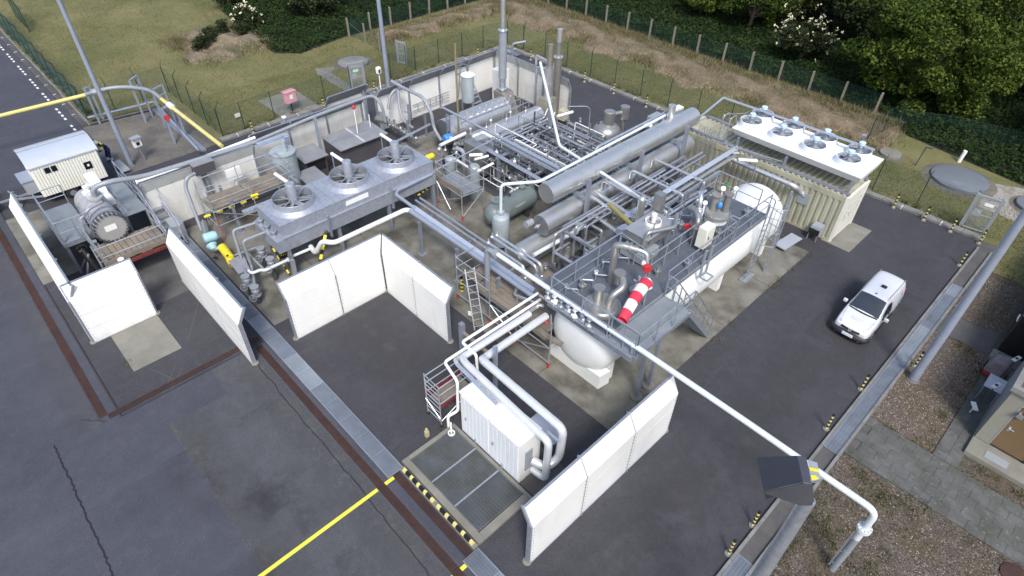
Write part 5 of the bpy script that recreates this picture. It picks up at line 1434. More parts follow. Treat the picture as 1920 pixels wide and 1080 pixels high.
# windsock
t = thing('windsock', 'red and white striped windsock on the stair landing', 'windsock', (-1.38, 3.5, 3.0))
W0, W1 = V(-1.50, 3.12, 4.3), V(-1.06, 1.25, 3.95)
pts = [W0, W0.lerp(W1, 0.33) + V(0, 0, .06), W0.lerp(W1, 0.66) + V(0, 0, .05), W1]
for i, (a, b, m) in enumerate([(0, .2, sock_red), (.2, .42, sock_white), (.42, .62, sock_red), (.62, .82, sock_white), (.82, 1.0, sock_red)]):
    P0, P1 = W0.lerp(W1, a), W0.lerp(W1, b)
    bow = lambda s: V(0, 0, 0.16 * math.sin(PI * s))
    rr = lambda s: 0.235 - 0.05 * s
    mb = MB()
    d, u_, v_ = frame_of(W1 - W0)
    n = 20; vs = []; fs = []
    for j in range(4):
        s = a + (b - a) * j / 3
        c = W0.lerp(W1, s) + bow(s)
        for k in range(n):
            q = 2 * PI * k / n
            vs.append(c + u_ * rr(s) * math.cos(q) * (1 + .03 * math.sin(5 * q + i)) + v_ * rr(s) * .93 * math.sin(q))
    for j in range(3):
        for k in range(n):
            fs.append((j * n + k, j * n + (k + 1) % n, (j + 1) * n + (k + 1) % n, (j + 1) * n + k))
    part(t, 'band', MB().add(vs, fs), m)
part(t, 'hoop', MB().ring(W0, (W1 - W0), 0.235, 0.02, 24, 6), galv)
part(t, 'pole', MB().cyl((-1.48, 3.2, 3.0), (-1.48, 3.2, 4.5), 0.03, 8), galv)

# ------------------------------------------------------------------ corrugated container with roof cooler
def corrugated(axis, a0, a1, fix, z0, z1, pitch, depth, out, th=0.012):
    """sheet running along axis 'x' or 'y' at the fixed coordinate; ridges stand out by depth along out (+-1)"""
    n = max(1, int(round((a1 - a0) / pitch))); p = (a1 - a0) / n
    prof = []
    for i in range(n):
        s = a0 + i * p
        prof += [(s, 0), (s + p * .30, 0), (s + p * .42, depth), (s + p * .88, depth)]
    prof.append((a1, 0))
    vs, fs = [], []
    for s, d in prof:
        for z in (z0, z1):
            vs.append((s, fix + out * d, z) if axis == 'x' else (fix + out * d, s, z))
    for i in range(len(prof) - 1):
        fs.append((2 * i, 2 * i + 2, 2 * i + 3, 2 * i + 1))
    return MB().add(vs, fs)
t = thing('corrugated_container', 'long beige corrugated container with a sun-brightened white end wall', 'container', (-4.4, 18.1, 0))
KX0, KX1, KY0, KY1, KH = -9.25, 0.33, 16.95, 19.38, 2.60
part(t, 'side_wall', corrugated('x', KX0 + .12, KX1 - .12, KY0 + 0.06, 0.14, KH - 0.28, 0.30, 0.055, -1), beige)
part(t, 'side_wall', corrugated('x', KX0 + .12, KX1 - .12, KY1 - 0.06, 0.14, KH - 0.28, 0.30, 0.055, 1), beige)
part(t, 'end_wall', MB().box(KX1 - 0.06, KX1 - 0.01, KY0 + .12, KY1 - .12, 0.14, KH - .14), beigewhite)  # paler than the side walls: sun on this face put into the colour
part(t, 'end_wall', MB().box(KX0 + 0.01, KX0 + 0.06, KY0 + .12, KY1 - .12, 0.14, KH - .14), beige)
for y in (KY0, KY1 - .12):
    part(t, 'top_rail', MB().box(KX0 + .13, KX1 - .13, y, y + .12, KH - .28, KH - .02), beige)
    part(t, 'bottom_rail', MB().box(KX0 + .13, KX1 - .13, y, y + .12, 0.02, 0.14), beige)
    for x in (KX0, KX1 - .13):
        part(t, 'corner_post', MB().box(x, x + .13, y, y + .12, 0.0, KH), beige if x == KX0 else beigewhite)
for x in (KX0, KX1 - .13):
    part(t, 'end_header', MB().box(x, x + .13, KY0 + .12, KY1 - .12, KH - .14, KH - .002), beigewhite)
rf = MB(); n = 32; pw = (KX1 - KX0 - .26) / n
for i in range(n):
    x = KX0 + .13 + i * pw
    rf.hexa([(x + .02, KY0 + .02, KH - .02), (x + pw * .62, KY0 + .02, KH - .02), (x + pw * .62, KY1 - .02, KH - .02), (x + .02, KY1 - .02, KH - .02), (x + .05, KY0 + .02, KH + .05), (x + pw * .52, KY0 + .02, KH + .05), (x + pw * .52, KY1 - .02, KH + .05), (x + .05, KY1 - .02, KH + .05)])
part(t, 'roof_ribs', rf, beige)  # darker beige stands in for the fan cooler's shade on the ribs
part(t, 'roof', MB().box(KX0 + .12, KX1 - .12, KY0 + .03, KY1 - .03, KH - .06, KH - .025), beige)
mk = MB()
for i in range(26):
    y = random.uniform(17.3, 18.9); z = random.uniform(1.0, 1.9)
    mk.box(KX1 - 0.0095, KX1 - 0.006, y, y + random.uniform(.02, .12), z, z + random.uniform(.02, .06))
part(t, 'worn_marking', mk, black)
part(t, 'vent', MB().box(-1.95, -1.35, KY0 - .03, KY0 + .02, 1.35, 1.95), boxgrey)
cool = thing('roof_cooler', 'white flat cooler with eight fans standing over the corrugated container', 'air cooler', (-3.0, 18.2, KH))
RX0, RX1, RY0, RY1, RZ = -6.35, 0.42, 17.0, 19.62, 3.72
part(cool, 'casing', MB().hexa([(RX0 + .1, RY0 + .30, RZ - .42), (RX1 - .1, RY0 + .30, RZ - .42), (RX1 - .1, RY1 - .1, RZ - .42), (RX0 + .1, RY1 - .1, RZ - .42), (RX0, RY0, RZ), (RX1, RY0, RZ), (RX1, RY1, RZ), (RX0, RY1, RZ)]), white)
for i in range(4):
    part(cool, 'lid_panel', MB().hexa([(RX0 + i * 1.6925 + .006, RY0 - .01, RZ + .002), (RX0 + (i + 1) * 1.6925 - .006, RY0 - .01, RZ + .002), (RX0 + (i + 1) * 1.6925 - .006, RY1, RZ + .002), (RX0 + i * 1.6925 + .006, RY1, RZ + .002),
        (RX0 + i * 1.6925 + .006, RY0 + .0, RZ + .03), (RX0 + (i + 1) * 1.6925 - .006, RY0 + .0, RZ + .03), (RX0 + (i + 1) * 1.6925 - .006, RY1, RZ + .03), (RX0 + i * 1.6925 + .006, RY1, RZ + .03)]), white)
fanopen = M('fan_hole', (0.05, 0.055, 0.065), 0.7)
for i in range(4):
    for j in range(2):
        c = V(-5.85 + i * 1.73, (17.92, 19.12)[j], RZ + .032)
        f = part(cool, 'fan_ring', MB().lathe(c, (0, 0, 1), [(0, 0.68), (0.05, 0.61), (0.30, 0.56), (0.30, 0.53), (0.03, 0.53)], 30, cap=False), M('fan_ring_white_%d%d' % (i, j), (0.66, 0.71, 0.78), 0.45))
        part(f, 'fan_opening', MB().lathe(c + V(0, 0, .012), (0, 0, 1), [(0, .525), (.006, .525)], 24), fanopen)
        g = MB()
        for k in range(3):
            a = k * PI / 3 + .4 + i * .3
            g.cyl(c + V(.54 * math.cos(a), .54 * math.sin(a), .31), c - V(.54 * math.cos(a), .54 * math.sin(a), -.31), .016, 6)
        for q in (.2, .32, .44):
            g.ring(c + V(0, 0, .31), (0, 0, 1), q, .008, 20, 4)
        part(f, 'guard', g, galv)
        b = MB()
        for k in range(4):
            a = k * PI / 2 + i * .8 + j
            b.bar(c + V(.08 * math.cos(a), .08 * math.sin(a), .15), c + V(.50 * math.cos(a), .50 * math.sin(a), .15), .24, .012)
        part(f, 'blades', b, steelgrey)
        part(f, 'motor', MB().lathe(c + V(0, 0, .1), (0, 0, 1), [(0, .14), (.34, .14), (.36, .12), (.42, .12)], 16), galv)
        part(f, 'motor_cap', MB().lathe(c + V(0, 0, .52), (0, 0, 1), [(0, .155), (.13, .155), (.15, .12)], 16), iceblue)
for x in (-5.9, -3.2, 0.1):
    for y in (17.15, 19.2):
        part(cool, 'leg', MB().bar((x, y, KH + .05), (x, y, RZ - .42), 0.11), steelgrey)
    part(cool, 'brace', MB().bar((x - .55, 17.15, KH + .1), (x, 17.15, RZ - .5), 0.03), galv)
part(cool, 'base_beam', MB().bar((-9.0, 17.15, KH + .10), (0.25, 17.15, KH + .10), .13, .12).bar((-9.0, 19.2, KH + .10), (0.25, 19.2, KH + .10), .13, .12), steelgrey)
pipe('flat grey cable channel bent over the fans of the white roof cooler', [(-8.915, 17.847, 2.900), (-8.087, 18.764, 4.250), (-0.033, 19.111, 4.250)], 0.075, bluegrey, 'cable channel', 'cable_channel', bend=0.05, n=4)
t = thing('roof_ladder_rail', 'galvanised ladder rails on the container roof beside the white cooler', 'ladder', (-6.6, 17.2, KH))
for k, x in enumerate((-6.95, -6.55)):
    part(t, 'rail', MB().tube([(x, 17.0, KH - .4), (x, 17.0, RZ + .45), (x + .05, 17.5, RZ + .5), (x + .05, 17.6, RZ)], .03, 8, .12), galv)
for i in range(6):
    part(t, 'rung', MB().cyl((-6.95, 17.0, KH - .2 + i * .28), (-6.55, 17.0, KH - .2 + i * .28), .015, 6), galv)
railing(t, [(-7.3, 17.6, RZ - .35), (-6.6, 18.6, RZ - .35), (-6.5, 19.4, RZ - .35)], .55, .02, step=1.0, mids=())
t = thing('roof_cage', 'short caged guard rails on the near edge of the container roof', 'ladder', (-7.6, 16.9, KH))
for k in range(4):
    part(t, 'hoop', MB().tube([(-8.0 + k * .3, 16.75, 1.4), (-8.0 + k * .3, 16.75, KH + .75), (-7.85 + k * .3, 16.75, KH + .8), (-7.8 + k * .3, 16.75, 1.4)], .018, 6, .1), galv)
t = thing('roof_hand_rail', 'thin galvanised handrail along the container roof edge', 'railing', (-5, 16.8, KH))
part(t, 'rail', MB().tube([(-6.975, 16.394, 3.000), (-3.309, 17.071, 3.000), (-3.729, 18.474, 3.000)], .025, 8, .05), galv)
part(t, 'rail', MB().tube([(-3.604, 18.044, 3.300), (-3.432, 17.684, 2.650)], .03, 8), galv)
pipe('thick shiny pipe along the container wall turning into a wall box', [(-6.000, 16.517, 2.350), (-2.161, 16.588, 2.300), (-1.954, 16.939, 2.000), (-1.645, 17.060, 1.750), (-1.6, 16.95, 1.7)], 0.13, bright, bend=0.25, n=16)
pipe('pale pipe hanging along the container wall behind the thick shiny pipe', [(-6.084, 16.562, 2.550), (-3.930, 18.457, 2.550)], 0.05, palepipe)
t = thing('wall_hood', 'small grey inlet hood on the foot of the container wall', 'hood', (-0.35, 16.6, 0))
part(t, 'hood_body', MB().hexa([(-0.72, 16.35, .42), (-.12, 16.35, .42), (-.12, 16.86, .42), (-.72, 16.86, .42), (-.66, 16.45, .82), (-.16, 16.45, .82), (-.16, 16.86, .86), (-.66, 16.86, .86)]), boxgrey)
part(t, 'inlet', MB().box(-.68, -.16, 16.30, 16.345, .44, .72), black)
part(t, 'leg', MB().bar((-.65, 16.4, 0), (-.65, 16.4, .42), .05).bar((-.2, 16.4, 0), (-.2, 16.4, .42), .05), galv)
# ------------------------------------------------------------------ white cooling unit, basin and its big pipes
t = thing('cooling_unit', 'white ribbed cooling unit beside the grated basin', 'cooling unit', (-2.1, -3.45, 0))
UX0, UX1, UY0, UY1, UH = -3.58, -0.66, -3.90, -2.95, 2.22
part(t, 'casing', MB().box(UX0, UX1, UY0 + .03, UY1, 0.10, UH - .02), white)
part(t, 'roof', MB().box(UX0 - .02, UX1 + .02, UY0 - .02, UY1 + .02, UH - .018, UH + .012), M('unit_roof', (0.80, 0.80, 0.77), 0.5, 0, 0.03, 2, dirt=((0.42, 0.42, 0.40), 0.8, 1.1, 0.62, 0.74)), bevel=0.01)
ribm = MB().box(0.012, 0.162, -0.028, 0.0, 0.18, UH - .14).mesh('louvre_panel', M('unit_panel', (0.74, 0.78, 0.82), 0.45, 0, 0.04, 2, dirt=((0.50, 0.53, 0.57), 0.5, 1.5, 0.55, 0.8), stretch=(1, 1, .3)))
pieces(t, 'louvre_panel', ribm, [((UX0 + .08 + i * .195 + 2.1, UY0 + .029 + 3.45, 0.0), 0) for i in range(7)] + [((UX0 + .08 + 1.42 + i * .195 + 2.1, UY0 + .029 + 3.45, 0.0), 0) for i in range(7)])
part(t, 'door_handle', MB().box(UX0 + .25, UX0 + .32, UY0 - .03, UY0, .95, 1.08), boxgrey)
part(t, 'door_handle', MB().box(UX0 + 1.62, UX0 + 1.69, UY0 - .03, UY0, .95, 1.08), boxgrey)
for x in (UX0 + .75, UX0 + 2.1):
    part(t, 'hinge_post', MB().box(x, x + .05, UY0 - .05, UY0 - .005, .05, .35), boxgrey)
part(t, 'base_frame', MB().box(UX0, UX1, UY0 + .02, UY1, 0.02, 0.098), galv)
part(t, 'end_plate', MB().box(UX1 + .002, UX1 + .05, UY0 + .25, UY0 + .55, 0.6, 1.6), boxgrey)
pipe('thick white clad pipe over the unit roof, the one nearer the basin', [(-4.55, 0.4, 2.36), (-4.55, -2.95, 2.42), (-4.2, -3.1, 2.55), (-0.02, -3.30, 2.52), (-0.02, -3.30, 0.45), (-0.60, -3.35, 0.45)], 0.125, M('white_clad_pipe', (0.74, 0.76, 0.78), 0.32, 0.35, 0.05, 3), bend=0.25, n=18)
pipe('thick white clad pipe over the unit roof, the one farther from the basin', [(-4.15, 0.9, 2.22), (-4.15, -2.3, 2.22), (-3.95, -2.55, 2.5), (-0.05, -2.62, 2.5), (-0.05, -2.66, 1.0), (-0.15, -3.15, .78), (-0.62, -3.35, 0.95)], 0.145, M('white_clad_pipe_b', (0.72, 0.74, 0.76), 0.32, 0.35, 0.05, 3), bend=0.28, n=18)
pipe('slim white pipe hooking over the rack towards the unit', [(-5.02, 1.3, 2.55), (-5.02, -2.55, 2.55), (-4.25, -2.55, 2.5), (-4.2, -2.55, 1.4)], 0.055, white, bend=0.12)
pipe('slim white pipe running down into the basin corner', [(-4.78, 1.2, 2.45), (-4.78, -3.55, 2.45), (-3.85, -3.75, 2.4), (-3.85, -3.80, 0.85), (-4.0, -4.15, 0.70), (-4.0, -4.15, 0.1)], 0.055, white, bend=0.14)
pipe('flat silver cable tray between the white pipes over the rack', [(-4.72, 1.0, 2.28), (-4.72, -3.1, 2.28), (-4.4, -3.25, 2.38), (-2.2, -3.4, 2.4)], 0.10, bright, 'cable tray', 'cable_tray', bend=0.08, n=4)
t = thing('pipe_gantry', 'pale blue steel gantry carrying the white pipes to the unit', 'steel frame', (-4.8, -1.9, 0), 'grey steel support frames')
part(t, 'column', MB().bar((-3.92, -1.95, 0), (-3.92, -1.95, 2.75), .13), bluegrey)
part(t, 'column', MB().bar((-5.75, -1.95, 0), (-5.75, -1.95, 2.55), .18), steelgrey)
part(t, 'beam', MB().bar((-5.75, -1.95, 2.12), (-3.92, -1.95, 2.12), .12, .1), wood)
t = thing('unit_bracket', 'grey steel bracket holding the pipe elbows at the end of the unit', 'steel frame', (-0.35, -2.9, 0), 'grey steel support frames')
part(t, 'column', MB().bar((-0.38, -2.92, 0.02), (-0.38, -2.92, 2.3), .11), bluegrey)
part(t, 'arm', MB().bar((-0.38, -2.92, 2.25), (0.05, -2.92, 2.25), .08), bluegrey)
part(t, 'foot_plate', MB().cbox((-0.38, -2.92, .03), (.3, .3, .03)), galv)
solo(MB().box(-1.9, -0.6, -2.35, -1.75, .75, .80).bar((-1.8, -2.3, .1), (-1.8, -2.3, .75), .05).bar((-.7, -1.8, .1), (-.7, -1.8, .75), .05), 'plate_table', M('pale_blue_plate', (0.42, 0.46, 0.54), 0.4, 0.3, .04, 1), 'pale blue grey metal plate table behind the white unit', 'table')
ground(MB().box(-3.6, 0.12, -3.85, -2.3, 0.002, 0.03), 'concrete_unit_base', conc_dark)
t = thing('grated_basin', 'concrete basin covered by grey bar gratings beside the white unit', 'basin', (-1.95, -5.1, 0))
BX0, BX1, BY0, BY1 = -3.98, 0.02, -6.24, -3.93
for nm, a in (('rim', (BX0, BX1, BY0, BY0 + .24)), ('rim', (BX0, BX1, BY1 - .12, BY1)), ('rim', (BX0, BX0 + .16, BY0 + .24, BY1 - .12)), ('rim', (BX1 - .28, BX1, BY0 + .24, BY1 - .12))):
    part(t, nm, MB().box(*a, 0.002, 0.14), conc_pale, bevel=0.012)
part(t, 'basin_floor', MB().box(BX0 + .16, BX1 - .28, BY0 + .24, BY1 - .12, 0.004, 0.022), M('mossy_floor', (0.06, 0.062, 0.045), 0.9, 0, .35, 1.5))
gx0, gx1, gy0, gy1 = BX0 + .17, BX1 - .29, BY0 + .25, BY1 - .13
third_ = (gx1 - gx0) / 3
gme = grate_mesh('grate_panel', third_ - .05, gy1 - gy0, .034, M('basin_grate', (0.185, 0.205, 0.225), 0.5, 0.35, .2, 1.2, dirt=((0.12, 0.125, 0.09), .7, 1.3, .45, .7)), .03, .010, cross=.11)
pieces(t, 'grate_panel', gme, [((gx0 + i * third_ + .025 + 1.95, gy0 + 5.1, 0.132), 0) for i in range(3)])
for i in range(1, 3):
    part(t, 'grate_bearer', MB().bar((gx0 + i * third_, gy0, .128), (gx0 + i * third_, gy1, .128), .05, .02), galv)
solo(MB().lathe((-4.0 + .32, -4.28, 0.14), (0, 0, 1), [(0, .13), (.05, .13), (.05, .09), (0.01, .085)], 18, cap=False).cyl((-3.68, -4.28, .1), (-3.68, -4.28, .75), .035, 10), 'drain_socket', white, 'white drain socket in the corner of the grated basin', 'drain')
solo(MB().box(-4.32, -4.2, -5.0, -4.86, 0, .3).cyl((-4.26, -4.93, .3), (-4.26, -4.93, .42), .05, 8), 'marker_post', M('worn_marker', (.42, .38, .22), .6), 'short worn striped marker post beside the basin', 'post')
# ------------------------------------------------------------------ mobile scaffold tower beside the unit
def rung_frame(par, p, q, h, k, mat, r=.024):
    """ladder-like scaffold frame between two uprights at ground points p and q"""
    p, q = V(*p), V(*q)
    for a in (p, q):
        part(par, 'upright', MB().cyl(a + V(0, 0, .12), a + V(0, 0, h), r, 8), mat)
        part(par, 'castor', MB().cyl(a + V(0, -.03, .07), a + V(0, .03, .07), .07, 12), rubber)
    for i in range(k):
        z = .3 + (h - .35) * i / (k - 1)
        part(par, 'rung', MB().cyl(p + V(0, 0, z), q + V(0, 0, z), r * .85, 8), mat)
t = thing('scaffold_tower', 'aluminium scaffold tower with dark red toe boards by the white unit', 'scaffold', (-4.5, -3.6, 0), 'scaffolds and platforms')
al = M('scaffold_tube', (0.58, 0.60, 0.63), 0.35, 0.7, .06, 4)
rung_frame(t, (-5.0, -4.3, 0), (-4.22, -4.3, 0), 2.25, 9, al)
rung_frame(t, (-5.0, -2.7, 0), (-4.22, -2.7, 0), 2.0, 8, al)
for x in (-5.0, -4.22):
    for z in (2.12, 1.75, 1.28):
        part(t, 'guard_rail', MB().cyl((x, -4.3, z), (x, -2.7, z), .022, 8), al)
    part(t, 'toe_board', MB().box(x - .012, x + .012, -4.28, -2.72, 1.02, 1.18), winered)
part(t, 'platform', MB().box(-4.96, -4.26, -4.2, -2.8, .96, 1.0), wood)
part(t, 'brace', MB().cyl((-4.22, -4.3, .3), (-4.22, -2.7, .95), .02, 8).cyl((-5.0, -4.33, .95), (-4.22, -4.33, .5), .02, 8), al)
part(t, 'lower_platform', MB().box(-4.2, -3.7, -3.6, -2.6, .5, .55), conc_kerb)
# ------------------------------------------------------------------ plank scaffold at the near end of the vessels
t = thing('plank_scaffold', 'long plank scaffold between the near vessels and the white tank', 'scaffold', (-5.5, 1.0, 0), 'scaffolds and platforms')
zp = 1.25
pk = [(x0, x1, y) for (x0, x1) in ((-8.1, -5.6), (-5.55, -4.05)) for y in np.arange(0.75, 2.3, .25)]
for x0, x1, y in pk:
    part(t, 'plank', MB().box(x0 + random.uniform(-.1, .1), x1 + random.uniform(-.1, .1), y, y + .23, zp + random.uniform(-.006, .006), zp + .045 + random.uniform(-.004, .008)), wood)
for x0, x1, y in ((-9.1, -8.15, .9), (-9.05, -8.2, 1.15), (-8.9, -8.0, 1.45), (-9.0, -8.1, 1.7)):
    part(t, 'plank', MB().box(x0, x1, y, y + .23, zp, zp + .045), wood)
part(t, 'plank', MB().cbox((-3.75, .85, zp + .06), (1.0, .24, .045), .15), wood)
part(t, 'toe_board', MB().box(-8.0, -3.9, .62, .65, zp, zp + .22), conc_pale)
for x in (-9.1, -7.0, -5.4, -3.55):
    for y in (.55, 2.3):
        part(t, 'upright', MB().cyl((x, y, 0), (x, y, zp + (1.25 if y < 1 else .3)), .026, 8), al)
        part(t, 'base_jack', MB().cyl((x, y, .02), (x, y, .3), .045, 8), red if y < 1 else galv)
    part(t, 'transom', MB().cyl((x, .55, zp - .03), (x, 2.3, zp - .03), .024, 8), al)
for z in (zp - .1, .35):
    part(t, 'ledger', MB().cyl((-9.1, .52, z), (-3.55, .52, z), .024, 8), al)
part(t, 'brace', MB().cyl((-5.4, .52, .2), (-3.55, .52, zp - .1), .022, 8), al)
part(t, 'brace', MB().cyl((-7.0, .52, zp - .1), (-5.4, .52, .2), .022, 8), al)
for y in (.35, .75):
    part(t, 'marked_rail', MB().cyl((-3.55, .55, zp + .75), (-3.3 - y, y + .3, zp + 1.0), .022, 8), al)
    part(t, 'red_sleeve', MB().cyl((-3.75 - y * .2, .7, zp + .85), (-3.9 - y * .2, .72, zp + .88), .03, 8), red)
for z in (zp + .55, zp + 1.1):
    part(t, 'guard_rail', MB().tube([(-9.1, .55, z), (-7.0, .55, z)], .022, 8), al)
    part(t, 'guard_rail', MB().tube([(-9.1, .55, z), (-9.1, 1.6, z)], .022, 8), al)
t = thing('scaffold_ladder', 'aluminium ladder leaning on the plank scaffold', 'ladder', (-7.3, .3, 0), 'scaffolds and platforms')
a, b = V(-7.0, -.05, .03), V(-8.1, .45, 2.4)
s = V(.16, .36, 0)
part(t, 'stile', MB().bar(a - s * .5, b - s * .5, .05, .03), al)
part(t, 'stile', MB().bar(a + s * .5, b + s * .5, .05, .03), al)
for i in range(9):
    p = a.lerp(b, (i + .5) / 9)
    part(t, 'rung', MB().cyl(p - s * .5, p + s * .5, .016, 6), al)
part(t, 'tag', MB().cbox(a.lerp(b, .3) - s * .7 + V(0.03, -.03, 0), (.16, .03, .22), .4), white)
# skid planks right of the third vessel
t = thing('timber_deck', 'weathered timber deck on the skid between pipes and vessels', 'platform', (-5.9, 3.0, 0), 'scaffolds and platforms')
for i in range(9):
    part(t, 'plank', MB().box(-7.6, -4.7, 2.45 + i * .2, 2.63 + i * .2, .85 + random.uniform(-.01, .01), .90), wood)
for x in (-7.5, -4.8):
    part(t, 'bearer', MB().bar((x, 2.4, .8), (x, 4.3, .8), .1), darksteel)
    for y in (2.5, 4.2):
        part(t, 'leg', MB().bar((x, y, 0), (x, y, .75), .08), darksteel)
solo(MB().cbox((-6.0, 5.1, .95), (1.0, .5, .5), -.35).cbox((-6.0, 5.1, .5), (.5, .3, .4), -.35), 'junction_box', M('skid_box', (.33, .33, .30), .6), 'pale grey box on the dark skid beside the stacked vessels', 'box')
# ------------------------------------------------------------------ middle scaffold
t = thing('middle_scaffold', 'small scaffold platform at the far end of the fan cooler', 'scaffold', (-14.6, 4.9, 0), 'scaffolds and platforms')
for x, y in ((-15.6, 4.65), (-13.5, 4.55), (-13.35, 5.9), (-15.6, 6.0)):
    part(t, 'upright', MB().cyl((x, y, 0), (x, y, 2.6), .026, 8), al)
    part(t, 'base_jack', MB().cyl((x, y, .02), (x, y, .3), .04, 8), red)
for z in (2.5, 2.05, 1.45):
    part(t, 'guard_rail', MB().tube([(-15.6, 4.65, z), (-13.5, 4.55, z), (-13.35, 5.9, z), (-15.6, 6.0, z), (-15.6, 4.65, z)], .022, 8, .02, 1), al)
part(t, 'deck_board', MB().box(-15.55, -13.55, 4.72, 5.3, 1.43, 1.47), stepgrey)
part(t, 'deck_board', MB().box(-15.55, -13.5, 5.32, 5.85, 1.43, 1.47), stepgrey)
part(t, 'toe_board', MB().box(-15.55, -13.5, 4.60, 4.64, 1.45, 1.75), wood)
for a, b in (((-15.6, 4.63, .2), (-13.5, 4.53, 1.4)), ((-13.5, 4.53, .2), (-13.35, 5.9, 1.4)), ((-15.6, 4.63, 1.4), (-14.5, 4.58, .2))):
    part(t, 'brace', MB().cyl(a, b, .02, 8), al)
pipe('thin grey scaffold tube crossing from the cooler to the heater', [(-15.187, 4.215, 2.350), (-14.884, 9.247, 3.000)], .03, bluegrey)
# ------------------------------------------------------------------ scaffold behind the cooler
t = thing('rear_scaffold', 'plank scaffold with handrails behind the near end of the fan cooler', 'scaffold', (-20.5, -2.5, 0), 'scaffolds and platforms')
zp2 = 1.75
for i in range(5):
    for y0, y1 in ((-5.2, -3.3), (-3.25, -1.1)):
        part(t, 'plank', MB().box(-21.4 + i * .26, -21.16 + i * .26, y0, y1, zp2 + random.uniform(-.008, .008), zp2 + .045), wood)
for x, y in ((-21.45, -5.2), (-21.45, -3.2), (-21.45, -1.1), (-20.05, -5.2), (-20.05, -3.2), (-20.05, -1.1)):
    part(t, 'upright', MB().cyl((x, y, 0), (x, y, zp2 + 1.1), .026, 8), al)
for z in (zp2 + .5, zp2 + 1.05, zp2 - .05, .9):
    part(t, 'guard_rail', MB().tube([(-20.05, -1.1, z), (-20.05, -5.2, z), (-21.45, -5.2, z)], .022, 8, .02, 1), al)
    part(t, 'guard_rail', MB().tube([(-21.45, -5.2, z), (-21.45, -1.1, z), (-20.05, -1.1, z)], .022, 8, .02, 1), al)
part(t, 'brace', MB().cyl((-20.03, -5.2, 1.7), (-20.03, -2.6, .3), .022, 8), al)
part(t, 'access_ladder', MB().cyl((-19.9, -1.3, 0), (-19.9, -1.3, 3.0), .02, 6).cyl((-19.9, -.9, 0), (-19.9, -.9, 3.0), .02, 6), al)
for i in range(9):
    part(t, 'rung', MB().cyl((-19.9, -1.3, .3 + i * .3), (-19.9, -.9, .3 + i * .3), .015, 6), al)
solo(MB().cbox((-22.2, -3.1, 2.0), (.12, .75, .6), .05).bar((-22.25, -3.1, 0), (-22.25, -3.1, 1.7), .08), 'white_panel_box', white, 'small white panel behind the rear scaffold', 'cabinet')
t = thing('upright_tank', 'grey green upright tank behind the rear scaffold', 'tank', (-21.6, -.5, 0))
part(t, 'shell', MB().lathe((-21.6, -.6, .1), (0, 0, 1), [(0, .62), (2.4, .62), (2.44, .55)], 32), vesselblue)
part(t, 'lid', MB().lathe((-21.6, -.6, 2.54), (0, 0, 1), [(0, .66), (.06, .66), (.06, .3), (.14, .28)], 32), vesselblue)
part(t, 'column', MB().cyl((-21.6, -.45, 2.6), (-21.6, -.45, 3.1), .12, 14), vesselblue)
striped('thick yellow and black barrier bar in front of the rear scaffold', (-20.196, -5.617, 1.550), (-20.137, -2.971, 1.550), r=.06, k=9)
striped('short yellow bar at the cooler corner', (-19.361, -3.535, 2.200), (-19.297, -3.189, 2.200), r=.06, k=1)
# ------------------------------------------------------------------ blue and yellow actuator line left of the cooler
t = thing('actuator', 'pale blue covered actuator with a yellow body beside the grating', 'actuator', (-19.6, -5.6, 0))
p0 = V(*(-19.725, -5.996, 0.750)); p1 = V(*(-19.650, -5.538, 0.750))
part(t, 'cover', MB().lathe(p0 - (p1 - p0) * .25, p1 - p0, [(0, .13), (.05, .24), (.5, .25), (.62, .18)], 18), cyan)
part(t, 'cone', MB().lathe(V(*(-19.095, -6.006, 0.700)), V(*(-18.844, -6.021, 0.600)) - V(*(-19.095, -6.006, 0.700)), [(0, .26), (.25, .1)], 14), cyan)
q0, q1 = V(*(-18.807, -5.679, 0.600)), V(*(-17.811, -5.742, 0.550))
part(t, 'body', MB().lathe(q0, q1 - q0, [(0, .17), (.02, .20), ((q1 - q0).length, .20), ((q1 - q0).length + .05, .14)], 18), yellow)
part(t, 'base', MB().lathe(V(*(-17.869, -5.795, 0.450)), (.9, .1, -.25), [(0, .16), (.3, .22)], 14), yellow)
part(t, 'stem', MB().cyl((-18.827, -6.003, 0.600), (-18.879, -5.698, 0.600), .09, 12), bright)
part(t, 'bolt', MB().cyl((-17.802, -5.849, 0.800), (-17.765, -5.831, 0.750), .05, 8), black)
part(t, 'support', MB().bar((-19.264, -6.071, 0.000), (-18.557, -6.230, 0.500), .1).bar((-17.897, -5.760, 0.000), (-17.360, -5.894, 0.400), .1), darksteel)
pipe('grey channel leading to the pale blue actuator', [(-21.394, -5.452, 0.600), (-20.205, -5.783, 0.600)], .12, pipegrey, n=4)
solo(MB().hexa([(-17.243, -6.018, 0.850), (-17.320, -5.300, 0.850), (-15.974, -5.577, 0.850), (-16.095, -6.087, 0.850)] + [tuple(V(*q) + V(0, 0, .02)) for q in ((-17.243, -6.018, 0.850), (-17.320, -5.300, 0.850), (-15.974, -5.577, 0.850), (-16.095, -6.087, 0.850))]), 'cover_sheet', M('cover_plate_grey', (.30, .31, .34), .5, .2), 'flat grey cover plate beside the yellow actuator', 'plate')
solo(MB().cyl((-20.429, -5.034, 1.000), (-20.466, -5.032, 0.600), .025, 8).cyl((-20.466, -5.032, 0.600), (-19.856, -5.168, 0.000), .012, 6), 'red_rod', red, 'thin red topped rod standing on the concrete left of the cooler', 'rod')
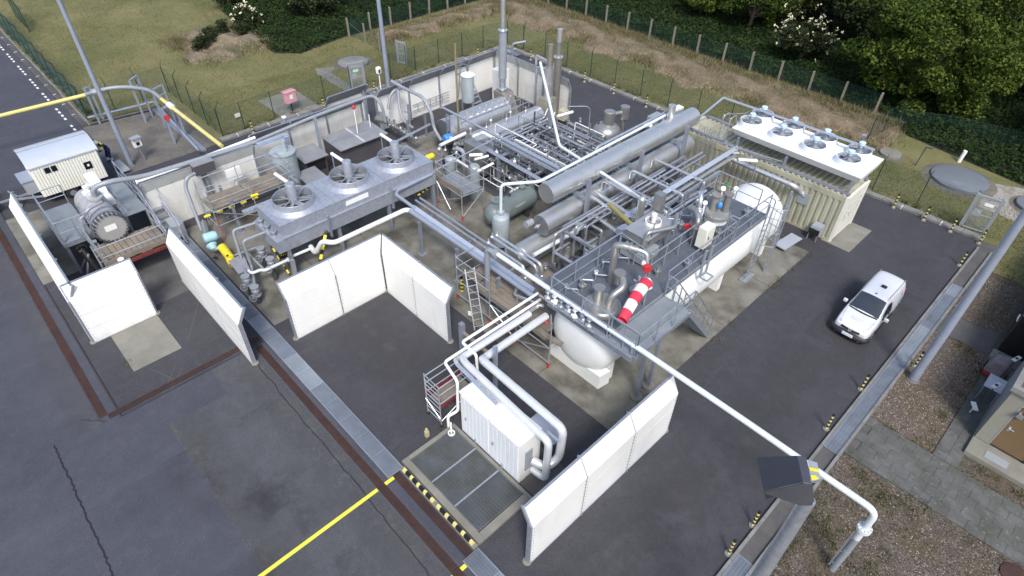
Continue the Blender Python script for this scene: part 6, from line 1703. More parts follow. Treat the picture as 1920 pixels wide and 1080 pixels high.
# valves with handwheels
def valve(label, x, y, z, r=.15, down=True, mat=pipegrey):
    t = thing('handwheel_valve', label, 'valve', (x, y, 0), 'grey handwheel valves at the cooler end')
    part(t, 'body', MB().lathe((x, y, z - .25), (0, 0, 1), [(0, .2), (.05, .2), (.05, .12), (.16, .17), (.30, .17), (.40, .10), (.44, .19), (.49, .19)], 18), mat)
    part(t, 'handwheel', MB().ring((x + .28, y - .28, z - .1), (1, -1, .35), r, .018, 20, 6).cyl((x + .28 - r * .5, y - .28 - r * .5, z - .1), (x + .28 + r * .5, y - .28 + r * .5, z - .1), .012, 6).cyl((x + .28, y - .28, z - .1 - r), (x + .28, y - .28, z - .1 + r), .012, 6).cyl((x, y, z - .1), (x + .28, y - .28, z - .1), .03, 8), mat)
    part(t, 'pedestal', MB().cyl((x, y, 0), (x, y, z - .25), .11, 12), darksteel)
    return t
for i, (p, z, lb) in enumerate([((462, 525), .9, 'handwheel valve at the left foot of the bent cooler pipes'), ((479, 545), .7, 'lowest handwheel valve beside the grating'), ((495, 470), 1.0, 'handwheel valve under the cooler end, nearer the scaffold'), ((513, 490), 1.0, 'handwheel valve under the cooler end, nearer the L screen')]):
    q = {0: (-15.425, -6.029, 0.900), 1: (-14.758, -5.999, 0.700), 2: (-16.695, -4.666, 1.000), 3: (-15.697, -4.716, 1.000)}[i]
    valve(lb, q[0], q[1], z)
pipe('left bent grey pipe from the cooler end down to the valves', [(-17.195, -3.847, 2.150), (-17.411, -5.359, 2.150), (-16.940, -5.526, 0.700), (-15.697, -5.883, 0.950)], .065, pipegrey, bend=.18)
pipe('right bent grey pipe from the cooler end down to the valves', [(-16.304, -3.846, 2.150), (-16.377, -5.386, 2.150), (-16.382, -5.367, 0.700), (-14.909, -5.920, 0.800)], .065, pipegrey, bend=.18)
pipe('pale grey pipe zigzagging from the valves to the flange under the cooler', [(-15.907, -5.681, 0.950), (-15.609, -5.679, 0.950), (-15.596, -5.287, 0.950), (-15.421, -5.151, 0.950), (-15.423, -4.044, 0.950), (-15.521, -3.752, 0.950), (-15.208, -2.916, 1.150)], .07, palepipe, bend=.15, flanges=[((-15.423, -4.044, 0.950), (.1, 1, .05))])
pipe('pale grey pipe slanting through the valve group', [(-17.164, -5.143, 0.950), (-15.570, -5.150, 0.950)], .055, pipegrey)
pipe('pair of low grey pipes leading into the valve group', [(-18.033, -5.565, 0.450), (-17.859, -4.169, 0.450)], .05, pipegrey)
t = thing('black_motor', 'black ribbed motor with yellow dots at the cooler corner', 'motor', (-14.6, -4.4, 0))
q = V(*(-15.940, -4.015, 1.000))
part(t, 'housing', MB().lathe(q - V(0, .25, 0), (0, 1, 0), [(0, .16), (.05, .2), (.4, .2), (.48, .14)], 16), black)
for k in range(6):
    part(t, 'rib', MB().lathe(q + V(0, -.18 + k * .06, 0), (0, 1, 0), [(0, .225), (.02, .225)], 16), black)
part(t, 'post', MB().bar((q.x, q.y, 0), (q.x, q.y, .85), .12), steelgrey)
dots = MB()
for k in range(4):
    dots.cbox((q.x + .2, q.y - .15 + k * .09, q.z + .08 - k * .02), (.03, .035, .03))
part(t, 'yellow_mark', dots, yellow)
solo(MB().bar((-14.978, -4.018, 1.200), (-14.971, -4.094, 0.000), .15), 'cooler_post', pipegrey, 'pale square post in front of the near cooler corner', 'post')

# ------------------------------------------------------------------ big duct from the cooler and the pipe bridge
pipe('white clad duct from the cooler underside to the pipe bridge', [(-15.35, -2.9, 1.15), (-14.75, -3.0, 1.15), (-14.2, -2.8, 2.05), (-13.72, -2.5, 2.05), (-13.72, 1.35, 2.05), (-13.4, 1.5, 2.05)], .115, M('white_duct', (0.76, 0.77, 0.76), .4, .1, .04, 2), bend=.25, n=16)
pipe('pale blue pipe leaving the cooler side and joining the pipe bridge', [(-15.14, 4.0, 2.25), (-15.05, 1.85, 2.25), (-14.8, 1.6, 2.25), (-13.4, 1.68, 2.1)], .085, bluegrey, bend=.15)
pipe('thick pale blue pipe on the left side of the pipe bridge', [(-13.5, 1.44, 2.05), (-8.0, 1.48, 2.05), (-5.3, 1.5, 2.0)], .12, bluegrey, n=14)
pipe('flat pale blue cable duct lying beside the thick bridge pipe', [(-13.6, 1.74, 2.06), (-5.6, 1.76, 2.02)], .14, M('pale_blue_duct', (0.42, 0.48, 0.58), .4, .25, .06, 2), 'cable duct', 'cable_duct', n=4)
pipe('slim galvanised pipe on the bridge, nearest the pale blue duct', [(-14.0, 2.14, 2.08), (-8.5, 2.14, 2.05)], .055, galv)
pipe('slim galvanised pipe on the bridge, farthest from the duct', [(-14.0, 2.40, 2.1), (-8.6, 2.40, 2.05)], .055, galv)
for x, lb in ((-12.69, 'first T shaped steel support under the pipe bridge'), (-9.97, 'second T shaped steel support under the pipe bridge'), (-7.3, 'T shaped steel support of the bridge by the plank scaffold')):
    t = thing('pipe_support', lb, 'pipe support', (x, 1.33, 0), 'steel supports under the pipe bridge')
    part(t, 'column', MB().bar((x, 1.33, 0), (x, 1.33, 1.86), .13), steelgrey)
    part(t, 'foot_plate', MB().cbox((x, 1.33, .035), (.36, .36, .03)), steelgrey)
    part(t, 'cross_arm', MB().bar((x, 1.2, 1.89), (x, 2.55, 1.89), .07, .06), steelgrey)
t = thing('pipe_fork', 'group of insulated pipes with small valves beside the upright vessel', 'pipes', (-7.6, 2.3, 2.0))
for k, (y, x0, x1, z) in enumerate(((2.35, -9.1, -6.9, 2.2), (2.75, -9.3, -6.6, 2.2), (2.95, -9.2, -6.5, 2.25))):
    part(t, 'insulated_pipe', MB().tube([(x0, y, z), (x1, y, z), (x1 + .15, y, z - .25), (x1 + .15, y, .9)], .065, 10, .12), bright)
    part(t, 'coupling', MB().lathe((x1 + .15, y, 1.2), (0, 0, 1), [(0, .085), (.5, .085), (.54, .05)], 12), bright)
    part(t, 'valve', MB().ball((x0 + .05, y, z), .1, 10, 6).cyl((x0 + .05, y, z), (x0 + .05, y, z + .22), .03, 8), alu)
pipe('insulated pipe with silver fittings leading to the deck corner', [(-6.7, 1.95, 1.7), (-6.2, 1.2, 1.75), (-4.5, 1.05, 2.4)], .06, bright)
pipe('insulated pipe parallel to the long thin pipe by the deck corner', [(-6.3, 2.5, 2.0), (-4.9, 1.9, 2.5), (-4.3, 1.7, 2.6)], .07, galv)
t = thing('pale_standpipe', 'pale standpipe with flange at the start of the long thin pipe', 'pipe', (-7.6, .95, 0))
part(t, 'riser', MB().tube([(-7.62, 1.0, 1.3), (-7.62, 1.0, 3.4), (-7.2, 1.04, 3.42)], .12, 14, .2), pipegrey)
part(t, 'flange', MB().cyl((-7.2, 1.04, 3.42), (-7.14, 1.04, 3.42), .2, 20).cyl((-7.12, 1.04, 3.42), (-7.06, 1.04, 3.42), .2, 20), pipegrey)
part(t, 'foot', MB().bar((-7.62, 1.0, 0), (-7.62, 1.0, 1.3), .14), steelgrey)
t = thing('long_overhead_pipe', 'long pale pipe spanning from the plant over the yard to the gravel bed', 'pipe', (0, 1.05, 3.3))
part(t, 'pipe_run', MB().tube([(-7.05, 1.05, 3.42), (0, 1.05, 3.47), (4, 1.05, 3.44), (7.86, 1.05, 3.36), (7.86, 1.05, 1.95)], .095, 16, .32, 8), palepipe)
part(t, 'flange', MB().cyl((7.86, 1.05, 2.42), (7.86, 1.05, 2.47), .19, 22).cyl((7.86, 1.05, 2.50), (7.86, 1.05, 2.55), .19, 22), palepipe)
bl = MB()
for k in range(10):
    a = k * .628
    bl.cyl((7.86 + .155 * math.cos(a), 1.05 + .155 * math.sin(a), 2.38), (7.86 + .155 * math.cos(a), 1.05 + .155 * math.sin(a), 2.59), .014, 6)
part(t, 'flange_bolts', bl, galv)
part(t, 'lower_run', MB().cyl((7.86, 1.05, 0), (7.86, 1.05, 1.95), .10, 16), pipegrey)
part(t, 'weld_collar', MB().cyl((7.86, 1.05, 1.2), (7.86, 1.05, 1.24), .11, 16), pipegrey)
part(t, 'guide_rail', MB().bar((7.72, .97, .2), (7.72, .97, 2.2), .03, .05).bar((7.72, .97, .4), (7.80, 1.0, .4), .03).bar((7.72, .97, 1.1), (7.80, 1.0, 1.1), .03).bar((7.72, .97, 1.9), (7.80, 1.0, 1.9), .03), galv)
part(t, 'joint_ring', MB().cyl((-.35, 1.05, 3.468), (-.30, 1.05, 3.468), .115, 16), palepipe)
part(t, 'support', MB().bar((-.3, 1.05, 3.0), (-.3, 1.05, 3.38), .1), bluegrey)
solo(MB().bar((-4.1, .9, 2.95), (-.2, .9, 2.95), .12, .22), 'deck_beam', steelgrey, 'dark steel beam under the long pale pipe at the deck edge', 'beam')
# ducts and pipes crossing at the far side of the deck
pipe('flat pale blue duct running from the deck to the container roof', [(-5.75, 7.45, 2.85), (-5.75, 16.85, 2.85)], .16, M('blue_duct', (0.40, 0.45, 0.54), .4, .3, .06, 2), 'cable duct', 'cable_duct', n=4)
pipe('silver pipe under the flat blue duct', [(-5.55, 7.3, 2.55), (-5.60, 16.6, 2.55)], .10, alu, n=14)
pipe('galvanised pipe above the handrail side of the deck', [(-4.42, 1.2, 2.98), (-4.42, 11.9, 2.98)], .07, bright)
pipe('slimmer bright pipe next to the galvanised one along the deck edge', [(-4.65, 1.6, 2.9), (-4.65, 9.4, 2.9)], .055, bright)
pipe('pale pipe dropping from the leaning vent and running over the vessels to the silver riser', [(-15.077, 11.491, 6.000), (-11.331, 9.201, 3.500), (-6.1, 8.35, 3.6), (-4.84, 7.4, 4.2), (-4.82, 7.2, 4.1)], .075, palepipe, bend=.15, n=12)
t = thing('silver_riser', 'thick silver riser pipe beside the small fan box', 'pipe', (-4.75, 7.0, 0))
part(t, 'riser', MB().cyl((-4.82, 7.2, 2.2), (-4.82, 7.2, 4.35), .17, 18).ball((-4.82, 7.2, 4.35), .17), alu)
pipe('grey pipe from the silver riser to the square stack', [(-4.82, 7.2, 4.4), (-4.05, 7.25, 4.4)], .07, pipegrey)
for k, (y, z, r, x0, lb) in enumerate(((7.75, 2.7, .09, -8.0, 'bright pipe crossing below the silver riser, nearest the deck'), (7.45, 2.62, .07, -8.0, 'slimmer bright pipe crossing below the silver riser'), (6.9, 2.2, .08, -7.4, 'low bright pipe crossing between vessels and deck'))):
    pipe(lb, [(x0, y + .35, z + .15), (-4.5, y - .1, z + .15)], r * 1.2, bright)
pipe('thick pale pipe slanting along the lowest vessel to the skid', [(-8.0, 6.9, 1.6), (-7.45, 7.0, 1.75), (-7.45, 6.2, 1.75), (-7.5, 3.6, 1.75)], .10, palepipe, bend=.2, n=14, flanges=[((-7.46, 6.3, 1.75), (0, 1, 0))])
for k, (y, z, x0, x1, r, m, lb) in enumerate(((8.95, 3.05, -8.2, -4.5, .085, bright, 'bright cross pipe between upper vessel and deck, first beyond the pale pipe'), (9.35, 3.0, -8.2, -4.5, .06, galv, 'slim cross pipe between upper vessel and deck, second beyond the pale pipe'), (10.9, 2.9, -8.0, -5.0, .07, bright, 'bright cross pipe in the middle between container and small fan box'), (12.7, 2.85, -8.0, -5.0, .08, alu, 'silver cross pipe nearest the corrugated container'))):
    pipe(lb, [(x0, y, z - .5), (x0, y, z), (x1, y, z), (x1, y, z - .6)], r, m, bend=.15)
for k, (x, z, y0, y1, r, lb) in enumerate(((-6.75, 2.78, 5.4, 15.2, .06, 'grey rack pipe between vessels and deck, nearer the vessels'), (-6.45, 2.8, 5.8, 15.0, .045, 'slim grey rack pipe between vessels and deck'), (-7.05, 2.72, 4.4, 12.4, .05, 'bright rack pipe beside the lower silver vessel'))):
    pipe(lb, [(x, y0, 1.2), (x, y0, z), (x, y1, z)], r, (galv, steelgrey, bright)[k], bend=.15)
t = thing('deck_pipes', 'small bore pipes and valves along the inner edge of the tank deck', 'pipes', (-3.9, 6, 3.1))
for k in range(14):
    y = 1.6 + k * .72; x = -3.9 + .12 * (k % 3)
    part(t, 'small_pipe', MB().tube([(x, y, 3.1), (x, y, 3.35 + .1 * (k % 2)), (x + .35, y + .3, 3.35 + .1 * (k % 2)), (x + .35, y + .3, 3.1)], .03, 8, .06), (galv, bright)[k % 2])
    part(t, 'valve', MB().ball((x, y, 3.42), .07, 8, 6).ring((x, y, 3.52), (0, 0, 1), .07, .012, 12, 5), (bright, steelgrey, white)[k % 3])
for k, (x, y) in enumerate(((-2.2, 5.0), (-1.7, 6.3), (-2.0, 9.0), (-3.4, 8.3), (-3.3, 11.2), (-2.0, 11.3), (-3.6, 2.2))):
    part(t, 'stub_nozzle', MB().lathe((x, y, 3.1), (0, 0, 1), [(0, .09), (.22, .09), (.22, .15), (.27, .15), (.27, .06), (.4, .05)], 14), (aludull, galv)[k % 2])
# dark skid below: frames, small vessels, clutter of pipes
t = thing('process_skid', 'dark steel skid with tangled pipes between the silver vessels and the deck', 'process skid', (-6.3, 9.0, 0))
for x in (-7.3, -5.2):
    part(t, 'skid_beam', MB().bar((x, 3.2, .2), (x, 15.0, .2), .16, .2), darksteel)
for y in np.arange(4.4, 15.2, 1.7):
    part(t, 'cross_beam', MB().bar((-7.22, y, .2), (-5.28, y, .2), .14, .16), darksteel)
for y in (5.2, 8.3, 11.4, 14.5):
    for x in (-7.3, -5.2):
        part(t, 'column', MB().bar((x, y, .3), (x, y, 2.5), .12), steelgrey)
    part(t, 'beam', MB().bar((-7.24, y, 2.42), (-5.26, y, 2.42), .1, .12), steelgrey)
part(t, 'long_beam', MB().bar((-7.3, 5.2, 2.56), (-7.3, 14.5, 2.56), .1, .14).bar((-5.2, 5.2, 2.56), (-5.2, 14.5, 2.56), .1, .14), steelgrey)
for i, (x, y0, y1, z, r) in enumerate(((-6.75, 6.4, 8.7, 1.05, .33), (-6.0, 8.9, 11.4, 1.2, .36), (-6.6, 11.6, 13.9, 1.35, .40), (-5.8, 11.7, 14.2, 1.7, .24))):
    part(t, 'small_vessel', MB().lathe((x, y0, z), (0, 1, 0), [(0, r * .9), (.05, r), (y1 - y0 - .05, r), (y1 - y0, r * .9)], 22), aludull)
    part(t, 'vessel_end', MB().lathe((x, y0 - .03, z), (0, 1, 0), [(0, r * .8), (.03, r * .92)], 22), darksteel)
rr = random.Random(5)
part(t, 'skid_tray', MB().box(-7.75, -4.9, 2.4, 15.2, .019, .06), darksteel)
for i in range(58):
    x, y, z = rr.uniform(-7.2, -5.3), rr.uniform(3.6, 14.4), rr.uniform(.4, 2.2)
    pts = [V(x, y, z)]
    for k in range(rr.randint(2, 4)):
        ax = rr.choice((0, 1, 2)); d = rr.uniform(.35, 1.3) * rr.choice((-1, 1)); q = pts[-1].copy(); q[ax] += d
        q.x = min(-5.2, max(-7.4, q.x)); q.z = min(2.4, max(.25, q.z)); q.y = min(14.8, max(3.4, q.y))
        if (q - pts[-1]).length > .2: pts.append(q)
    if len(pts) > 1:
        part(t, 'process_pipe', MB().tube(pts, rr.choice((.03, .04, .055, .07)), 8, .1, 3), rr.choice((galv, darksteel, steelgrey, bright, galv)))
for i in range(44):
    x, y, z = rr.uniform(-7.2, -5.3), rr.uniform(3.8, 14.4), rr.uniform(.5, 2.4)
    part(t, 'valve', MB().ball((x, y, z), rr.uniform(.07, .12), 10, 6).cyl((x, y, z), (x, y, z + .22), .025, 6).ring((x, y, z + .22), (0, 0, 1), .09, .014, 12, 5), rr.choice((galv, bright, darksteel, steelgrey)))
striped('small striped post by the ladder of the plank scaffold', (-9.35, 1.0, .02), (-9.35, 1.0, .85), r=.07, k=8)
# ------------------------------------------------------------------ silver heater and the stacks behind
t = thing('heater', 'big silver horizontal heater with a round dark end below the rear screen', 'heater', (-20.2, 11.5, 0))
HX, HZ, HR = -19.62, 1.32, .76
EX, EY = -20.15, 13.55
part(t, 'shell', MB().lathe((HX, 8.35, HZ), (0, 1, 0), [(0, HR), (4.8, HR), (4.8, HR - .02)], 40), alu)
part(t, 'end_plate', MB().lathe((HX, 8.30, HZ), (0, 1, 0), [(0, HR - .1), (.04, HR - .02)], 40), M('heater_end', (.10, .11, .12), .5, .3))
part(t, 'flue_hood', MB().hexa([(HX - .75, 13.17, HZ - .7), (HX + .7, 13.17, HZ - .7), (HX + .75, 14.0, HZ - .8), (HX - .85, 14.0, HZ - .8), (EX - .42, 13.17, HZ + .85), (EX + .5, 13.17, HZ + .85), (EX + .5, 13.95, HZ + .95), (EX - .42, 13.95, HZ + .95)]), M('flue_tan', (.30, .285, .25), .45, .5))
part(t, 'skid_wall', MB().box(HX + .82, HX + .88, 8.4, 13.9, .2, .85), M('tan_skid', (.25, .22, .165), .6))
for y in (9.0, 11.2, 13.4):
    part(t, 'saddle', MB().box(HX - .6, HX + .6, y - .1, y + .1, .018, .7), darksteel)
part(t, 'burner_motor', MB().lathe((-18.95, 7.85, 1.3), (0, 1, 0), [(0, .2), (.08, .26), (.5, .26), (.58, .18)], 20), blue)
part(t, 'motor_plate', MB().box(-18.72, -18.67, 8.05, 8.22, 1.34, 1.46), white)
part(t, 'burner_frame', MB().bar((-19.1, 8.2, 1.3), (-19.1, 8.2, 2.7), .05).bar((-18.8, 8.2, 1.3), (-18.8, 8.2, 2.7), .05).bar((-19.1, 8.2, 2.7), (-18.8, 8.2, 2.7), .05).bar((-18.95, 8.2, 1.7), (-18.95, 8.2, 2.4), .12, .06), galv)
railing(t, [(-19.25, 8.6, .85), (-19.25, 13.6, .85)], 1.0, step=1.4)
fit = MB()
for k in range(9):
    y = 9.2 + k * .5
    fit.cyl((HX + .45, y, HZ + .6), (HX + .55, y, HZ + .95), .035, 8).ball((HX + .57, y, HZ + .98), .06, 8, 6)
part(t, 'fitting', fit, bright)
t = thing('exhaust_stack', 'tallest grey exhaust stack rising from the silver heater', 'stack', (-20.15, 13.55, 2.2))
part(t, 'lower_flue', MB().lathe((EX, EY, 2.2), (0, 0, 1), [(0, .20), (.9, .20)], 28), galv)
part(t, 'clamp_ring', MB().lathe((EX, EY, 2.3), (0, 0, 1), [(0, .27), (.08, .27)], 28), bright)
part(t, 'clad_flue', MB().lathe((EX, EY, 3.0), (0, 0, 1), [(0, .25), (2.85, .25), (2.85, .2)], 32), pipegrey)
part(t, 'collar', MB().lathe((EX, EY, 5.85), (0, 0, 1), [(0, .29), (.06, .29), (.10, .2)], 32), bright)
part(t, 'upper_flue', MB().lathe((EX, EY, 5.9), (0, 0, 1), [(0, .155), (4.5, .155)], 28), alu)
t = thing('grey_drum', 'grey upright drum with a pale lid beside the silver heater', 'drum', (-21.4, 11.6, 0))
part(t, 'shell', MB().lathe((-21.35, 11.75, 1.55), (0, 0, 1), [(0, .25), (.1, .39), (1.75, .39)], 32), vesselblue)
part(t, 'lid', MB().lathe((-21.35, 11.75, 3.3), (0, 0, 1), [(0, .43), (.05, .43), (.07, .33)], 32), white)
for a in range(3):
    part(t, 'leg', MB().bar((-21.35 + .38 * math.cos(a * 2.1), 11.75 + .38 * math.sin(a * 2.1), 0), (-21.35 + .38 * math.cos(a * 2.1), 11.75 + .38 * math.sin(a * 2.1), 1.75), .07), galv)
solo(MB().cyl((-18.832, 8.842, 0.000), ((-18.832, 8.842, 0.000)[0], (-18.832, 8.842, 0.000)[1], 6.6), .055, 12), 'brass_pole', brass, 'thin brown yellow pole standing in front of the grey drum', 'pole')
t = thing('step_ladder', 'galvanised platform step ladder leaning by the rear screen corner', 'ladder', (-23.2, 13.6, 0))
for y in (13.0, 13.7):
    part(t, 'stile', MB().bar((-21.9, y, 0), (-23.5, y, 2.2), .06, .04).bar((-24.0, y, 0), (-23.5, y, 3.1), .05, .04), galv)
for i in range(8):
    u = (i + .5) / 8
    part(t, 'tread', MB().box(-21.9 - 1.6 * u - .1, -21.9 - 1.6 * u + .1, 13.03, 13.67, 2.2 * u - .015, 2.2 * u + .015), galv)
part(t, 'platform', MB().box(-24.0, -23.4, 13.0, 13.7, 2.18, 2.22), galv)
for z in (2.7, 3.15):
    part(t, 'guard_rail', MB().tube([(-23.4, 13.0, z), (-24.05, 13.0, z), (-24.05, 13.7, z), (-23.4, 13.7, z)], .025, 8, .1), galv)
solo(MB().box(-22.6, -21.8, 14.9, 15.7, .018, 2.5), 'white_cabinet', white, 'tall white cabinet in the corner behind the tallest stack', 'cabinet', bevel=.02)
solo(MB().bar((-24.35, 9.6, .55), (-24.35, 12.6, .62), .04).bar((-24.35, 9.6, .95), (-24.35, 12.6, 1.02), .04).bar((-24.35, 10.0, .55), (-24.35, 10.0, 1.0), .03).bar((-24.35, 10.5, .55), (-24.35, 10.5, 1.0), .03).bar((-24.35, 11.0, .55), (-24.35, 11.0, 1.0), .03).bar((-24.35, 11.5, .55), (-24.35, 11.5, 1.0), .03).bar((-24.35, 12.0, .55), (-24.35, 12.0, 1.0), .03), 'hanging_ladder', galv, 'ladder hung flat on the rear screen behind the heater', 'ladder')
# second heater with two stacks
t = thing('second_heater', 'smaller silver horizontal heater in front of the two shorter stacks', 'heater', (-17.8, 11.5, 0))
part(t, 'shell', MB().lathe((-17.85, 8.9, 1.15), (0, 1, 0), [(0, .52), (5.6, .52)], 32), alu)
part(t, 'header_box', MB().box(-17.4, -15.6, 8.0, 8.6, .3, 1.75), aludull)
part(t, 'header_box', MB().box(-17.2, -15.2, 8.62, 9.5, .3, 1.5), M('header_grey', (.26, .27, .27), .5, .4))
part(t, 'flue_cone', MB().hexa([(-18.4, 14.5, .7), (-17.3, 14.5, .7), (-17.3, 15.6, .7), (-18.4, 15.6, .7), (-18.25, 14.9, 2.0), (-17.5, 14.9, 2.0), (-17.5, 15.7, 2.0), (-18.25, 15.7, 2.0)]), M('flue_tan_b', (.34, .32, .26), .45, .5))
for y in (9.5, 12.0, 14.0):
    part(t, 'saddle', MB().box(-18.3, -17.4, y - .08, y + .08, .018, .75), darksteel)
for x in (-16.9, -16.6, -16.3):
    part(t, 'side_pipe', MB().tube([(x, 9.6, 1.5 - .1), (x, 14.0, 1.4), (x, 14.3, 1.9)], .06, 10, .15), bright)
railing(t, [(-19.0, 9.2, .9), (-19.0, 14.0, .9)], 1.0, step=1.2)
for k in range(6):
    part(t, 'valve', MB().ball((-18.2 + (k % 2) * .5, 9.2 + k * .8, 1.8), .1, 10, 6).cyl((-18.2 + (k % 2) * .5, 9.2 + k * .8, 1.5), (-18.2 + (k % 2) * .5, 9.2 + k * .8, 2.1), .03, 8), bright)
def stack(label, x, y, prof_parts, z0=0.0):
    t = thing('exhaust_stack', label, 'stack', (x, y, z0), 'exhaust stacks')
    for nm, z, h, r, m in prof_parts:
        part(t, nm, MB().lathe((x, y, z), (0, 0, 1), [(0, r), (h, r), (h, r * .85)], 28), m)
    return t
stack('shorter silver stack with a tan upper tube', -17.9, 15.35, [('clad_flue', 2.0, 1.9, .27, alu), ('band', 2.9, .05, .282, bright), ('upper_tube', 3.9, 1.35, .175, M('tan_flue', (.33, .31, .26), .45, .6)), ('collar', 3.92, .06, .21, aludull)], 2.0)
stack('slender tan grey stack with a pale tip right of the tallest stack', -18.15, 16.35, [('clad_flue', .05, 4.1, .25, M('tan_clad', (.31, .30, .27), .42, .6, .1, 2)), ('collar', 4.15, .07, .29, bright), ('upper_tube', 4.2, .9, .155, aludull), ('tip', 5.1, .75, .16, bright)])
pv_ = MB().tube([(-18.85, 15.2, .5), (-18.85, 15.2, 3.6), (-18.5, 15.25, 3.75), (-18.1, 15.3, 3.72)], .055, 8, .15).tube([(-19.0, 15.3, 3.72), (-19.0, 15.3, 4.3), (-18.1, 15.35, 4.2)], .07, 8, .1)
solo(pv_, 'flue_pipe', bright, 'thin bright pipe with a cap beside the shorter silver stack', 'pipe')
t = thing('lattice_post', 'thin lattice post beside the shorter silver stack', 'post', (-18.6, 14.9, 0))
for dx in (0, .18):
    part(t, 'stile', MB().cyl((-18.7 + dx, 14.95, .5), (-18.7 + dx, 14.95, 3.5), .025, 6), galv)
for i in range(12):
    part(t, 'rung', MB().bar((-18.7, 14.95, .6 + i * .24), (-18.52, 14.95, .72 + i * .24), .025), galv)
solo(MB().cbox((-17.1, 16.0, .9), (.5, .5, .6), .1), 'tan_box', M('tan_box_paint', (.45, .42, .30), .5), 'small cream box between the two shorter stacks', 'box')
t = thing('yellow_bottle', 'yellow cylinder lying behind the far end of the fan cooler', 'bottle', (-18.1, 6.2, 0))
q = V(*(-18.232, 6.214, 1.100))
part(t, 'bottle', MB().lathe(q - V(.0, .25, 0), (0, 1, 0), [(0, .12), (.06, .17), (.45, .17), (.53, .1)], 18), yellow)
part(t, 'stand', MB().bar((q.x, q.y, 0), (q.x, q.y, .95), .1), steelgrey)
# main column with the leaning vent
solo(MB().bar((-14.99, 12.45, 0), (-14.99, 12.45, 3.6), .2), 'steel_column', steelgrey, 'tall grey steel column under the leaning pale vent pipe', 'column')
t = thing('pole_light_bracket', 'thin bent pole with a tube lamp in front of the dark asphalt', 'pole', (-14.2, 15.0, 0))
part(t, 'pole', MB().tube([(-14.35, 15.2, 0), (-14.35, 15.2, 2.5), (-14.5, 15.0, 2.68), (-15.3, 14.3, 2.6)], .03, 8, .2), galv)
# bundles of pipes crossing towards the silver vessels
yb = 8.2
for k, (dy, z, r, x0, x1, m, lb) in enumerate(((0, 3.0, .065, -19.4, -9.2, bluegrey, 'pale long pipe from the blue motor over the heaters to the silver vessels'), (.35, 2.5, .05, -15.6, -9.4, bright, 'bright bundle pipe beside the pale long pipe'), (.55, 2.52, .06, -15.2, -9.3, bluegrey, 'pale blue bundle pipe in the middle of the crossing bundle'), (.78, 2.5, .05, -15.2, -9.2, bright, 'bright bundle pipe on the far side of the crossing bundle'), (.98, 2.5, .05, -14.9, -9.2, galv, 'thin galvanised bundle pipe at the far edge of the crossing bundle'))):
    pipe(lb, [(x0, yb + dy, z), (x1, yb + dy, z)], r, m)
pipe('white hooked pipe from the header boxes along the crossing bundle', [(-16.6, 8.0, 2.35), (-16.6, 8.75, 2.35), (-9.3, 8.75, 2.3)], .085, white, bend=.15)
pipe('lower galvanised cable tray of the crossing bundle', [(-15.3, 7.95, 2.1), (-10.4, 7.85, 2.1)], .13, galv, 'cable tray', 'cable_tray', n=4)
for x, lb in ((-14.4, 'steel support of the crossing bundle near the header boxes'), (-11.9, 'steel support of the crossing bundle behind the grey green tank')):
    solo(MB().bar((x, 7.9, 0), (x, 7.9, 2.0), .15).bar((x, 7.7, 2.02), (x, 9.3, 2.02), .1, .08), 'bundle_support', steelgrey, lb, 'pipe support', 'steel supports under the pipe bridge')
pipe('U shaped white pipe low between header boxes and scaffold', [(-16.2, 6.4, 1.75), (-15.0, 6.35, 1.75), (-14.45, 6.5, 1.75), (-14.5, 7.6, 1.75)], .07, white, bend=.12)
pipe('short white pipe above the U shaped one', [(-15.2, 6.9, 1.95), (-15.0, 7.7, 1.95)], .07, white)
t = thing('header_skid', 'dark skid with header boxes and pipes below the crossing bundle', 'process skid', (-13.8, 8.8, 0))
for y in (8.0, 10.0, 12.0):
    part(t, 'frame', MB().bar((-15.3, y, .15), (-12.4, y, .15), .14, .18).bar((-15.2, y, .2), (-15.2, y, 1.9), .1).bar((-12.5, y, .2), (-12.5, y, 1.9), .1).bar((-15.2, y, 1.85), (-12.5, y, 1.85), .09), darksteel)
for i, (x, z, r) in enumerate(((-14.6, .9, .3), (-13.6, 1.0, .3), (-14.1, 1.55, .22))):
    part(t, 'small_vessel', MB().lathe((x, 8.2, z), (0, 1, 0), [(0, r * .9), (.05, r), (3.6, r), (3.7, r * .9)], 20), aludull)
part(t, 'skid_tray', MB().box(-15.9, -12.2, 7.3, 13.2, .019, .05), darksteel)
for i in range(56):
    x, y, z = rr.uniform(-15.6, -12.4), rr.uniform(7.6, 12.6), rr.uniform(.3, 1.9)
    pts = [V(x, y, z)]
    for k in range(3):
        ax = rr.choice((0, 1, 2)); q = pts[-1].copy(); q[ax] += rr.uniform(.4, 1.6) * rr.choice((-1, 1)); q.z = min(2.0, max(.2, q.z)); q.x = min(-12.2, max(-15.8, q.x)); q.y = min(13, max(7.4, q.y))
        if (q - pts[-1]).length > .2: pts.append(q)
    if len(pts) > 1:
        part(t, 'process_pipe', MB().tube(pts, rr.choice((.03, .045, .06)), 8, .1, 3), rr.choice((galv, bright, darksteel, steelgrey, white)))
for i in range(34):
    x, y, z = rr.uniform(-15.6, -12.4), rr.uniform(7.6, 12.6), rr.uniform(.6, 2.1)
    part(t, 'valve', MB().ball((x, y, z), rr.uniform(.07, .12), 10, 6).cyl((x, y, z), (x, y, z + .2), .025, 6), rr.choice((galv, bright, darksteel, white)))
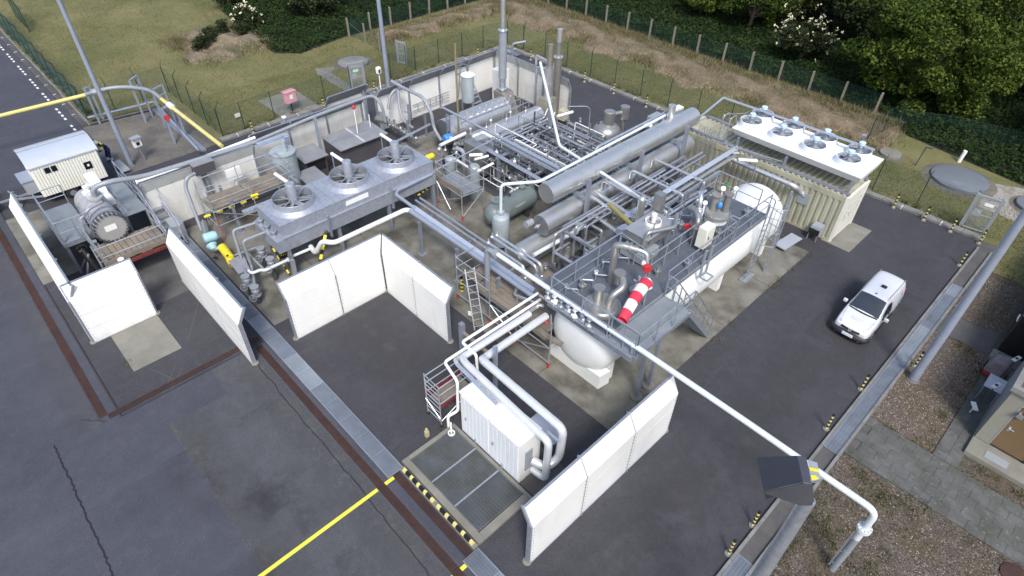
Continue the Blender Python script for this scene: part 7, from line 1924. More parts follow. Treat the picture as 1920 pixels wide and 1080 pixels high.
for (px, lb) in (((885, 372), 'tall grey green filter cylinder right of the middle scaffold'), ((850, 372), 'shorter grey green filter cylinder under the middle scaffold')):
    q = (-14.760, 6.282, 0.000) if px[0] == 885 else (-15.357, 5.468, 0.000)
    h = 2.0 if px[0] == 885 else 1.35
    solo(MB().lathe((q[0], q[1] + .2, 0), (0, 0, 1), [(0, .30), (h - .12, .30), (h - .04, .24), (h, .1)], 24), 'filter_cylinder', vesselblue, lb, 'filter', 'grey green filter cylinders')
t = thing('valve_cluster', 'dark blue and chrome valve cluster below the blue motor', 'valves', (-17.2, 6.8, 0))
for i in range(16):
    x, y, z = rr.uniform(-17.6, -16.4), rr.uniform(6.3, 7.5), rr.uniform(.5, 1.9)
    part(t, 'valve', MB().ball((x, y, z), rr.uniform(.08, .15), 10, 6).cyl((x, y, z - .3), (x, y, z + .3), .035, 8), rr.choice((navy, bright, bright, galv, black)))
part(t, 'upright_filter', MB().lathe((-16.5, 6.3, 0), (0, 0, 1), [(0, .3), (1.7, .3), (1.82, .15)], 20), vesselblue)
part(t, 'bent_pipe', MB().tube([(-16.1, 6.9, .4), (-16.1, 6.9, 2.1), (-16.5, 6.75, 2.15)], .12, 12, .2), pipegrey)
# catwalks, rails and small bore pipes filling the far centre
t = thing('pipe_walkway', 'narrow grey walkway with handrails between the two silver heaters', 'walkway', (-18.7, 11, 0), 'scaffolds and platforms')
for i in range(6):
    part(t, 'deck_plate', MB().box(-18.95, -18.42, 8.6 + i * .95, 8.6 + i * .95 + .93, .82, .86), stepgrey)
for y in (8.7, 11.4, 14.2):
    part(t, 'leg', MB().bar((-18.7, y, 0), (-18.7, y, .82), .08), steelgrey)
railing(t, [(-18.42, 8.6, .86), (-18.42, 14.2, .86), (-18.95, 14.2, .86)], 1.0, step=1.1)
t = thing('skid_rail', 'galvanised handrail round the header boxes in the far centre', 'railing', (-14, 10, 0))
railing(t, [(-15.6, 7.4, .6), (-12.3, 7.4, .6), (-12.3, 12.9, .6)], 1.1, step=1.1)
railing(t, [(-17.2, 12.6, .6), (-14.9, 13.6, .6), (-13.0, 13.6, .6)], 1.1, step=1.0)
for k, (y, z, a, b) in enumerate(((9.7, 1.55, -16.8, -10.0), (10.3, 1.2, -16.6, -9.8), (10.9, 1.75, -16.4, -9.6), (11.6, 1.4, -16.0, -9.6), (12.4, 1.6, -16.2, -9.7), (13.1, 2.1, -16.6, -9.7))):
    pipe('%s small bore pipe of the far centre rack, %s' % (('bright', 'grey')[k % 2], ('first row behind the crossing bundle', 'second row behind the crossing bundle', 'third row, raised', 'fourth row', 'fifth row', 'last row near the dome vessel')[k]), [(a, y, z), (b, y, z), (b, y, .5)], (.05, .04)[k % 2], (bright, galv)[k % 2], bend=.12)
rt = thing('pipe_rack', 'crowded rack of fine pipes between the heaters and the dome vessel', 'pipe rack', (-14, 11, 0))
for i in range(34):
    y, z = rr.uniform(8.6, 14.8), rr.uniform(.7, 2.5); x0 = rr.uniform(-17, -13.5); x1 = x0 + rr.uniform(1.5, 4.2)
    x1 = min(x1, -9.8)
    part(rt, 'fine_pipe', MB().tube([(x0, y, rr.uniform(.2, .6)), (x0, y, z), (x1, y, z), (x1, y + rr.uniform(-.8, .8), z)], rr.choice((.028, .035, .05)), 8, .1, 3), rr.choice((galv, bright, bright, white, steelgrey)))
for i in range(16):
    x, z = rr.uniform(-16.5, -10.2), rr.uniform(.8, 2.6); y0 = rr.uniform(8.4, 11)
    part(rt, 'fine_pipe', MB().tube([(x, y0, .3), (x, y0, z), (x, y0 + rr.uniform(1.5, 4), z)], rr.choice((.03, .045)), 8, .1, 3), rr.choice((galv, bright, steelgrey)))
for i in range(30):
    x, y, z = rr.uniform(-16.8, -10), rr.uniform(8.6, 14.6), rr.uniform(.8, 2.5)
    part(rt, 'valve', MB().ball((x, y, z), rr.uniform(.06, .11), 10, 6).cyl((x, y, z - .15), (x, y, z + .2), .025, 6).ring((x, y, z + .2), (0, 0, 1), .08, .013, 12, 5), rr.choice((galv, bright, steelgrey, darksteel)))
for i in range(14):
    x, y = rr.uniform(-16.5, -10), rr.uniform(8.8, 14.6)
    part(rt, 'stanchion', MB().bar((x, y, 0), (x, y, rr.uniform(1.2, 2.5)), .07), rr.choice((steelgrey, darksteel)))
for k, (x, y) in enumerate(((-12.4, 9.6), (-11.2, 10.2), (-12.0, 11.9), (-10.6, 12.6), (-11.4, 14.0), (-12.6, 13.4))):
    portal(('first', 'second', 'third', 'fourth', 'fifth', 'sixth')[k] + ' small steel goal post in the far centre rack, counted from the grey green tank', x, x + 1.1, y, (1.9, 2.4)[k % 2], ((1.6,), (2.1, 1.2))[k % 2], steelgrey, .09, 'small steel goal posts of the far rack')
# ------------------------------------------------------------------ dome vessel
t = thing('dome_vessel', 'silver dome vessel with a short neck and side pipe on the far concrete', 'vessel', (-13.35, 15.9, 0))
part(t, 'shell', MB().lathe((-13.4, 15.75, .1), (0, 0, 1), [(0, .92), (.5, .92), (.5, .84), (1.2, .84), (1.35, .80), (1.5, .68), (1.62, .48), (1.68, .28)], 36, cap=False), aludull)
part(t, 'neck', MB().lathe((-13.35, 15.8, 1.75), (0, 0, 1), [(0, .34), (.75, .34), (.78, .30)], 28), aludull)
part(t, 'crossover', MB().cyl((-13.3, 15.9, 2.3), (-13.05, 16.6, 2.3), .14, 16), aludull)
part(t, 'side_box', MB().lathe((-13.0, 16.75, 1.9), (0, 0, 1), [(0, .26), (.75, .28), (.78, .2)], 20), aludull)
part(t, 'down_pipe', MB().cyl((-13.0, 16.75, .02), (-13.0, 16.75, 1.9), .10, 14), aludull)
part(t, 'hatch', MB().cbox((-13.15, 15.35, 1.5), (.3, .3, .25), .3), darksteel)
t = thing('fan_cabinet', 'white fronted fan cabinet beside a grey box at the far kerb', 'cabinet', (-12.0, 20.0, 0))
part(t, 'fan_case', MB().cbox((-11.55, 20.0, 1.55), (.42, .95, 1.05), -.1), beigewhite, bevel=.02)
part(t, 'fan_grille', MB().cbox((-11.32, 19.98, 1.55), (.04, .78, .85), -.1), boxgrey)
part(t, 'grey_box', MB().box(-13.1, -12.0, 19.4, 20.4, .3, 1.15), boxgrey)
part(t, 'white_fittings', MB().ball((-12.9, 19.1, .7), .16).ball((-12.6, 19.15, .75), .14), white)
part(t, 'leg', MB().bar((-13.0, 19.5, 0), (-13.0, 19.5, .3), .1).bar((-12.1, 20.3, 0), (-12.1, 20.3, .3), .1).bar((-11.55, 20, 0), (-11.55, 20, 1.0), .1), galv)
# ------------------------------------------------------------------ rear pipes and enclosures
pipe('long grey header pipe hung along the rear screens', [(-23.429, -1.124, 2.600), (-23.379, 2.377, 2.900), (-23.573, 5.333, 2.900), (-23.547, 6.343, 2.900), (-23.086, 6.552, 2.400), ((-23.086, 6.552, 2.400)[0] + .05, (-23.086, 6.552, 2.400)[1] + .05, 1.3)], .095, pipegrey, bend=.5, n=14)
for (a, b, c, lb) in (((-22.939, 2.148, 0.000), 3.1, 0, 'pale blue leaning post in front of the rear screens'), ((-25.566, 6.859, 0.000), 2.7, 0, 'pale post at the gap in the rear screens')):
    solo(MB().bar((a[0], a[1], 0), (a[0], a[1], b), .13), 'pipe_post', bluegrey, lb, 'post')
pipe('grey pipe loop rising behind the dark enclosure, the inner arch', [(-23.764, 7.375, 1.600), (-23.929, 7.706, 2.300), (-23.912, 8.088, 2.600), (-23.607, 8.554, 2.700)], .09, pipegrey, bend=.35)
pipe('long grey pipe arching from the rear screen down to the heater burner', [(-23.869, 7.903, 3.200), (-22.967, 8.121, 3.000), (-21.116, 8.209, 3.000), (-20.420, 8.180, 2.200), (-20.324, 8.156, 1.400), (-19.541, 8.092, 0.900)], .10, pipegrey, bend=.5)
pipe('grey pipe dropping from the arch towards the pipe skid', [(-23.591, 8.107, 2.700), (-23.134, 7.768, 1.700), (-22.666, 7.671, 1.100), (-21.936, 7.827, 0.900)], .08, pipegrey, bend=.4)
t = thing('rear_manifold', 'grey valve manifold below the arching pipes', 'valves', (-22.0, 6.5, 0))
for i in range(14):
    u = i / 13
    q = V(*(-24.227, 6.996, 1.100)).lerp(V(*(-20.802, 6.987, 1.000)), u)
    part(t, 'valve', MB().ball(q + V(rr.uniform(-.15, .15), rr.uniform(-.15, .15), rr.uniform(-.1, .25)), rr.uniform(.10, .18), 10, 6).cyl(q - V(0, 0, .3), q + V(0, 0, .25), .05, 8), rr.choice((bright, aludull, galv, steelgrey)))
part(t, 'manifold_pipe', MB().cyl((-24.435, 6.982, 1.100), (-20.530, 6.899, 1.000), .09, 12), aludull)
part(t, 'end_valve', MB().cyl((-23.850, 6.525, 1.250), (-23.273, 6.747, 1.250), .17, 16), aludull)
for p in ((-24.558, 7.550, 0.000), (-23.453, 7.500, 0.000), (-22.108, 7.655, 0.000)):
    part(t, 'leg', MB().bar((p[0], p[1], 0), (p[0], p[1], 1.0), .1), steelgrey)
pipe('grey square beam in front of the arching pipes', [(-20.267, 5.405, 1.500), (-20.684, 8.168, 1.500)], .09, steelgrey, n=4)
for p, lb in (((-21.880, 7.404, 0.000), 'grey post under the square beam, nearer the dark enclosure'), ((-21.999, 8.811, 0.000), 'grey post under the square beam, nearer the heater')):
    solo(MB().bar(p, (p[0], p[1], 1.5), .12), 'beam_post', steelgrey, lb, 'post')
solo(MB().bar((-23.546, 8.685, 0.000), ((-23.546, 8.685, 0.000)[0], (-23.546, 8.685, 0.000)[1], 1.6), .1).bar(((-23.546, 8.685, 0.000)[0] - .3, (-23.546, 8.685, 0.000)[1] - .15, 1.05), ((-23.546, 8.685, 0.000)[0] + .1, (-23.546, 8.685, 0.000)[1] + .1, 1.05), .05), 'short_post', bluegrey, 'short blue grey post with a side arm behind the arching pipes', 'post')
# enclosures
def enclosure_box(label, x0, x1, y0, y1, h, stripes=True, open_front=False):
    t = thing('machine_enclosure', label, 'enclosure', ((x0 + x1) / 2, (y0 + y1) / 2, 0), 'dark grey machine enclosures')
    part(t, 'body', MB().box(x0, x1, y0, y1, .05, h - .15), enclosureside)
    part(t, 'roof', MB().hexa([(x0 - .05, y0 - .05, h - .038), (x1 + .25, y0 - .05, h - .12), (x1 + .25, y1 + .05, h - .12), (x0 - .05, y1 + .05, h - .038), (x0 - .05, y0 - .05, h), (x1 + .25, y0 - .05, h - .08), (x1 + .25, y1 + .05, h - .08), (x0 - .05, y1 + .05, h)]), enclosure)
    if stripes:
        for y in ((y0 + y1) / 2,):
            part(t, 'roof_strip', MB().hexa([(x0, y - .06, h + .004), (x1 + .2, y - .06, h - .072), (x1 + .2, y + .06, h - .072), (x0, y + .06, h + .004), (x0, y - .06, h + .02), (x1 + .2, y - .06, h - .056), (x1 + .2, y + .06, h - .056), (x0, y + .06, h + .02)]), M('pale_strip', (.58, .60, .64), .4, .2))
        xm = (x0 + x1) / 2
        part(t, 'roof_strip', MB().box(xm - .05, xm + .05, y0, y1, h - .06, h - .012).box(xm + .14, xm + .2, y0, y1, h - .06, h - .016), galv)
    if open_front:
        part(t, 'dark_opening', MB().box(x1 + .002, x1 + .02, y0 + .2, y1 - .1, .5, h - .35), black)
    return t
enclosure_box('large dark grey enclosure with pale crossed roof strips behind the fan cooler', -23.3, -21.6, 2.55, 5.6, 1.62)
enclosure_box('smaller grey hood with a black opening left of the large enclosure', -23.3, -22.0, .55, 1.9, 1.45, False, True)
enclosure_box('low dark grey box in front of the smaller hood', -21.6, -20.2, -.2, .9, 1.1, False)
t = thing('duct_bridge', 'pale blue duct frame stepping over to the upright tank', 'duct', (-23.0, -.5, 0))
part(t, 'beam', MB().bar((-22.456, -1.471, 2.900), (-22.451, 0.167, 2.900), .22, .16).bar((-22.345, 0.110, 2.900), (-22.716, 0.174, 1.300), .2, .14), M('blue_grey_duct', (.35, .41, .52), .45, .2))
part(t, 'post', MB().cyl(((-25.739, 1.626, 0.000)[0], (-25.739, 1.626, 0.000)[1], 0), ((-25.739, 1.626, 0.000)[0], (-25.739, 1.626, 0.000)[1], 2.2), .11, 12), pipegrey)
part(t, 'cap', MB().cyl(((-25.739, 1.626, 0.000)[0], (-25.739, 1.626, 0.000)[1], 2.2), ((-25.739, 1.626, 0.000)[0], (-25.739, 1.626, 0.000)[1], 2.26), .14, 12), white)
part(t, 'walk_edge', MB().bar((-22.674, -1.314, 2.200), (-19.296, -1.121, 1.900), .1, .2), galv)
solo(MB().cyl((-22.6, .2, 0), (-22.6, .2, 2.6), .03, 8).ball((-22.6, .2, 1.7), .14), 'horn_pole', white, 'thin pole with a white horn beside the smaller hood', 'pole')
t = thing('alarm_pole', 'white pole with a red lamp on the large dark enclosure', 'pole', (-22.4, 4.1, 1.6))
part(t, 'pole', MB().cyl((-22.4, 4.3, 1.6), (-22.4, 4.3, 3.1), .03, 8), white)
part(t, 'lamp', MB().ball((-22.4, 4.3, 3.18), .12), red)
part(t, 'second_pole', MB().cyl((-22.6, 5.3, 1.6), (-22.6, 5.3, 2.35), .03, 8), white)
t = thing('lantern_camera', 'white camera lantern on a post by the field kerb', 'camera', (-29.45, 10.6, 0))
part(t, 'post', MB().cyl((-29.45, 10.55, 0), (-29.45, 10.55, 1.1), .045, 8), white)
part(t, 'housing', MB().cbox((-29.45, 10.55, 1.45), (.28, .3, .45), .3), white, bevel=.04)
part(t, 'lens', MB().cbox((-29.28, 10.5, 1.45), (.06, .12, .2), .3), black)
t = thing('red_hydrant_box', 'faded red plastic box on a black stand on the concrete pad', 'box', (-30.5, 4.3, 0))
part(t, 'case', MB().cbox((-30.5, 4.3, 1.05), (.42, .78, .72), .12), pink, bevel=.03)
part(t, 'lid', MB().cbox((-30.5, 4.3, 1.43), (.48, .84, .05), .12), pink)
part(t, 'sign_plate', MB().cbox((-30.28, 4.33, 1.1), (.02, .22, .26), .12), white)
part(t, 'stand', MB().cyl((-30.5, 4.3, .05), (-30.5, 4.3, .7), .04, 8), black)
# yellow gas pipe and its frames
zy = 2.35
t = thing('yellow_gas_pipe', 'yellow gas pipe crossing the left road and bending round the pad', 'pipe', (-33, -4, 0))
YP = [(-34.9, -16.5, zy), (-35.4, -6.2, zy)]
part(t, 'road_span', MB().cyl((-36.379, -17.056, 2.350), (-35.907, -5.783, 2.350), .11, 14), paleyellow)
part(t, 'grey_bend', MB().tube([(-35.907, -5.783, 2.350), (-36.049, -5.148, 2.350), (-35.942, -4.213, 2.350), (-35.328, -3.400, 2.350), (-34.059, -2.663, 2.350), (-32.490, -2.643, 2.300)], .115, 14, .7), pipegrey)
part(t, 'pad_span', MB().cyl((-32.490, -2.643, 2.300), (-25.480, -2.254, 1.900), .11, 14), paleyellow)
part(t, 'coupling', MB().cyl((-35.976, -5.409, 2.350), (-36.007, -5.101, 2.350), .19, 14), bright)
part(t, 'coupling', MB().cyl((-31.532, -2.586, 2.280), (-31.173, -2.575, 2.270), .17, 14), white)
def hframe(label, a, b, h, mat=bluegrey):
    t = thing('pipe_portal', label, 'pipe support', (*a[:2], 0), 'pale steel portals of the yellow pipe')
    for p in (a, b):
        part(t, 'leg', MB().bar((p[0], p[1], 0), (p[0], p[1], h), .11), mat)
    part(t, 'lintel', MB().bar((a[0], a[1], h - .05), (b[0], b[1], h - .05), .1), mat)
    if h > 2.3:
        part(t, 'cross_bar', MB().bar((a[0], a[1], h - .55), (b[0], b[1], h - .55), .08), mat)
hframe('pale steel portal at the road end of the yellow pipe', (-37.0, -5.55), (-37.15, -5.25), 2.35)
hframe('tall pale steel portal at the crown of the pipe bend', (-35.3, -3.35), (-35.85, -2.75), 2.75)
hframe('pale steel portal right after the pipe bend', (-33.75, -2.7), (-34.1, -1.95), 2.5)
hframe('pale steel portal with the red disc on the straight yellow pipe', (-31.3, -3.1), (-31.6, -2.3), 2.3)
solo(MB().cyl((-31.12, -3.05, 1.75), (-31.05, -3.08, 1.75), .16, 18), 'red_disc', red, 'red disc sign on the last portal of the yellow pipe', 'sign')
for (a, b, lb) in (((-37.3, -6.0, .45), (-36.9, -2.1, .45), 'low pale pipe along the road side of the gravel pad'), ((-36.9, -2.1, .45), (-28.8, -2.6, .45), 'low pale pipe along the field side of the gravel pad'), ((-37.1, -6.0, .12), (-36.7, -2.4, .12), 'dark low pipe on the ground along the road side of the pad')):
    pipe(lb, [a, b], .08, bluegrey if b[2] > .2 else darksteel)
solo(MB().box(-36.7, -29.2, -2.45, -2.05, .012, .12), 'trench_cover', steelgrey, 'grey trench cover strip along the field side of the pad', 'cover')
t = thing('sign_post', 'small white sign box on a leaning post on the gravel pad', 'sign', (-30.4, -5.2, 0))
part(t, 'post', MB().cyl((-30.4, -5.15, 0), (-30.45, -5.2, 1.0), .035, 8), galv)
part(t, 'box', MB().cbox((-30.45, -5.2, 1.2), (.2, .42, .5), .2), white)
part(t, 'mark', MB().cbox((-30.33, -5.18, 1.15), (.02, .18, .18), .2), black)
part(t, 'roof', MB().cbox((-30.42, -5.2, 1.5), (.4, .55, .04), .2), boxgrey)
solo(MB().cbox((-31.9, 1.2, .25), (.06, .34, .24), .1), 'field_sign', white, 'small white sign plate standing in the grass behind the pad', 'sign')
# cable trays from the filter bay
pipe('thick grey pipe from the filter vessel towards the rear screens', [(-23.2, -9.0, 2.55), (-23.1, -9.0, 3.2), (-22.9, -8.3, 3.35), (-22.958, -6.837, 3.000), (-22.995, -1.286, 2.800)], .12, pipegrey, bend=.55, n=16)
pipe('white pipe parallel to the thick grey pipe of the filter bay', [(-22.916, -7.249, 2.900), (-22.930, -5.394, 2.900), (-23.460, -1.114, 2.800)], .085, white, flanges=[((-22.899, -7.231, 2.900), (.1, 1, 0))])
pipe('pale blue cable tray under the white pipe', [(-23.119, -7.046, 2.400), (-23.111, -4.705, 2.400)], .13, bluegrey, 'cable tray', 'cable_tray', n=4)
pipe('bent grey pipe from the dark cowl down to the concrete', [(-22.481, -4.510, 2.600), (-22.279, -5.245, 2.600), (-22.248, -5.467, 2.200), (-21.175, -5.722, 0.300)], .085, pipegrey, bend=.3)
t = thing('dark_cowl', 'dark rectangular cowl on the pipes left of the rear scaffold', 'cowl', (-22.8, -5.2, 2.2))
q = V(*(-22.602, -4.294, 2.700))
part(t, 'cowl', MB().cbox(q, (.55, 1.0, .5), .0), enclosureside)
part(t, 'cowl_top', MB().cbox(q + V(0, 0, .265), (.58, 1.03, .03), .0), enclosure)
part(t, 'post', MB().bar((q.x - .1, q.y, 0), (q.x - .1, q.y, 2.4), .12), steelgrey)
for (p, lb) in (((-22.916, -4.222, 0.000), 'grey post in front of the rear scaffold'), ((-21.736, -4.076, 0.000), 'second grey post in front of the rear scaffold'), ((-20.155, -4.259, 0.000), 'grey post beside the cooler left end')):
    solo(MB().bar((p[0], p[1], 0), (p[0], p[1], 1.9), .13).cbox((p[0], p[1], .03), (.36, .36, .03)), 'steel_post', steelgrey, lb, 'post', 'grey posts around the rear scaffold')
solo(MB().box(-26.0, -24.2, -7.0, -4.6, .0, .75), 'grey_crate', boxgrey, 'flat grey box on the asphalt behind the filter bay', 'box', bevel=.02)
solo(MB().box(-27.0, -25.0, -4.0, -2.0, .0, .1), 'steel_sheet', enclosure, 'dark steel sheet lying behind the yellow pipe', 'plate')

# ------------------------------------------------------------------ filter vessel with platforms
t = thing('filter_vessel', 'grey filter vessel with a big bolted round lid in the left bay', 'filter', (-23.2, -9.15, 0))
FZ, FY = 1.90, -9.15
vm = M('filter_grey', (0.42, 0.42, 0.43), .5, .2, .14, 2.5, dirt=((.22, .21, .21), .7, 1.8, .48, .75))
part(t, 'shell', MB().lathe((-25.0, FY, FZ), (1, 0, 0), [(0, .25), (.08, .45), (.25, .58), (.45, .62), (3.2, .62), (3.25, .66)], 36), vm)
lid = part(t, 'lid', MB().lathe((-21.72, FY, FZ), (1, 0, 0), [(0, .70), (.10, .70), (.10, .62), (.12, .62)], 40), M('lid_metal', (.46, .46, .45), .45, .4, .08, 3))
part(lid, 'flange', MB().lathe((-21.95, FY, FZ), (1, 0, 0), [(0, .74), (.14, .74)], 40), steelgrey)
for k in range(24):
    a = 2 * PI * k / 24
    part(lid, 'bolt', MB().cyl((-21.82, FY + .68 * math.cos(a), FZ + .68 * math.sin(a)), (-21.52, FY + .68 * math.cos(a), FZ + .68 * math.sin(a)), .055, 8), darksteel)
part(lid, 'name_plate', MB().box(-21.598, -21.588, FY - .25, FY + .22, FZ - .13, FZ + .15), white)
part(t, 'inlet', MB().lathe((-23.2, FY + .15, FZ + .5), (0, 0, 1), [(0, .26), (.25, .26), (.25, .32), (.33, .32)], 22), vm)
for x in (-24.3, -22.5):
    part(t, 'saddle', MB().box(x - .12, x + .12, FY - .5, FY + .5, .02, 1.4), darksteel)
part(t, 'hinge_arm', MB().tube([(-21.75, FY - .85, FZ + .6), (-22.1, FY - .9, FZ + .6), (-22.1, FY - .4, FZ + .95), (-22.3, FY + .2, FZ + .95)], .075, 10, .1), pipegrey)
part(t, 'hinge_arm', MB().tube([(-21.8, FY - .95, FZ + .55), (-21.75, FY - .98, FZ - .4), (-21.75, FY - .75, FZ - .45)], .085, 10, .1), pipegrey)
part(t, 'gauge_box', MB().cbox((-24.2, FY + .1, FZ + .85), (.3, .25, .18), .3), white)
part(t, 'gauge_box', MB().cbox((-23.6, FY - .05, FZ + .9), (.3, .28, .18), .3), white)
for i in range(9):
    x = rr.uniform(-24.6, -23.0); y = FY + rr.uniform(-.3, .35)
    part(t, 'instrument', MB().cyl((x, y, FZ + .45), (x + rr.uniform(-.1, .1), y, FZ + .95), .03, 6).ball((x, y, FZ + .85), .07, 8, 6), rr.choice((bright, white, galv, vm)))
t = thing('filter_platform', 'grey steel platform with handrails left of the filter vessel', 'platform', (-23.6, -10.4, 0), 'scaffolds and platforms')
zf = 1.72
for i in range(3):
    part(t, 'deck_plate', MB().box(-25.3 + i * 1.1, -25.3 + (i + 1) * 1.1 - .01, -11.05, -9.85, zf - .04, zf), stepgrey)
part(t, 'deck_frame', MB().box(-25.32, -21.98, -11.1, -11.06, zf - .2, zf + .02).box(-22.0, -21.96, -11.06, -9.85, zf - .2, zf + .02).box(-25.34, -25.3, -11.06, -9.85, zf - .2, zf + .02), galv)
for x, y in ((-25.25, -11.0), (-22.1, -11.0), (-22.1, -9.95), (-25.25, -9.95)):
    part(t, 'leg', MB().bar((x, y, 0), (x, y, zf - .2), .12), steelgrey)
railing(t, [(-25.25, -9.9, zf), (-25.25, -11.03, zf), (-22.05, -11.03, zf)], 1.05, step=1.3)
railing(t, [(-22.02, -11.0, zf), (-22.02, -9.7, zf), (-22.9, -9.85, zf)], 1.05, step=.8)
part(t, 'brace', MB().bar((-25.2, -11.0, .2), (-23.6, -11.0, zf - .2), .06).bar((-22.1, -11.0, .2), (-23.6, -11.0, zf - .2), .06), galv)
t = thing('filter_platform', 'grey steel platform on the far side of the filter vessel', 'platform', (-24, -7.9, 0), 'scaffolds and platforms')
for i in range(3):
    part(t, 'deck_plate', MB().box(-26.0 + i * 1.2, -26.0 + (i + 1) * 1.2 - .01, -8.35, -7.35, zf - .04, zf), stepgrey)
for x, y in ((-25.9, -7.4), (-22.5, -7.4), (-22.5, -8.3), (-25.9, -8.3)):
    part(t, 'leg', MB().bar((x, y, 0), (x, y, zf - .04), .1), steelgrey)
railing(t, [(-25.9, -7.38, zf), (-22.45, -7.38, zf)], 1.05, step=1.1)
railing(t, [(-22.45, -8.3, zf), (-24.2, -8.3, zf)], 1.05, step=.9)
t = thing('white_hood_box', 'long white box lying on the far side of the filter vessel', 'box', (-25.2, -8.6, 1.8))
part(t, 'case', MB().hexa([(-26.4, -8.75, 1.75), (-23.7, -8.75, 1.75), (-23.7, -8.25, 1.75), (-26.4, -8.25, 1.75), (-26.4, -8.75, 2.35), (-23.7, -8.75, 2.05), (-23.7, -8.25, 2.05), (-26.4, -8.25, 2.35)]), white, bevel=.02)
t = thing('access_stair', 'steel stair with handrails between the filter bay and the grating', 'stair', (-22.5, -6.9, 0))
for y in (-7.25, -6.6):
    part(t, 'stringer', MB().bar((-23.6, y, 1.7), (-20.9, y, .1), .05, .2), galv)
    part(t, 'handrail', MB().tube([(-23.6, y, 2.75), (-21.0, y, 1.1), (-20.9, y, .1)], .028, 8, .1), galv)
    part(t, 'mid_rail', MB().cyl((-23.6, y, 2.25), (-20.95, y, .6), .02, 8), galv)
for i in range(9):
    u = (i + .5) / 9
    x, z = -23.6 + 2.7 * u, 1.7 - 1.6 * u
    part(t, 'tread', MB().box(x - .12, x + .12, -7.2, -6.65, z - .02, z + .02), galv)
solo(MB().hexa([(-22.1, -6.9, .02), (-21.5, -6.9, .02), (-21.5, -6.3, .02), (-22.1, -6.3, .02), (-22.1, -6.9, 1.05), (-21.5, -6.9, .85), (-21.5, -6.3, .85), (-22.1, -6.3, 1.05)]), 'slope_cabinet', boxgrey, 'pale blue grey cabinet with a sloping top at the stair foot', 'cabinet', bevel=.015)
t = thing('plank_platform', 'weathered plank platform in front of the bolted lid', 'platform', (-20.8, -8.8, 0), 'scaffolds and platforms')
for i in range(11):
    y = -10.15 + i * .245
    part(t, 'plank', MB().box(-21.75 + random.uniform(-.05, .05), -19.95 + random.uniform(-.05, .05), y, y + .225, 1.16 + random.uniform(-.008, .008), 1.205 + random.uniform(0, .01)), wood)
part(t, 'red_beam', MB().bar((-19.9, -10.2, 1.05), (-19.9, -7.45, 1.05), .10, .14), M('rust_red_beam', (.17, .035, .03), .6, 0, .2, 3))
part(t, 'toe_board', MB().box(-19.97, -19.93, -10.1, -7.5, 1.22, 1.4), wood)
for x in (-21.7, -19.95):
    for y in (-10.15, -7.5):
        part(t, 'upright', MB().cyl((x, y, 0), (x, y, 2.2), .028, 8), al)
for z in (1.65, 2.15):
    part(t, 'guard_rail', MB().cyl((-19.95, -10.15, z), (-19.95, -7.5, z), .022, 8), al)
    part(t, 'guard_rail', MB().cyl((-21.7, -10.15, z), (-19.95, -10.15, z), .022, 8), al)
    part(t, 'guard_rail', MB().cyl((-21.7, -7.5, z), (-19.95, -7.5, z), .022, 8), al)
part(t, 'ladder', MB().cyl((-19.7, -10.3, 0), (-20.3, -10.3, 2.2), .022, 6).cyl((-19.7, -10.0, 0), (-20.3, -10.0, 2.2), .022, 6), al)
for i in range(7):
    x, z = -19.75 - .08 * i, .3 + i * .28
    part(t, 'rung', MB().cyl((x, -10.3, z), (x, -10.0, z), .016, 6), al)
solo(MB().lathe((-19.75, -9.55, 1.2), (0, 0, 1), [(0, .12), (.22, .14), (.25, .10)], 16), 'white_bucket', white, 'small white bucket on the edge of the plank platform', 'bucket')
t = thing('filter_outlet', 'dark pipe leaning down in front of the left platform legs', 'pipe', (-21.5, -10.6, 0))
part(t, 'pipe_run', MB().tube([(-22.4, -10.5, 1.0), (-21.6, -10.45, .5), (-20.0, -10.3, .25)], .16, 14, .3), black)
part(t, 'flange', MB().lathe((-22.5, -10.5, 1.0), (1, 0, -.4), [(0, .22), (.12, .22), (.12, .16), (.3, .16)], 18), M('tan_flange', (.30, .27, .22), .6, .2))
part(t, 'stay', MB().bar((-22.3, -10.9, .1), (-22.0, -10.4, .9), .08).bar((-21.4, -10.9, .1), (-21.9, -10.4, .9), .08), steelgrey)
# ------------------------------------------------------------------ site trailer
t = thing('site_trailer', 'white corrugated site trailer with a pale curved roof', 'trailer', (-30.0, -9.0, 0))
LX0, LX1, LY0, LY1, L0, L1 = -31.2, -28.85, -10.5, -7.45, .62, 2.30
part(t, 'side_wall', corrugated('y', LY0, LY1, LX1, L0, L1, .13, .03, 1), cream)
part(t, 'side_wall', corrugated('y', LY0, LY1, LX0, L0, L1, .13, .03, -1), cream)
part(t, 'end_wall', corrugated('x', LX0, LX1, LY1, L0, L1 + .1, .085, .02, 1), cream)
part(t, 'end_wall', corrugated('x', LX0, LX1, LY0, L0, L1 + .1, .085, .02, -1), cream)
prof = [(LX0 - .08, L1 - .02), (LX0 + .25, L1 + .20), (LX0 + .75, L1 + .34), ((LX0 + LX1) / 2, L1 + .40), (LX1 - .75, L1 + .34), (LX1 - .25, L1 + .20), (LX1 + .08, L1 - .02)]
vs, fs = [], []
for x, z in prof:
    vs += [(x, LY0 - .1, z), (x, LY1 + .1, z), (x, LY0 - .1, z - .05), (x, LY1 + .1, z - .05)]
for i in range(len(prof) - 1):
    o = i * 4
    fs += [(o, o + 4, o + 5, o + 1), (o + 2, o + 3, o + 7, o + 6), (o, o + 2, o + 6, o + 4), (o + 1, o + 5, o + 7, o + 3)]
part(t, 'roof', MB().add(vs, fs), M('trailer_roof', (.58, .63, .70), .35, .35, .04, 1.5))
part(t, 'roof_seam', MB().box((LX0 + LX1) / 2 - .02, (LX0 + LX1) / 2 + .02, LY0 - .1, LY1 + .1, L1 + .402, L1 + .42), galv)
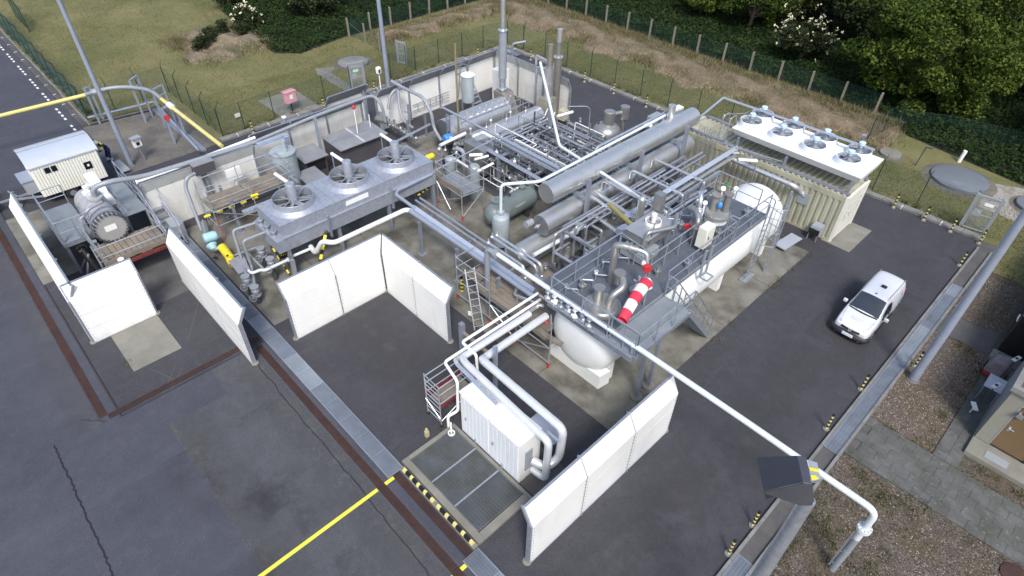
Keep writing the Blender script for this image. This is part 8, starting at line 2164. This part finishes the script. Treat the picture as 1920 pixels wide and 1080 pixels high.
for y in (-9.95, -9.65):
    part(t, 'window', MB().box(LX1 + .034, LX1 + .042, y, y + .24, 1.78, 2.08), glass)
part(t, 'window', MB().box(LX1 + .034, LX1 + .042, -8.25, -7.9, 1.35, 1.75), glass)
part(t, 'window_label', MB().box(LX1 + .043, LX1 + .048, -8.12, -8.02, 1.5, 1.62), white)
part(t, 'chassis', MB().box(LX0 + .2, LX1 - .2, LY0 + .05, LY1 - .05, .42, .60), black)
for y in (-9.25, -8.45):
    for x in (LX0 + .12, LX1 - .12):
        w_ = part(t, 'wheel', MB().lathe((x - .1, y, .33), (1, 0, 0), [(0, .26), (.04, .33), (.16, .33), (.2, .26)], 20), rubber)
        part(w_, 'rim', MB().cyl((x - .105, y, .33), (x + .105, y, .33), .16, 14), galv)
part(t, 'front_box', MB().box(-30.9, -29.7, -11.05, -10.5, .55, 1.25), boxgrey)
part(t, 'front_box_lid', MB().box(-30.95, -29.65, -11.1, -10.48, 1.252, 1.29), bluegrey)
part(t, 'drawbar', MB().bar((-30.0, -10.45, .5), (-30.05, -12.3, .48), .09).bar((-29.2, -10.45, .5), (-30.0, -11.9, .48), .08), galv)
part(t, 'jockey_wheel', MB().cyl((-29.85, -11.6, .15), (-29.85, -11.6, .75), .04, 8).lathe((-29.9, -11.6, .12), (1, 0, 0), [(0, .11), (.08, .11)], 14), galv)
part(t, 'hand_brake', MB().bar((-30.1, -11.5, .5), (-30.35, -11.75, .8), .05), boxgrey)
solo(MB().cbox((-30.35, -6.45, .2), (1.5, .45, .06), .05), 'steel_table', boxgrey, 'narrow blue grey steel sheet lying beside the trailer door', 'table')
# dark car at the very left edge
t = thing('parked_car', 'dark car cut off by the left picture edge behind the drawbar', 'car', (-30.6, -13.9, 0))
part(t, 'body', MB().hexa([(-31.4, -16.4, .35), (-29.7, -16.4, .35), (-29.7, -12.55, .35), (-31.4, -12.55, .35), (-31.35, -16.3, .85), (-29.75, -16.3, .85), (-29.8, -12.65, .95), (-31.3, -12.65, .95)]), M('dark_car_paint', (.02, .012, .022), .25, .3, .05, 3), bevel=.08)
part(t, 'cabin', MB().hexa([(-31.3, -15.2, .9), (-29.8, -15.2, .9), (-29.8, -12.85, .9), (-31.3, -12.85, .9), (-31.15, -14.7, 1.45), (-29.95, -14.7, 1.45), (-29.95, -13.2, 1.45), (-31.15, -13.2, 1.45)]), glass, bevel=.06)
for x in (-31.35, -29.75):
    for y in (-15.6, -13.2):
        part(t, 'wheel', MB().lathe((x - .08, y, .32), (1, 0, 0), [(0, .28), (.03, .32), (.14, .32), (.17, .28)], 18), rubber)
part(t, 'tail_light', MB().box(-29.95, -29.72, -12.56, -12.5, .6, .78), red)
part(t, 'tail_light', MB().box(-31.38, -31.15, -12.56, -12.5, .6, .78), red)
# ------------------------------------------------------------------ white van
def van():
    L, W = 4.32, 1.70
    t = thing('delivery_van', 'small white delivery van parked on the dark yard', 'van', (3.95, 13.72, 0))

    # stations from nose (s=0) to tail (s=L): (s, half width low, half width mid, half width top, z low, z belt, z top)
    st = [(0.00, .62, .66, .55, .30, .55, .66), (.10, .76, .80, .70, .24, .62, .80), (.40, .82, .84, .74, .22, .70, .92), (.95, .84, .85, .76, .22, .84, 1.02), (1.12, .84, .85, .74, .22, .90, 1.10),
          (1.55, .84, .85, .66, .22, .98, 1.52), (1.85, .84, .85, .62, .22, 1.0, 1.74), (2.2, .84, .85, .63, .22, 1.0, 1.79), (3.2, .84, .85, .64, .22, 1.0, 1.82), (3.95, .84, .85, .64, .22, 1.0, 1.80), (4.22, .82, .83, .62, .26, 1.0, 1.74), (4.32, .76, .78, .57, .32, 1.0, 1.62)]
    def ringpts(s):
        s_, wl, wm, wt, zl, zb, zt = s
        hp = [(-wl, zl), (-wm, (zl + zb) / 2), (-wm, zb), (-(wm * .35 + wt * .65), zb + (zt - zb) * .72), (-wt, zt - .07 * min(1, (zt - zb) * 2)), (-wt * .72, zt - .01), (0, zt + .012)]
        return hp + [(-x, z) for x, z in hp[-2::-1]]
    def P(s, x, z):
        return V(3.95 + x, 13.72 - L / 2 + s, z)
    vs = []; fs = []
    n = 13
    for s in st:
        vs += [P(s[0], x, z) for x, z in ringpts(s)]
    for i in range(len(st) - 1):
        for k in range(n - 1):
            fs.append((i * n + k, (i + 1) * n + k, (i + 1) * n + k + 1, i * n + k + 1))
        fs.append((i * n + n - 1, (i + 1) * n + n - 1, (i + 1) * n, i * n))
    fs += [tuple(range(n)), tuple(range(len(st) * n - 1, (len(st) - 1) * n - 1, -1))]
    body = part(t, 'body', MB().add(vs, fs), vanpaint, bevel=0)
    sd = body.modifiers.new('sub', 'SUBSURF'); sd.levels = 1; sd.render_levels = 2
    def lift(pts, out=.012):
        return pts
    # windscreen lies over the sloping face between s=1.12 and 1.85
    def surf(s, u):
        for a, b in zip(st, st[1:]):
            if a[0] <= s <= b[0]:
                k = (s - a[0]) / (b[0] - a[0]); q = [x + (y - x) * k for x, y in zip(a, b)]
                return q
    def glasspatch(rows):
        vs = []; fs = []
        m = len(rows[0])
        for r in rows: vs += r
        for i in range(len(rows) - 1):
            for k in range(m - 1):
                fs.append((i * m + k, i * m + k + 1, (i + 1) * m + k + 1, (i + 1) * m + k))
        return MB().add(vs, fs)
    rows = []
    for s in (1.15, 1.30, 1.48, 1.66, 1.82):
        q = surf(s, 0); wt, zt = q[3], q[6]
        rows.append([P(s - .02, x * wt * .97, zt + .03 - .045 * abs(x) ** 2.5) for x in (-1, -.8, -.5, -.2, 0, .2, .5, .8, 1)])
    part(t, 'windscreen', glasspatch(rows), M('windscreen_glass', (.03, .04, .055), .05, 0, .1, 1))
    mb = MB()
    a_ = [r[0] for r in rows]; 
    part(t, 'wiper_cowl', MB().tube([P(1.10, -.68, 1.085), P(1.04, -.3, 1.10), P(1.02, 0, 1.105), P(1.04, .3, 1.10), P(1.10, .68, 1.085)], .035, 8, .1), black)
    for sx in (-1, 1):
        pts = [(1.35, 1.02, .86), (1.95, 1.06, .86), (2.35, 1.06, .86), (2.35, 1.52, .735), (1.95, 1.54, .73), (1.62, 1.36, .765)]
        part(t, 'side_window', MB().add([P(s, sx * w_ , z) for s, z, w_ in pts], [(0, 1, 2, 3, 4, 5) if sx > 0 else (5, 4, 3, 2, 1, 0)]), glass)
        part(t, 'mirror', MB().cbox(P(1.38, sx * 1.0, 1.08), (.2, .12, .2), 0), vanpaint, bevel=.04)
        part(t, 'mirror_arm', MB().bar(P(1.38, sx * .84, 1.03), P(1.38, sx * .95, 1.05), .06), black)
        part(t, 'headlight', MB().lathe(P(.17, sx * .62, .68), (sx * .35, -.8, .5), [(0, .17), (.05, .15), (.08, .08)], 16), M('headlight_glass', (.55, .58, .62), .12, .3))
        part(t, 'side_strip', MB().bar(P(.9, sx * .855, .62), P(3.9, sx * .855, .66), .03, .07), galv)
        for s in (.82, 3.50):
            w_ = part(t, 'wheel', MB().lathe(P(s, sx * .76 - .1, .30), (1, 0, 0), [(0, .26), (.03, .30), (.17, .30), (.2, .26)], 22), rubber)
            part(w_, 'rim', MB().lathe(P(s, sx * .76 - .105, .30), (1, 0, 0), [(0, .19), (.21, .19)], 16), galv)
        part(t, 'tail_light', MB().box(3.95 + sx * .74 - .04, 3.95 + sx * .74 + .04, 13.72 + L / 2 - .03, 13.72 + L / 2 + .015, .85, 1.25), red)
    part(t, 'bumper', MB().tube([P(.30, -.84, .36), P(.08, -.74, .36), P(-.02, -.4, .38), P(-.04, 0, .38), P(-.02, .4, .38), P(.08, .74, .36), P(.30, .84, .36)], .15, 10, .1), M('bumper_plastic', (.02, .02, .03), .5))
    part(t, 'grille', MB().tube([P(.03, -.44, .64), P(-.015, -.2, .64), P(-.025, 0, .64), P(-.015, .2, .64), P(.03, .44, .64)], .062, 10, .1), black)
    part(t, 'emblem', MB().ring(P(-.075, 0, .67), (0, -1, .6), .065, .014, 18, 6).bar(P(-.075, -.06, .66), P(-.075, .06, .68), .016), bright)
    pl = part(t, 'number_plate', MB().hexa([P(-.20, -.26, .40), P(-.20, .26, .40), P(-.17, .26, .52), P(-.17, -.26, .52), P(-.22, -.26, .40), P(-.22, .26, .40), P(-.19, .26, .52), P(-.19, -.26, .52)]), white)
    gl = MB()
    for k in range(7):
        x = -.17 + k * .058
        gl.hexa([P(-.224, x, .425), P(-.224, x + .035, .425), P(-.198, x + .035, .50), P(-.198, x, .50), P(-.226, x, .425), P(-.226, x + .035, .425), P(-.20, x + .035, .50), P(-.20, x, .50)])
    part(pl, 'plate_characters', gl, boxgrey)
    part(pl, 'plate_band', MB().hexa([P(-.224, -.255, .405), P(-.224, -.21, .405), P(-.194, -.21, .515), P(-.194, -.255, .515), P(-.226, -.255, .405), P(-.226, -.21, .405), P(-.196, -.21, .515), P(-.196, -.255, .515)]), blue)
    for sx in (-1, 1):
        for s in (1.28, 2.38, 3.55):
            part(t, 'door_seam', MB().tube([P(s, sx * .846, .34), P(s, sx * .858, .72), P(s, sx * .858, .98), P(s + .05, sx * .77, 1.45)], .007, 5, .02, 1), black)
        part(t, 'sill', MB().bar(P(1.15, sx * .85, .25), P(3.2, sx * .85, .25), .05, .09), black)
        part(t, 'roof_rail', MB().tube([P(1.95, sx * .60, 1.775), P(3.0, sx * .61, 1.81), P(4.15, sx * .60, 1.765)], .014, 6, .1), boxgrey)
        part(t, 'bonnet_seam', MB().tube([P(.22, sx * .60, .845), P(.6, sx * .66, .955), P(1.08, sx * .70, 1.05)], .007, 5, .05, 2), boxgrey)
        part(t, 'door_handle', MB().bar(P(2.12, sx * .862, .93), P(2.30, sx * .862, .93), .03, .03), black)
        part(t, 'wiper', MB().bar(P(1.12, sx * .45 + .15, 1.125), P(1.20, sx * .45 - .35, 1.165), .015), black)
        part(t, 'fog_lamp', MB().lathe(P(-.06, sx * .55, .30), (0, -1, .1), [(0, .07), (.02, .06)], 12), galv)
    part(t, 'roof_vent', MB().cbox(P(2.72, .06, 1.85), (.26, .2, .07), 0), black, bevel=.03)
    part(t, 'aerial_base', MB().cyl(P(1.98, 0, 1.78), P(1.98, 0, 1.84), .03, 8), black)
    lg = MB()
    for k, (x0, s0, x1, s1) in enumerate(((-.22, .70, -.28, .62), (-.28, .62, -.20, .56), (-.20, .56, -.12, .58), (-.10, .66, -.02, .60), (-.02, .60, .05, .67), (.05, .67, .12, .60), (.12, .60, .22, .62), (-.25, .50, .05, .50))):
        z0, z1 = surf(s0, 0)[6] + .014, surf(s1, 0)[6] + .014
        lg.bar(P(s0, x0, z0), P(s1, x1, z1), .018, .004)
    part(t, 'bonnet_logo', lg, M('logo_grey', (.48, .50, .54), .5))
    return t
van_root = van()
van_root.scale = (.86, .85, .86)
van_root.location = (3.84, 12.72, 0)
# ------------------------------------------------------------------ building corner at the right edge
t = thing('utility_building', 'beige rendered building corner with a brown steel door', 'building', (10.5, 12, 0))
bx, by = 9.22, 9.32
part(t, 'plinth', MB().box(9.18, 16, 8.42, 9.315, .0, .20).box(9.18, 16, 9.316, 24, 0.0, .12), conc_pale, bevel=.015)
part(t, 'door_mat', MB().box(9.72, 10.42, 8.62, 8.98, .201, .215), boxgrey)
part(t, 'front_wall', MB().box(bx, 9.66, by, by + .25, .20, 2.75).box(9.66, 10.80, by, by + .25, 2.32, 2.75).box(10.80, 16, by, by + .25, .20, 2.75), plaster)
part(t, 'side_wall', MB().box(bx, bx + .25, by + .252, 13.0, .12, 2.75), shadeplaster)  # shade on this face comes from its grey colour
d_ = part(t, 'door', MB().box(9.67, 10.79, by + .05, by + .10, .22, 2.31), brown)
part(d_, 'handle', MB().cyl((9.82, by + .02, 1.22), (9.82, by + .05, 1.22), .03, 10).cyl((9.82, by + .015, 1.22), (9.97, by + .015, 1.22), .015, 8), bright)
part(d_, 'lock_plate', MB().box(9.78, 9.86, by + .04, by + .049, 1.08, 1.32), bright)
part(t, 'door_frame', MB().box(9.655, 9.69, by - .01, by + .12, .20, 2.34).box(10.77, 10.81, by - .01, by + .12, .20, 2.34).box(9.69, 10.77, by - .01, by + .12, 2.31, 2.345), boxgrey)
part(t, 'roof', MB().box(bx - .1, 16, by - .1, 24, 2.752, 2.95), conc_kerb)
part(t, 'roof_gravel', MB().box(bx + .1, 16, by + .1, 24, 2.951, 2.965), gravelmat)
part(t, 'wall_lamp', MB().cbox((10.3, by - .12, 2.52), (.3, .2, .16)), white)
part(t, 'lamp_bracket', MB().cyl((9.75, by - .02, 2.1), (9.75, by - .2, 2.1), .04, 8).cbox((9.8, by - .05, 1.95), (.2, .08, .14)), galv)
ib = MB().box(8.95, 9.2, 9.8, 12.8, .01, .02)
t = thing('dark_container', 'black roofed container with a small blue sign beside the building', 'container', (9.5, 15.5, 0))
part(t, 'body', MB().box(8.45, 11.5, 14.75, 22, .05, 2.15), black)
part(t, 'edge_trim', MB().bar((8.43, 14.72, 2.17), (11.5, 14.72, 2.17), .10, .08), conc_kerb)
part(t, 'blue_sign', MB().box(8.80, 9.3, 14.735, 14.745, 1.55, 1.85).box(8.85, 9.0, 14.728, 14.734, 1.6, 1.8), M('blue_sign_paint', (.10, .12, .32), .5))
part(t, 'sign_mark', MB().lathe((9.12, 14.733, 1.7), (0, -1, 0), [(0, .09), (.004, .09)], 16), white)
part(t, 'door_handle', MB().tube([(8.40, 15.0, 1.6), (8.36, 15.0, 1.75), (8.36, 15.2, 1.8)], .03, 8, .04), white)
ground(MB().box(8.33, 9.6, 14.0, 14.7, .002, .2), 'concrete_step', conc_kerb)
ground(MB().box(8.55, 9.05, 14.2, 14.55, .201, .21), 'step_mat', M('dark_mat', (.05, .045, .05), .9))
t = thing('covered_cart', 'cart under a grey red tarpaulin beside the dark building wall', 'cart', (8.85, 13.3, 0))
vs = []
part(t, 'tarpaulin', MB().hexa([(8.35, 12.9, .25), (9.1, 12.8, .25), (9.15, 13.75, .3), (8.4, 13.85, .3), (8.45, 13.0, .85), (9.0, 12.95, 1.05), (9.05, 13.6, 1.0), (8.5, 13.7, .8)]), tarp, bevel=.1)
part(t, 'red_body', MB().box(8.4, 9.0, 12.95, 13.7, .12, .3), red)
for y in (13.1, 13.6):
    part(t, 'wheel', MB().lathe((8.36, y, .14), (1, 0, 0), [(0, .13), (.06, .13)], 14), rubber)
t = thing('white_table', 'white table top against the dark building wall', 'table', (8.9, 11.8, 0))
part(t, 'table_top', MB().box(8.62, 9.2, 11.4, 12.25, .78, .81), M('table_grey', (.52, .53, .58), .5))
for x, y in ((8.66, 11.45), (8.66, 12.2), (9.15, 11.45), (9.15, 12.2)):
    part(t, 'leg', MB().cyl((x, y, .01), (x, y, .78), .02, 6), galv)
def paddle(label, x, y, h, rz):
    t = thing('paddle_sign', label, 'sign', (x, y, 0), 'white paddle signs by the building')
    part(t, 'post', MB().cyl((x, y, 0), (x + .05, y + .05, h), .02, 8), darksteel)
    part(t, 'plate', MB().cbox((x + .05, y + .05, h + .02), (.14, .42, .03), rz), white)
    part(t, 'mark', MB().cbox((x + .05, y + .05, h + .04), (.09, .12, .008), rz), black)
    part(t, 'foot', MB().bar((x - .2, y - .1, .03), (x + .2, y + .1, .03), .04), darksteel)
paddle('white paddle sign over the covered cart', 8.95, 12.75, 1.5, -.3)
paddle('white paddle sign beside the white table', 8.85, 11.0, 1.3, -.3)
solo(MB().cbox((8.75, 10.55, .4), (.16, .4, .05), .5).bar((8.75, 10.55, .02), (8.75, 10.55, .38), .04), 'tap_stand', white, 'small white tap bracket on the shaded paving', 'tap')
solo(MB().lathe((11.78, 4.88, .0), (0, 0, 1), [(0, .42), (.05, .42), (.06, .36)], 28), 'manhole_cover', rust, 'round rusty manhole cover cut by the lower right corner', 'manhole cover')
# small things in the grass right of the gate
solo(MB().cyl((1.96, 30.7, 0), (2.0, 30.7, .75), .11, 14), 'white_pipe_stub', white, 'white upright pipe stub in the grass beyond the big cover', 'pipe')
solo(MB().cyl((.32, 28.25, 0), (.4, 28.3, 1.25), .035, 8).bar((.4, 28.25, 1.25), (.75, 28.35, 1.25), .06), 'small_post', darksteel, 'short dark post with a side arm in the grass', 'post')
solo(MB().cyl((-2.0, 24.2, 0), (-2.0, 24.2, 2.4), .035, 8).cbox((-2.0, 24.2, 2.45), (.2, .3, .12)), 'lantern_post', bluegrey, 'thin grey lantern post behind the end of the fan cooler', 'post')
ground(MB().poly([(-2.9, 28.9), (-2.3, 28.8), (-1.9, 30.6), (-2.4, 31.1)], .011), 'stone_path', conc_pale)
# ------------------------------------------------------------------ worker bending by the trailer
def person(label, px, py, face):
    t = thing('person', label, 'person', (px, py, 0))
    c, s = math.cos(face), math.sin(face)
    def P(f, l, z): return V(px + f * c - l * s, py + f * s + l * c, z)
    J = {'pel': (P(-.08, 0, .92), .155), 'chest': (P(.16, 0, 1.26), .18), 'neck': (P(.30, 0, 1.43), .075),
         'hipl': (P(-.06, .10, .86), .12), 'kneel': (P(.05, .12, .48), .075), 'ankl': (P(-.02, .13, .10), .055), 'toel': (P(.17, .15, .05), .05),
         'hipr': (P(-.06, -.10, .86), .12), 'kneer': (P(.10, -.13, .48), .075), 'ankr': (P(.04, -.14, .10), .055), 'toer': (P(.23, -.16, .05), .05),
         'shl': (P(.22, .20, 1.34), .085), 'ell': (P(.42, .28, 1.12), .058), 'wrl': (P(.62, .20, 1.05), .042),
         'shr': (P(.22, -.20, 1.34), .085), 'elr': (P(.38, -.30, 1.10), .058), 'wrr': (P(.58, -.24, .98), .042)}
    E = [('pel', 'chest'), ('chest', 'neck'), ('pel', 'hipl'), ('hipl', 'kneel'), ('kneel', 'ankl'), ('ankl', 'toel'), ('pel', 'hipr'), ('hipr', 'kneer'), ('kneer', 'ankr'), ('ankr', 'toer'),
         ('chest', 'shl'), ('shl', 'ell'), ('ell', 'wrl'), ('chest', 'shr'), ('shr', 'elr'), ('elr', 'wrr')]
    ks = list(J)
    me = bpy.data.meshes.new('body')
    off = V(px, py, 0)
    me.from_pydata([tuple(J[k][0] - off) for k in ks], [(ks.index(a), ks.index(b)) for a, b in E], [])
    o = bpy.data.objects.new('body', me); C.objects.link(o); o.parent = t
    WORLD[o.name] = V(px, py, 0)
    sk = o.modifiers.new('skin', 'SKIN')
    for k, d in zip(ks, me.skin_vertices[0].data):
        d.radius = (J[k][1], J[k][1]); d.use_root = (k == 'pel')
    o.modifiers.new('sub', 'SUBSURF').render_levels = 2
    me.materials.append(navy)
    hd = P(.42, 0, 1.52)
    part(o, 'head', MB().ball(hd, .105, 14, 10, 1.2), skin)
    part(o, 'face', MB().ball(hd + V(.10 * c, .10 * s, -.03), .022, 8, 6).ball(hd + V(.085 * c - .04 * s, .085 * s + .04 * c, .01), .014, 6, 5).ball(hd + V(.085 * c + .04 * s, .085 * s - .04 * c, .01), .014, 6, 5), skin)
    part(o, 'helmet', MB().lathe(hd + V(0, 0, .03), (c * .3, s * .3, 1), [(0, .15), (.01, .15), (.02, .125), (.07, .115), (.12, .08), (.14, .03)], 18), white)
    for sd in (1, -1):
        w_ = J['wrl' if sd > 0 else 'wrr'][0]; e_ = J['ell' if sd > 0 else 'elr'][0]; sh = J['shl' if sd > 0 else 'shr'][0]
        d = (w_ - e_).normalized()
        side = V(-s, c, 0)
        part(o, 'hand', MB().hexa([w_ - side * .04 - V(0, 0, .015), w_ + side * .04 - V(0, 0, .015), w_ + side * .04 + d * .09 - V(0, 0, .015), w_ - side * .04 + d * .09 - V(0, 0, .015), w_ - side * .04 + V(0, 0, .015), w_ + side * .04 + V(0, 0, .015), w_ + side * .04 + d * .09 + V(0, 0, .015), w_ - side * .04 + d * .09 + V(0, 0, .015)]), skin)
        fg = MB()
        for k in range(4):
            b_ = w_ + d * .09 + side * (-.03 + k * .02)
            L_ = (.06, .075, .07, .055)[k]
            fg.tube([b_, b_ + d * L_ * .6, b_ + d * L_ * .8 - V(0, 0, .03)], .0085, 6, .01, 2)
        b_ = w_ + d * .02 - side * .04 * sd
        fg.tube([b_, b_ + d * .04 - side * .025 * sd, b_ + d * .065 - side * .02 * sd], .010, 6, .01, 2)
        part(o, 'fingers', fg, skin)
        part(o, 'yellow_sleeve', MB().cyl(sh.lerp(e_, .35), sh.lerp(e_, .98), .075, 12, .066), hivis)
        k_, a_ = J['kneel' if sd > 0 else 'kneer'][0], J['ankl' if sd > 0 else 'ankr'][0]
        for u in (.35, .62):
            part(o, 'reflective_band', MB().cyl(k_.lerp(a_, u), k_.lerp(a_, u + .14), .085, 12, .08), white)
    part(o, 'yellow_yoke', MB().tube([J['shl'][0] + V(0, 0, .07), J['chest'][0] + V(.05 * c, .05 * s, .19), J['shr'][0] + V(0, 0, .07)], .06, 8, .1), hivis)
    return t
person('worker in navy and yellow clothing with a white helmet bending by the trailer', -31.55, -6.6, -PI / 2 + .3).scale = (.9, .9, .9)
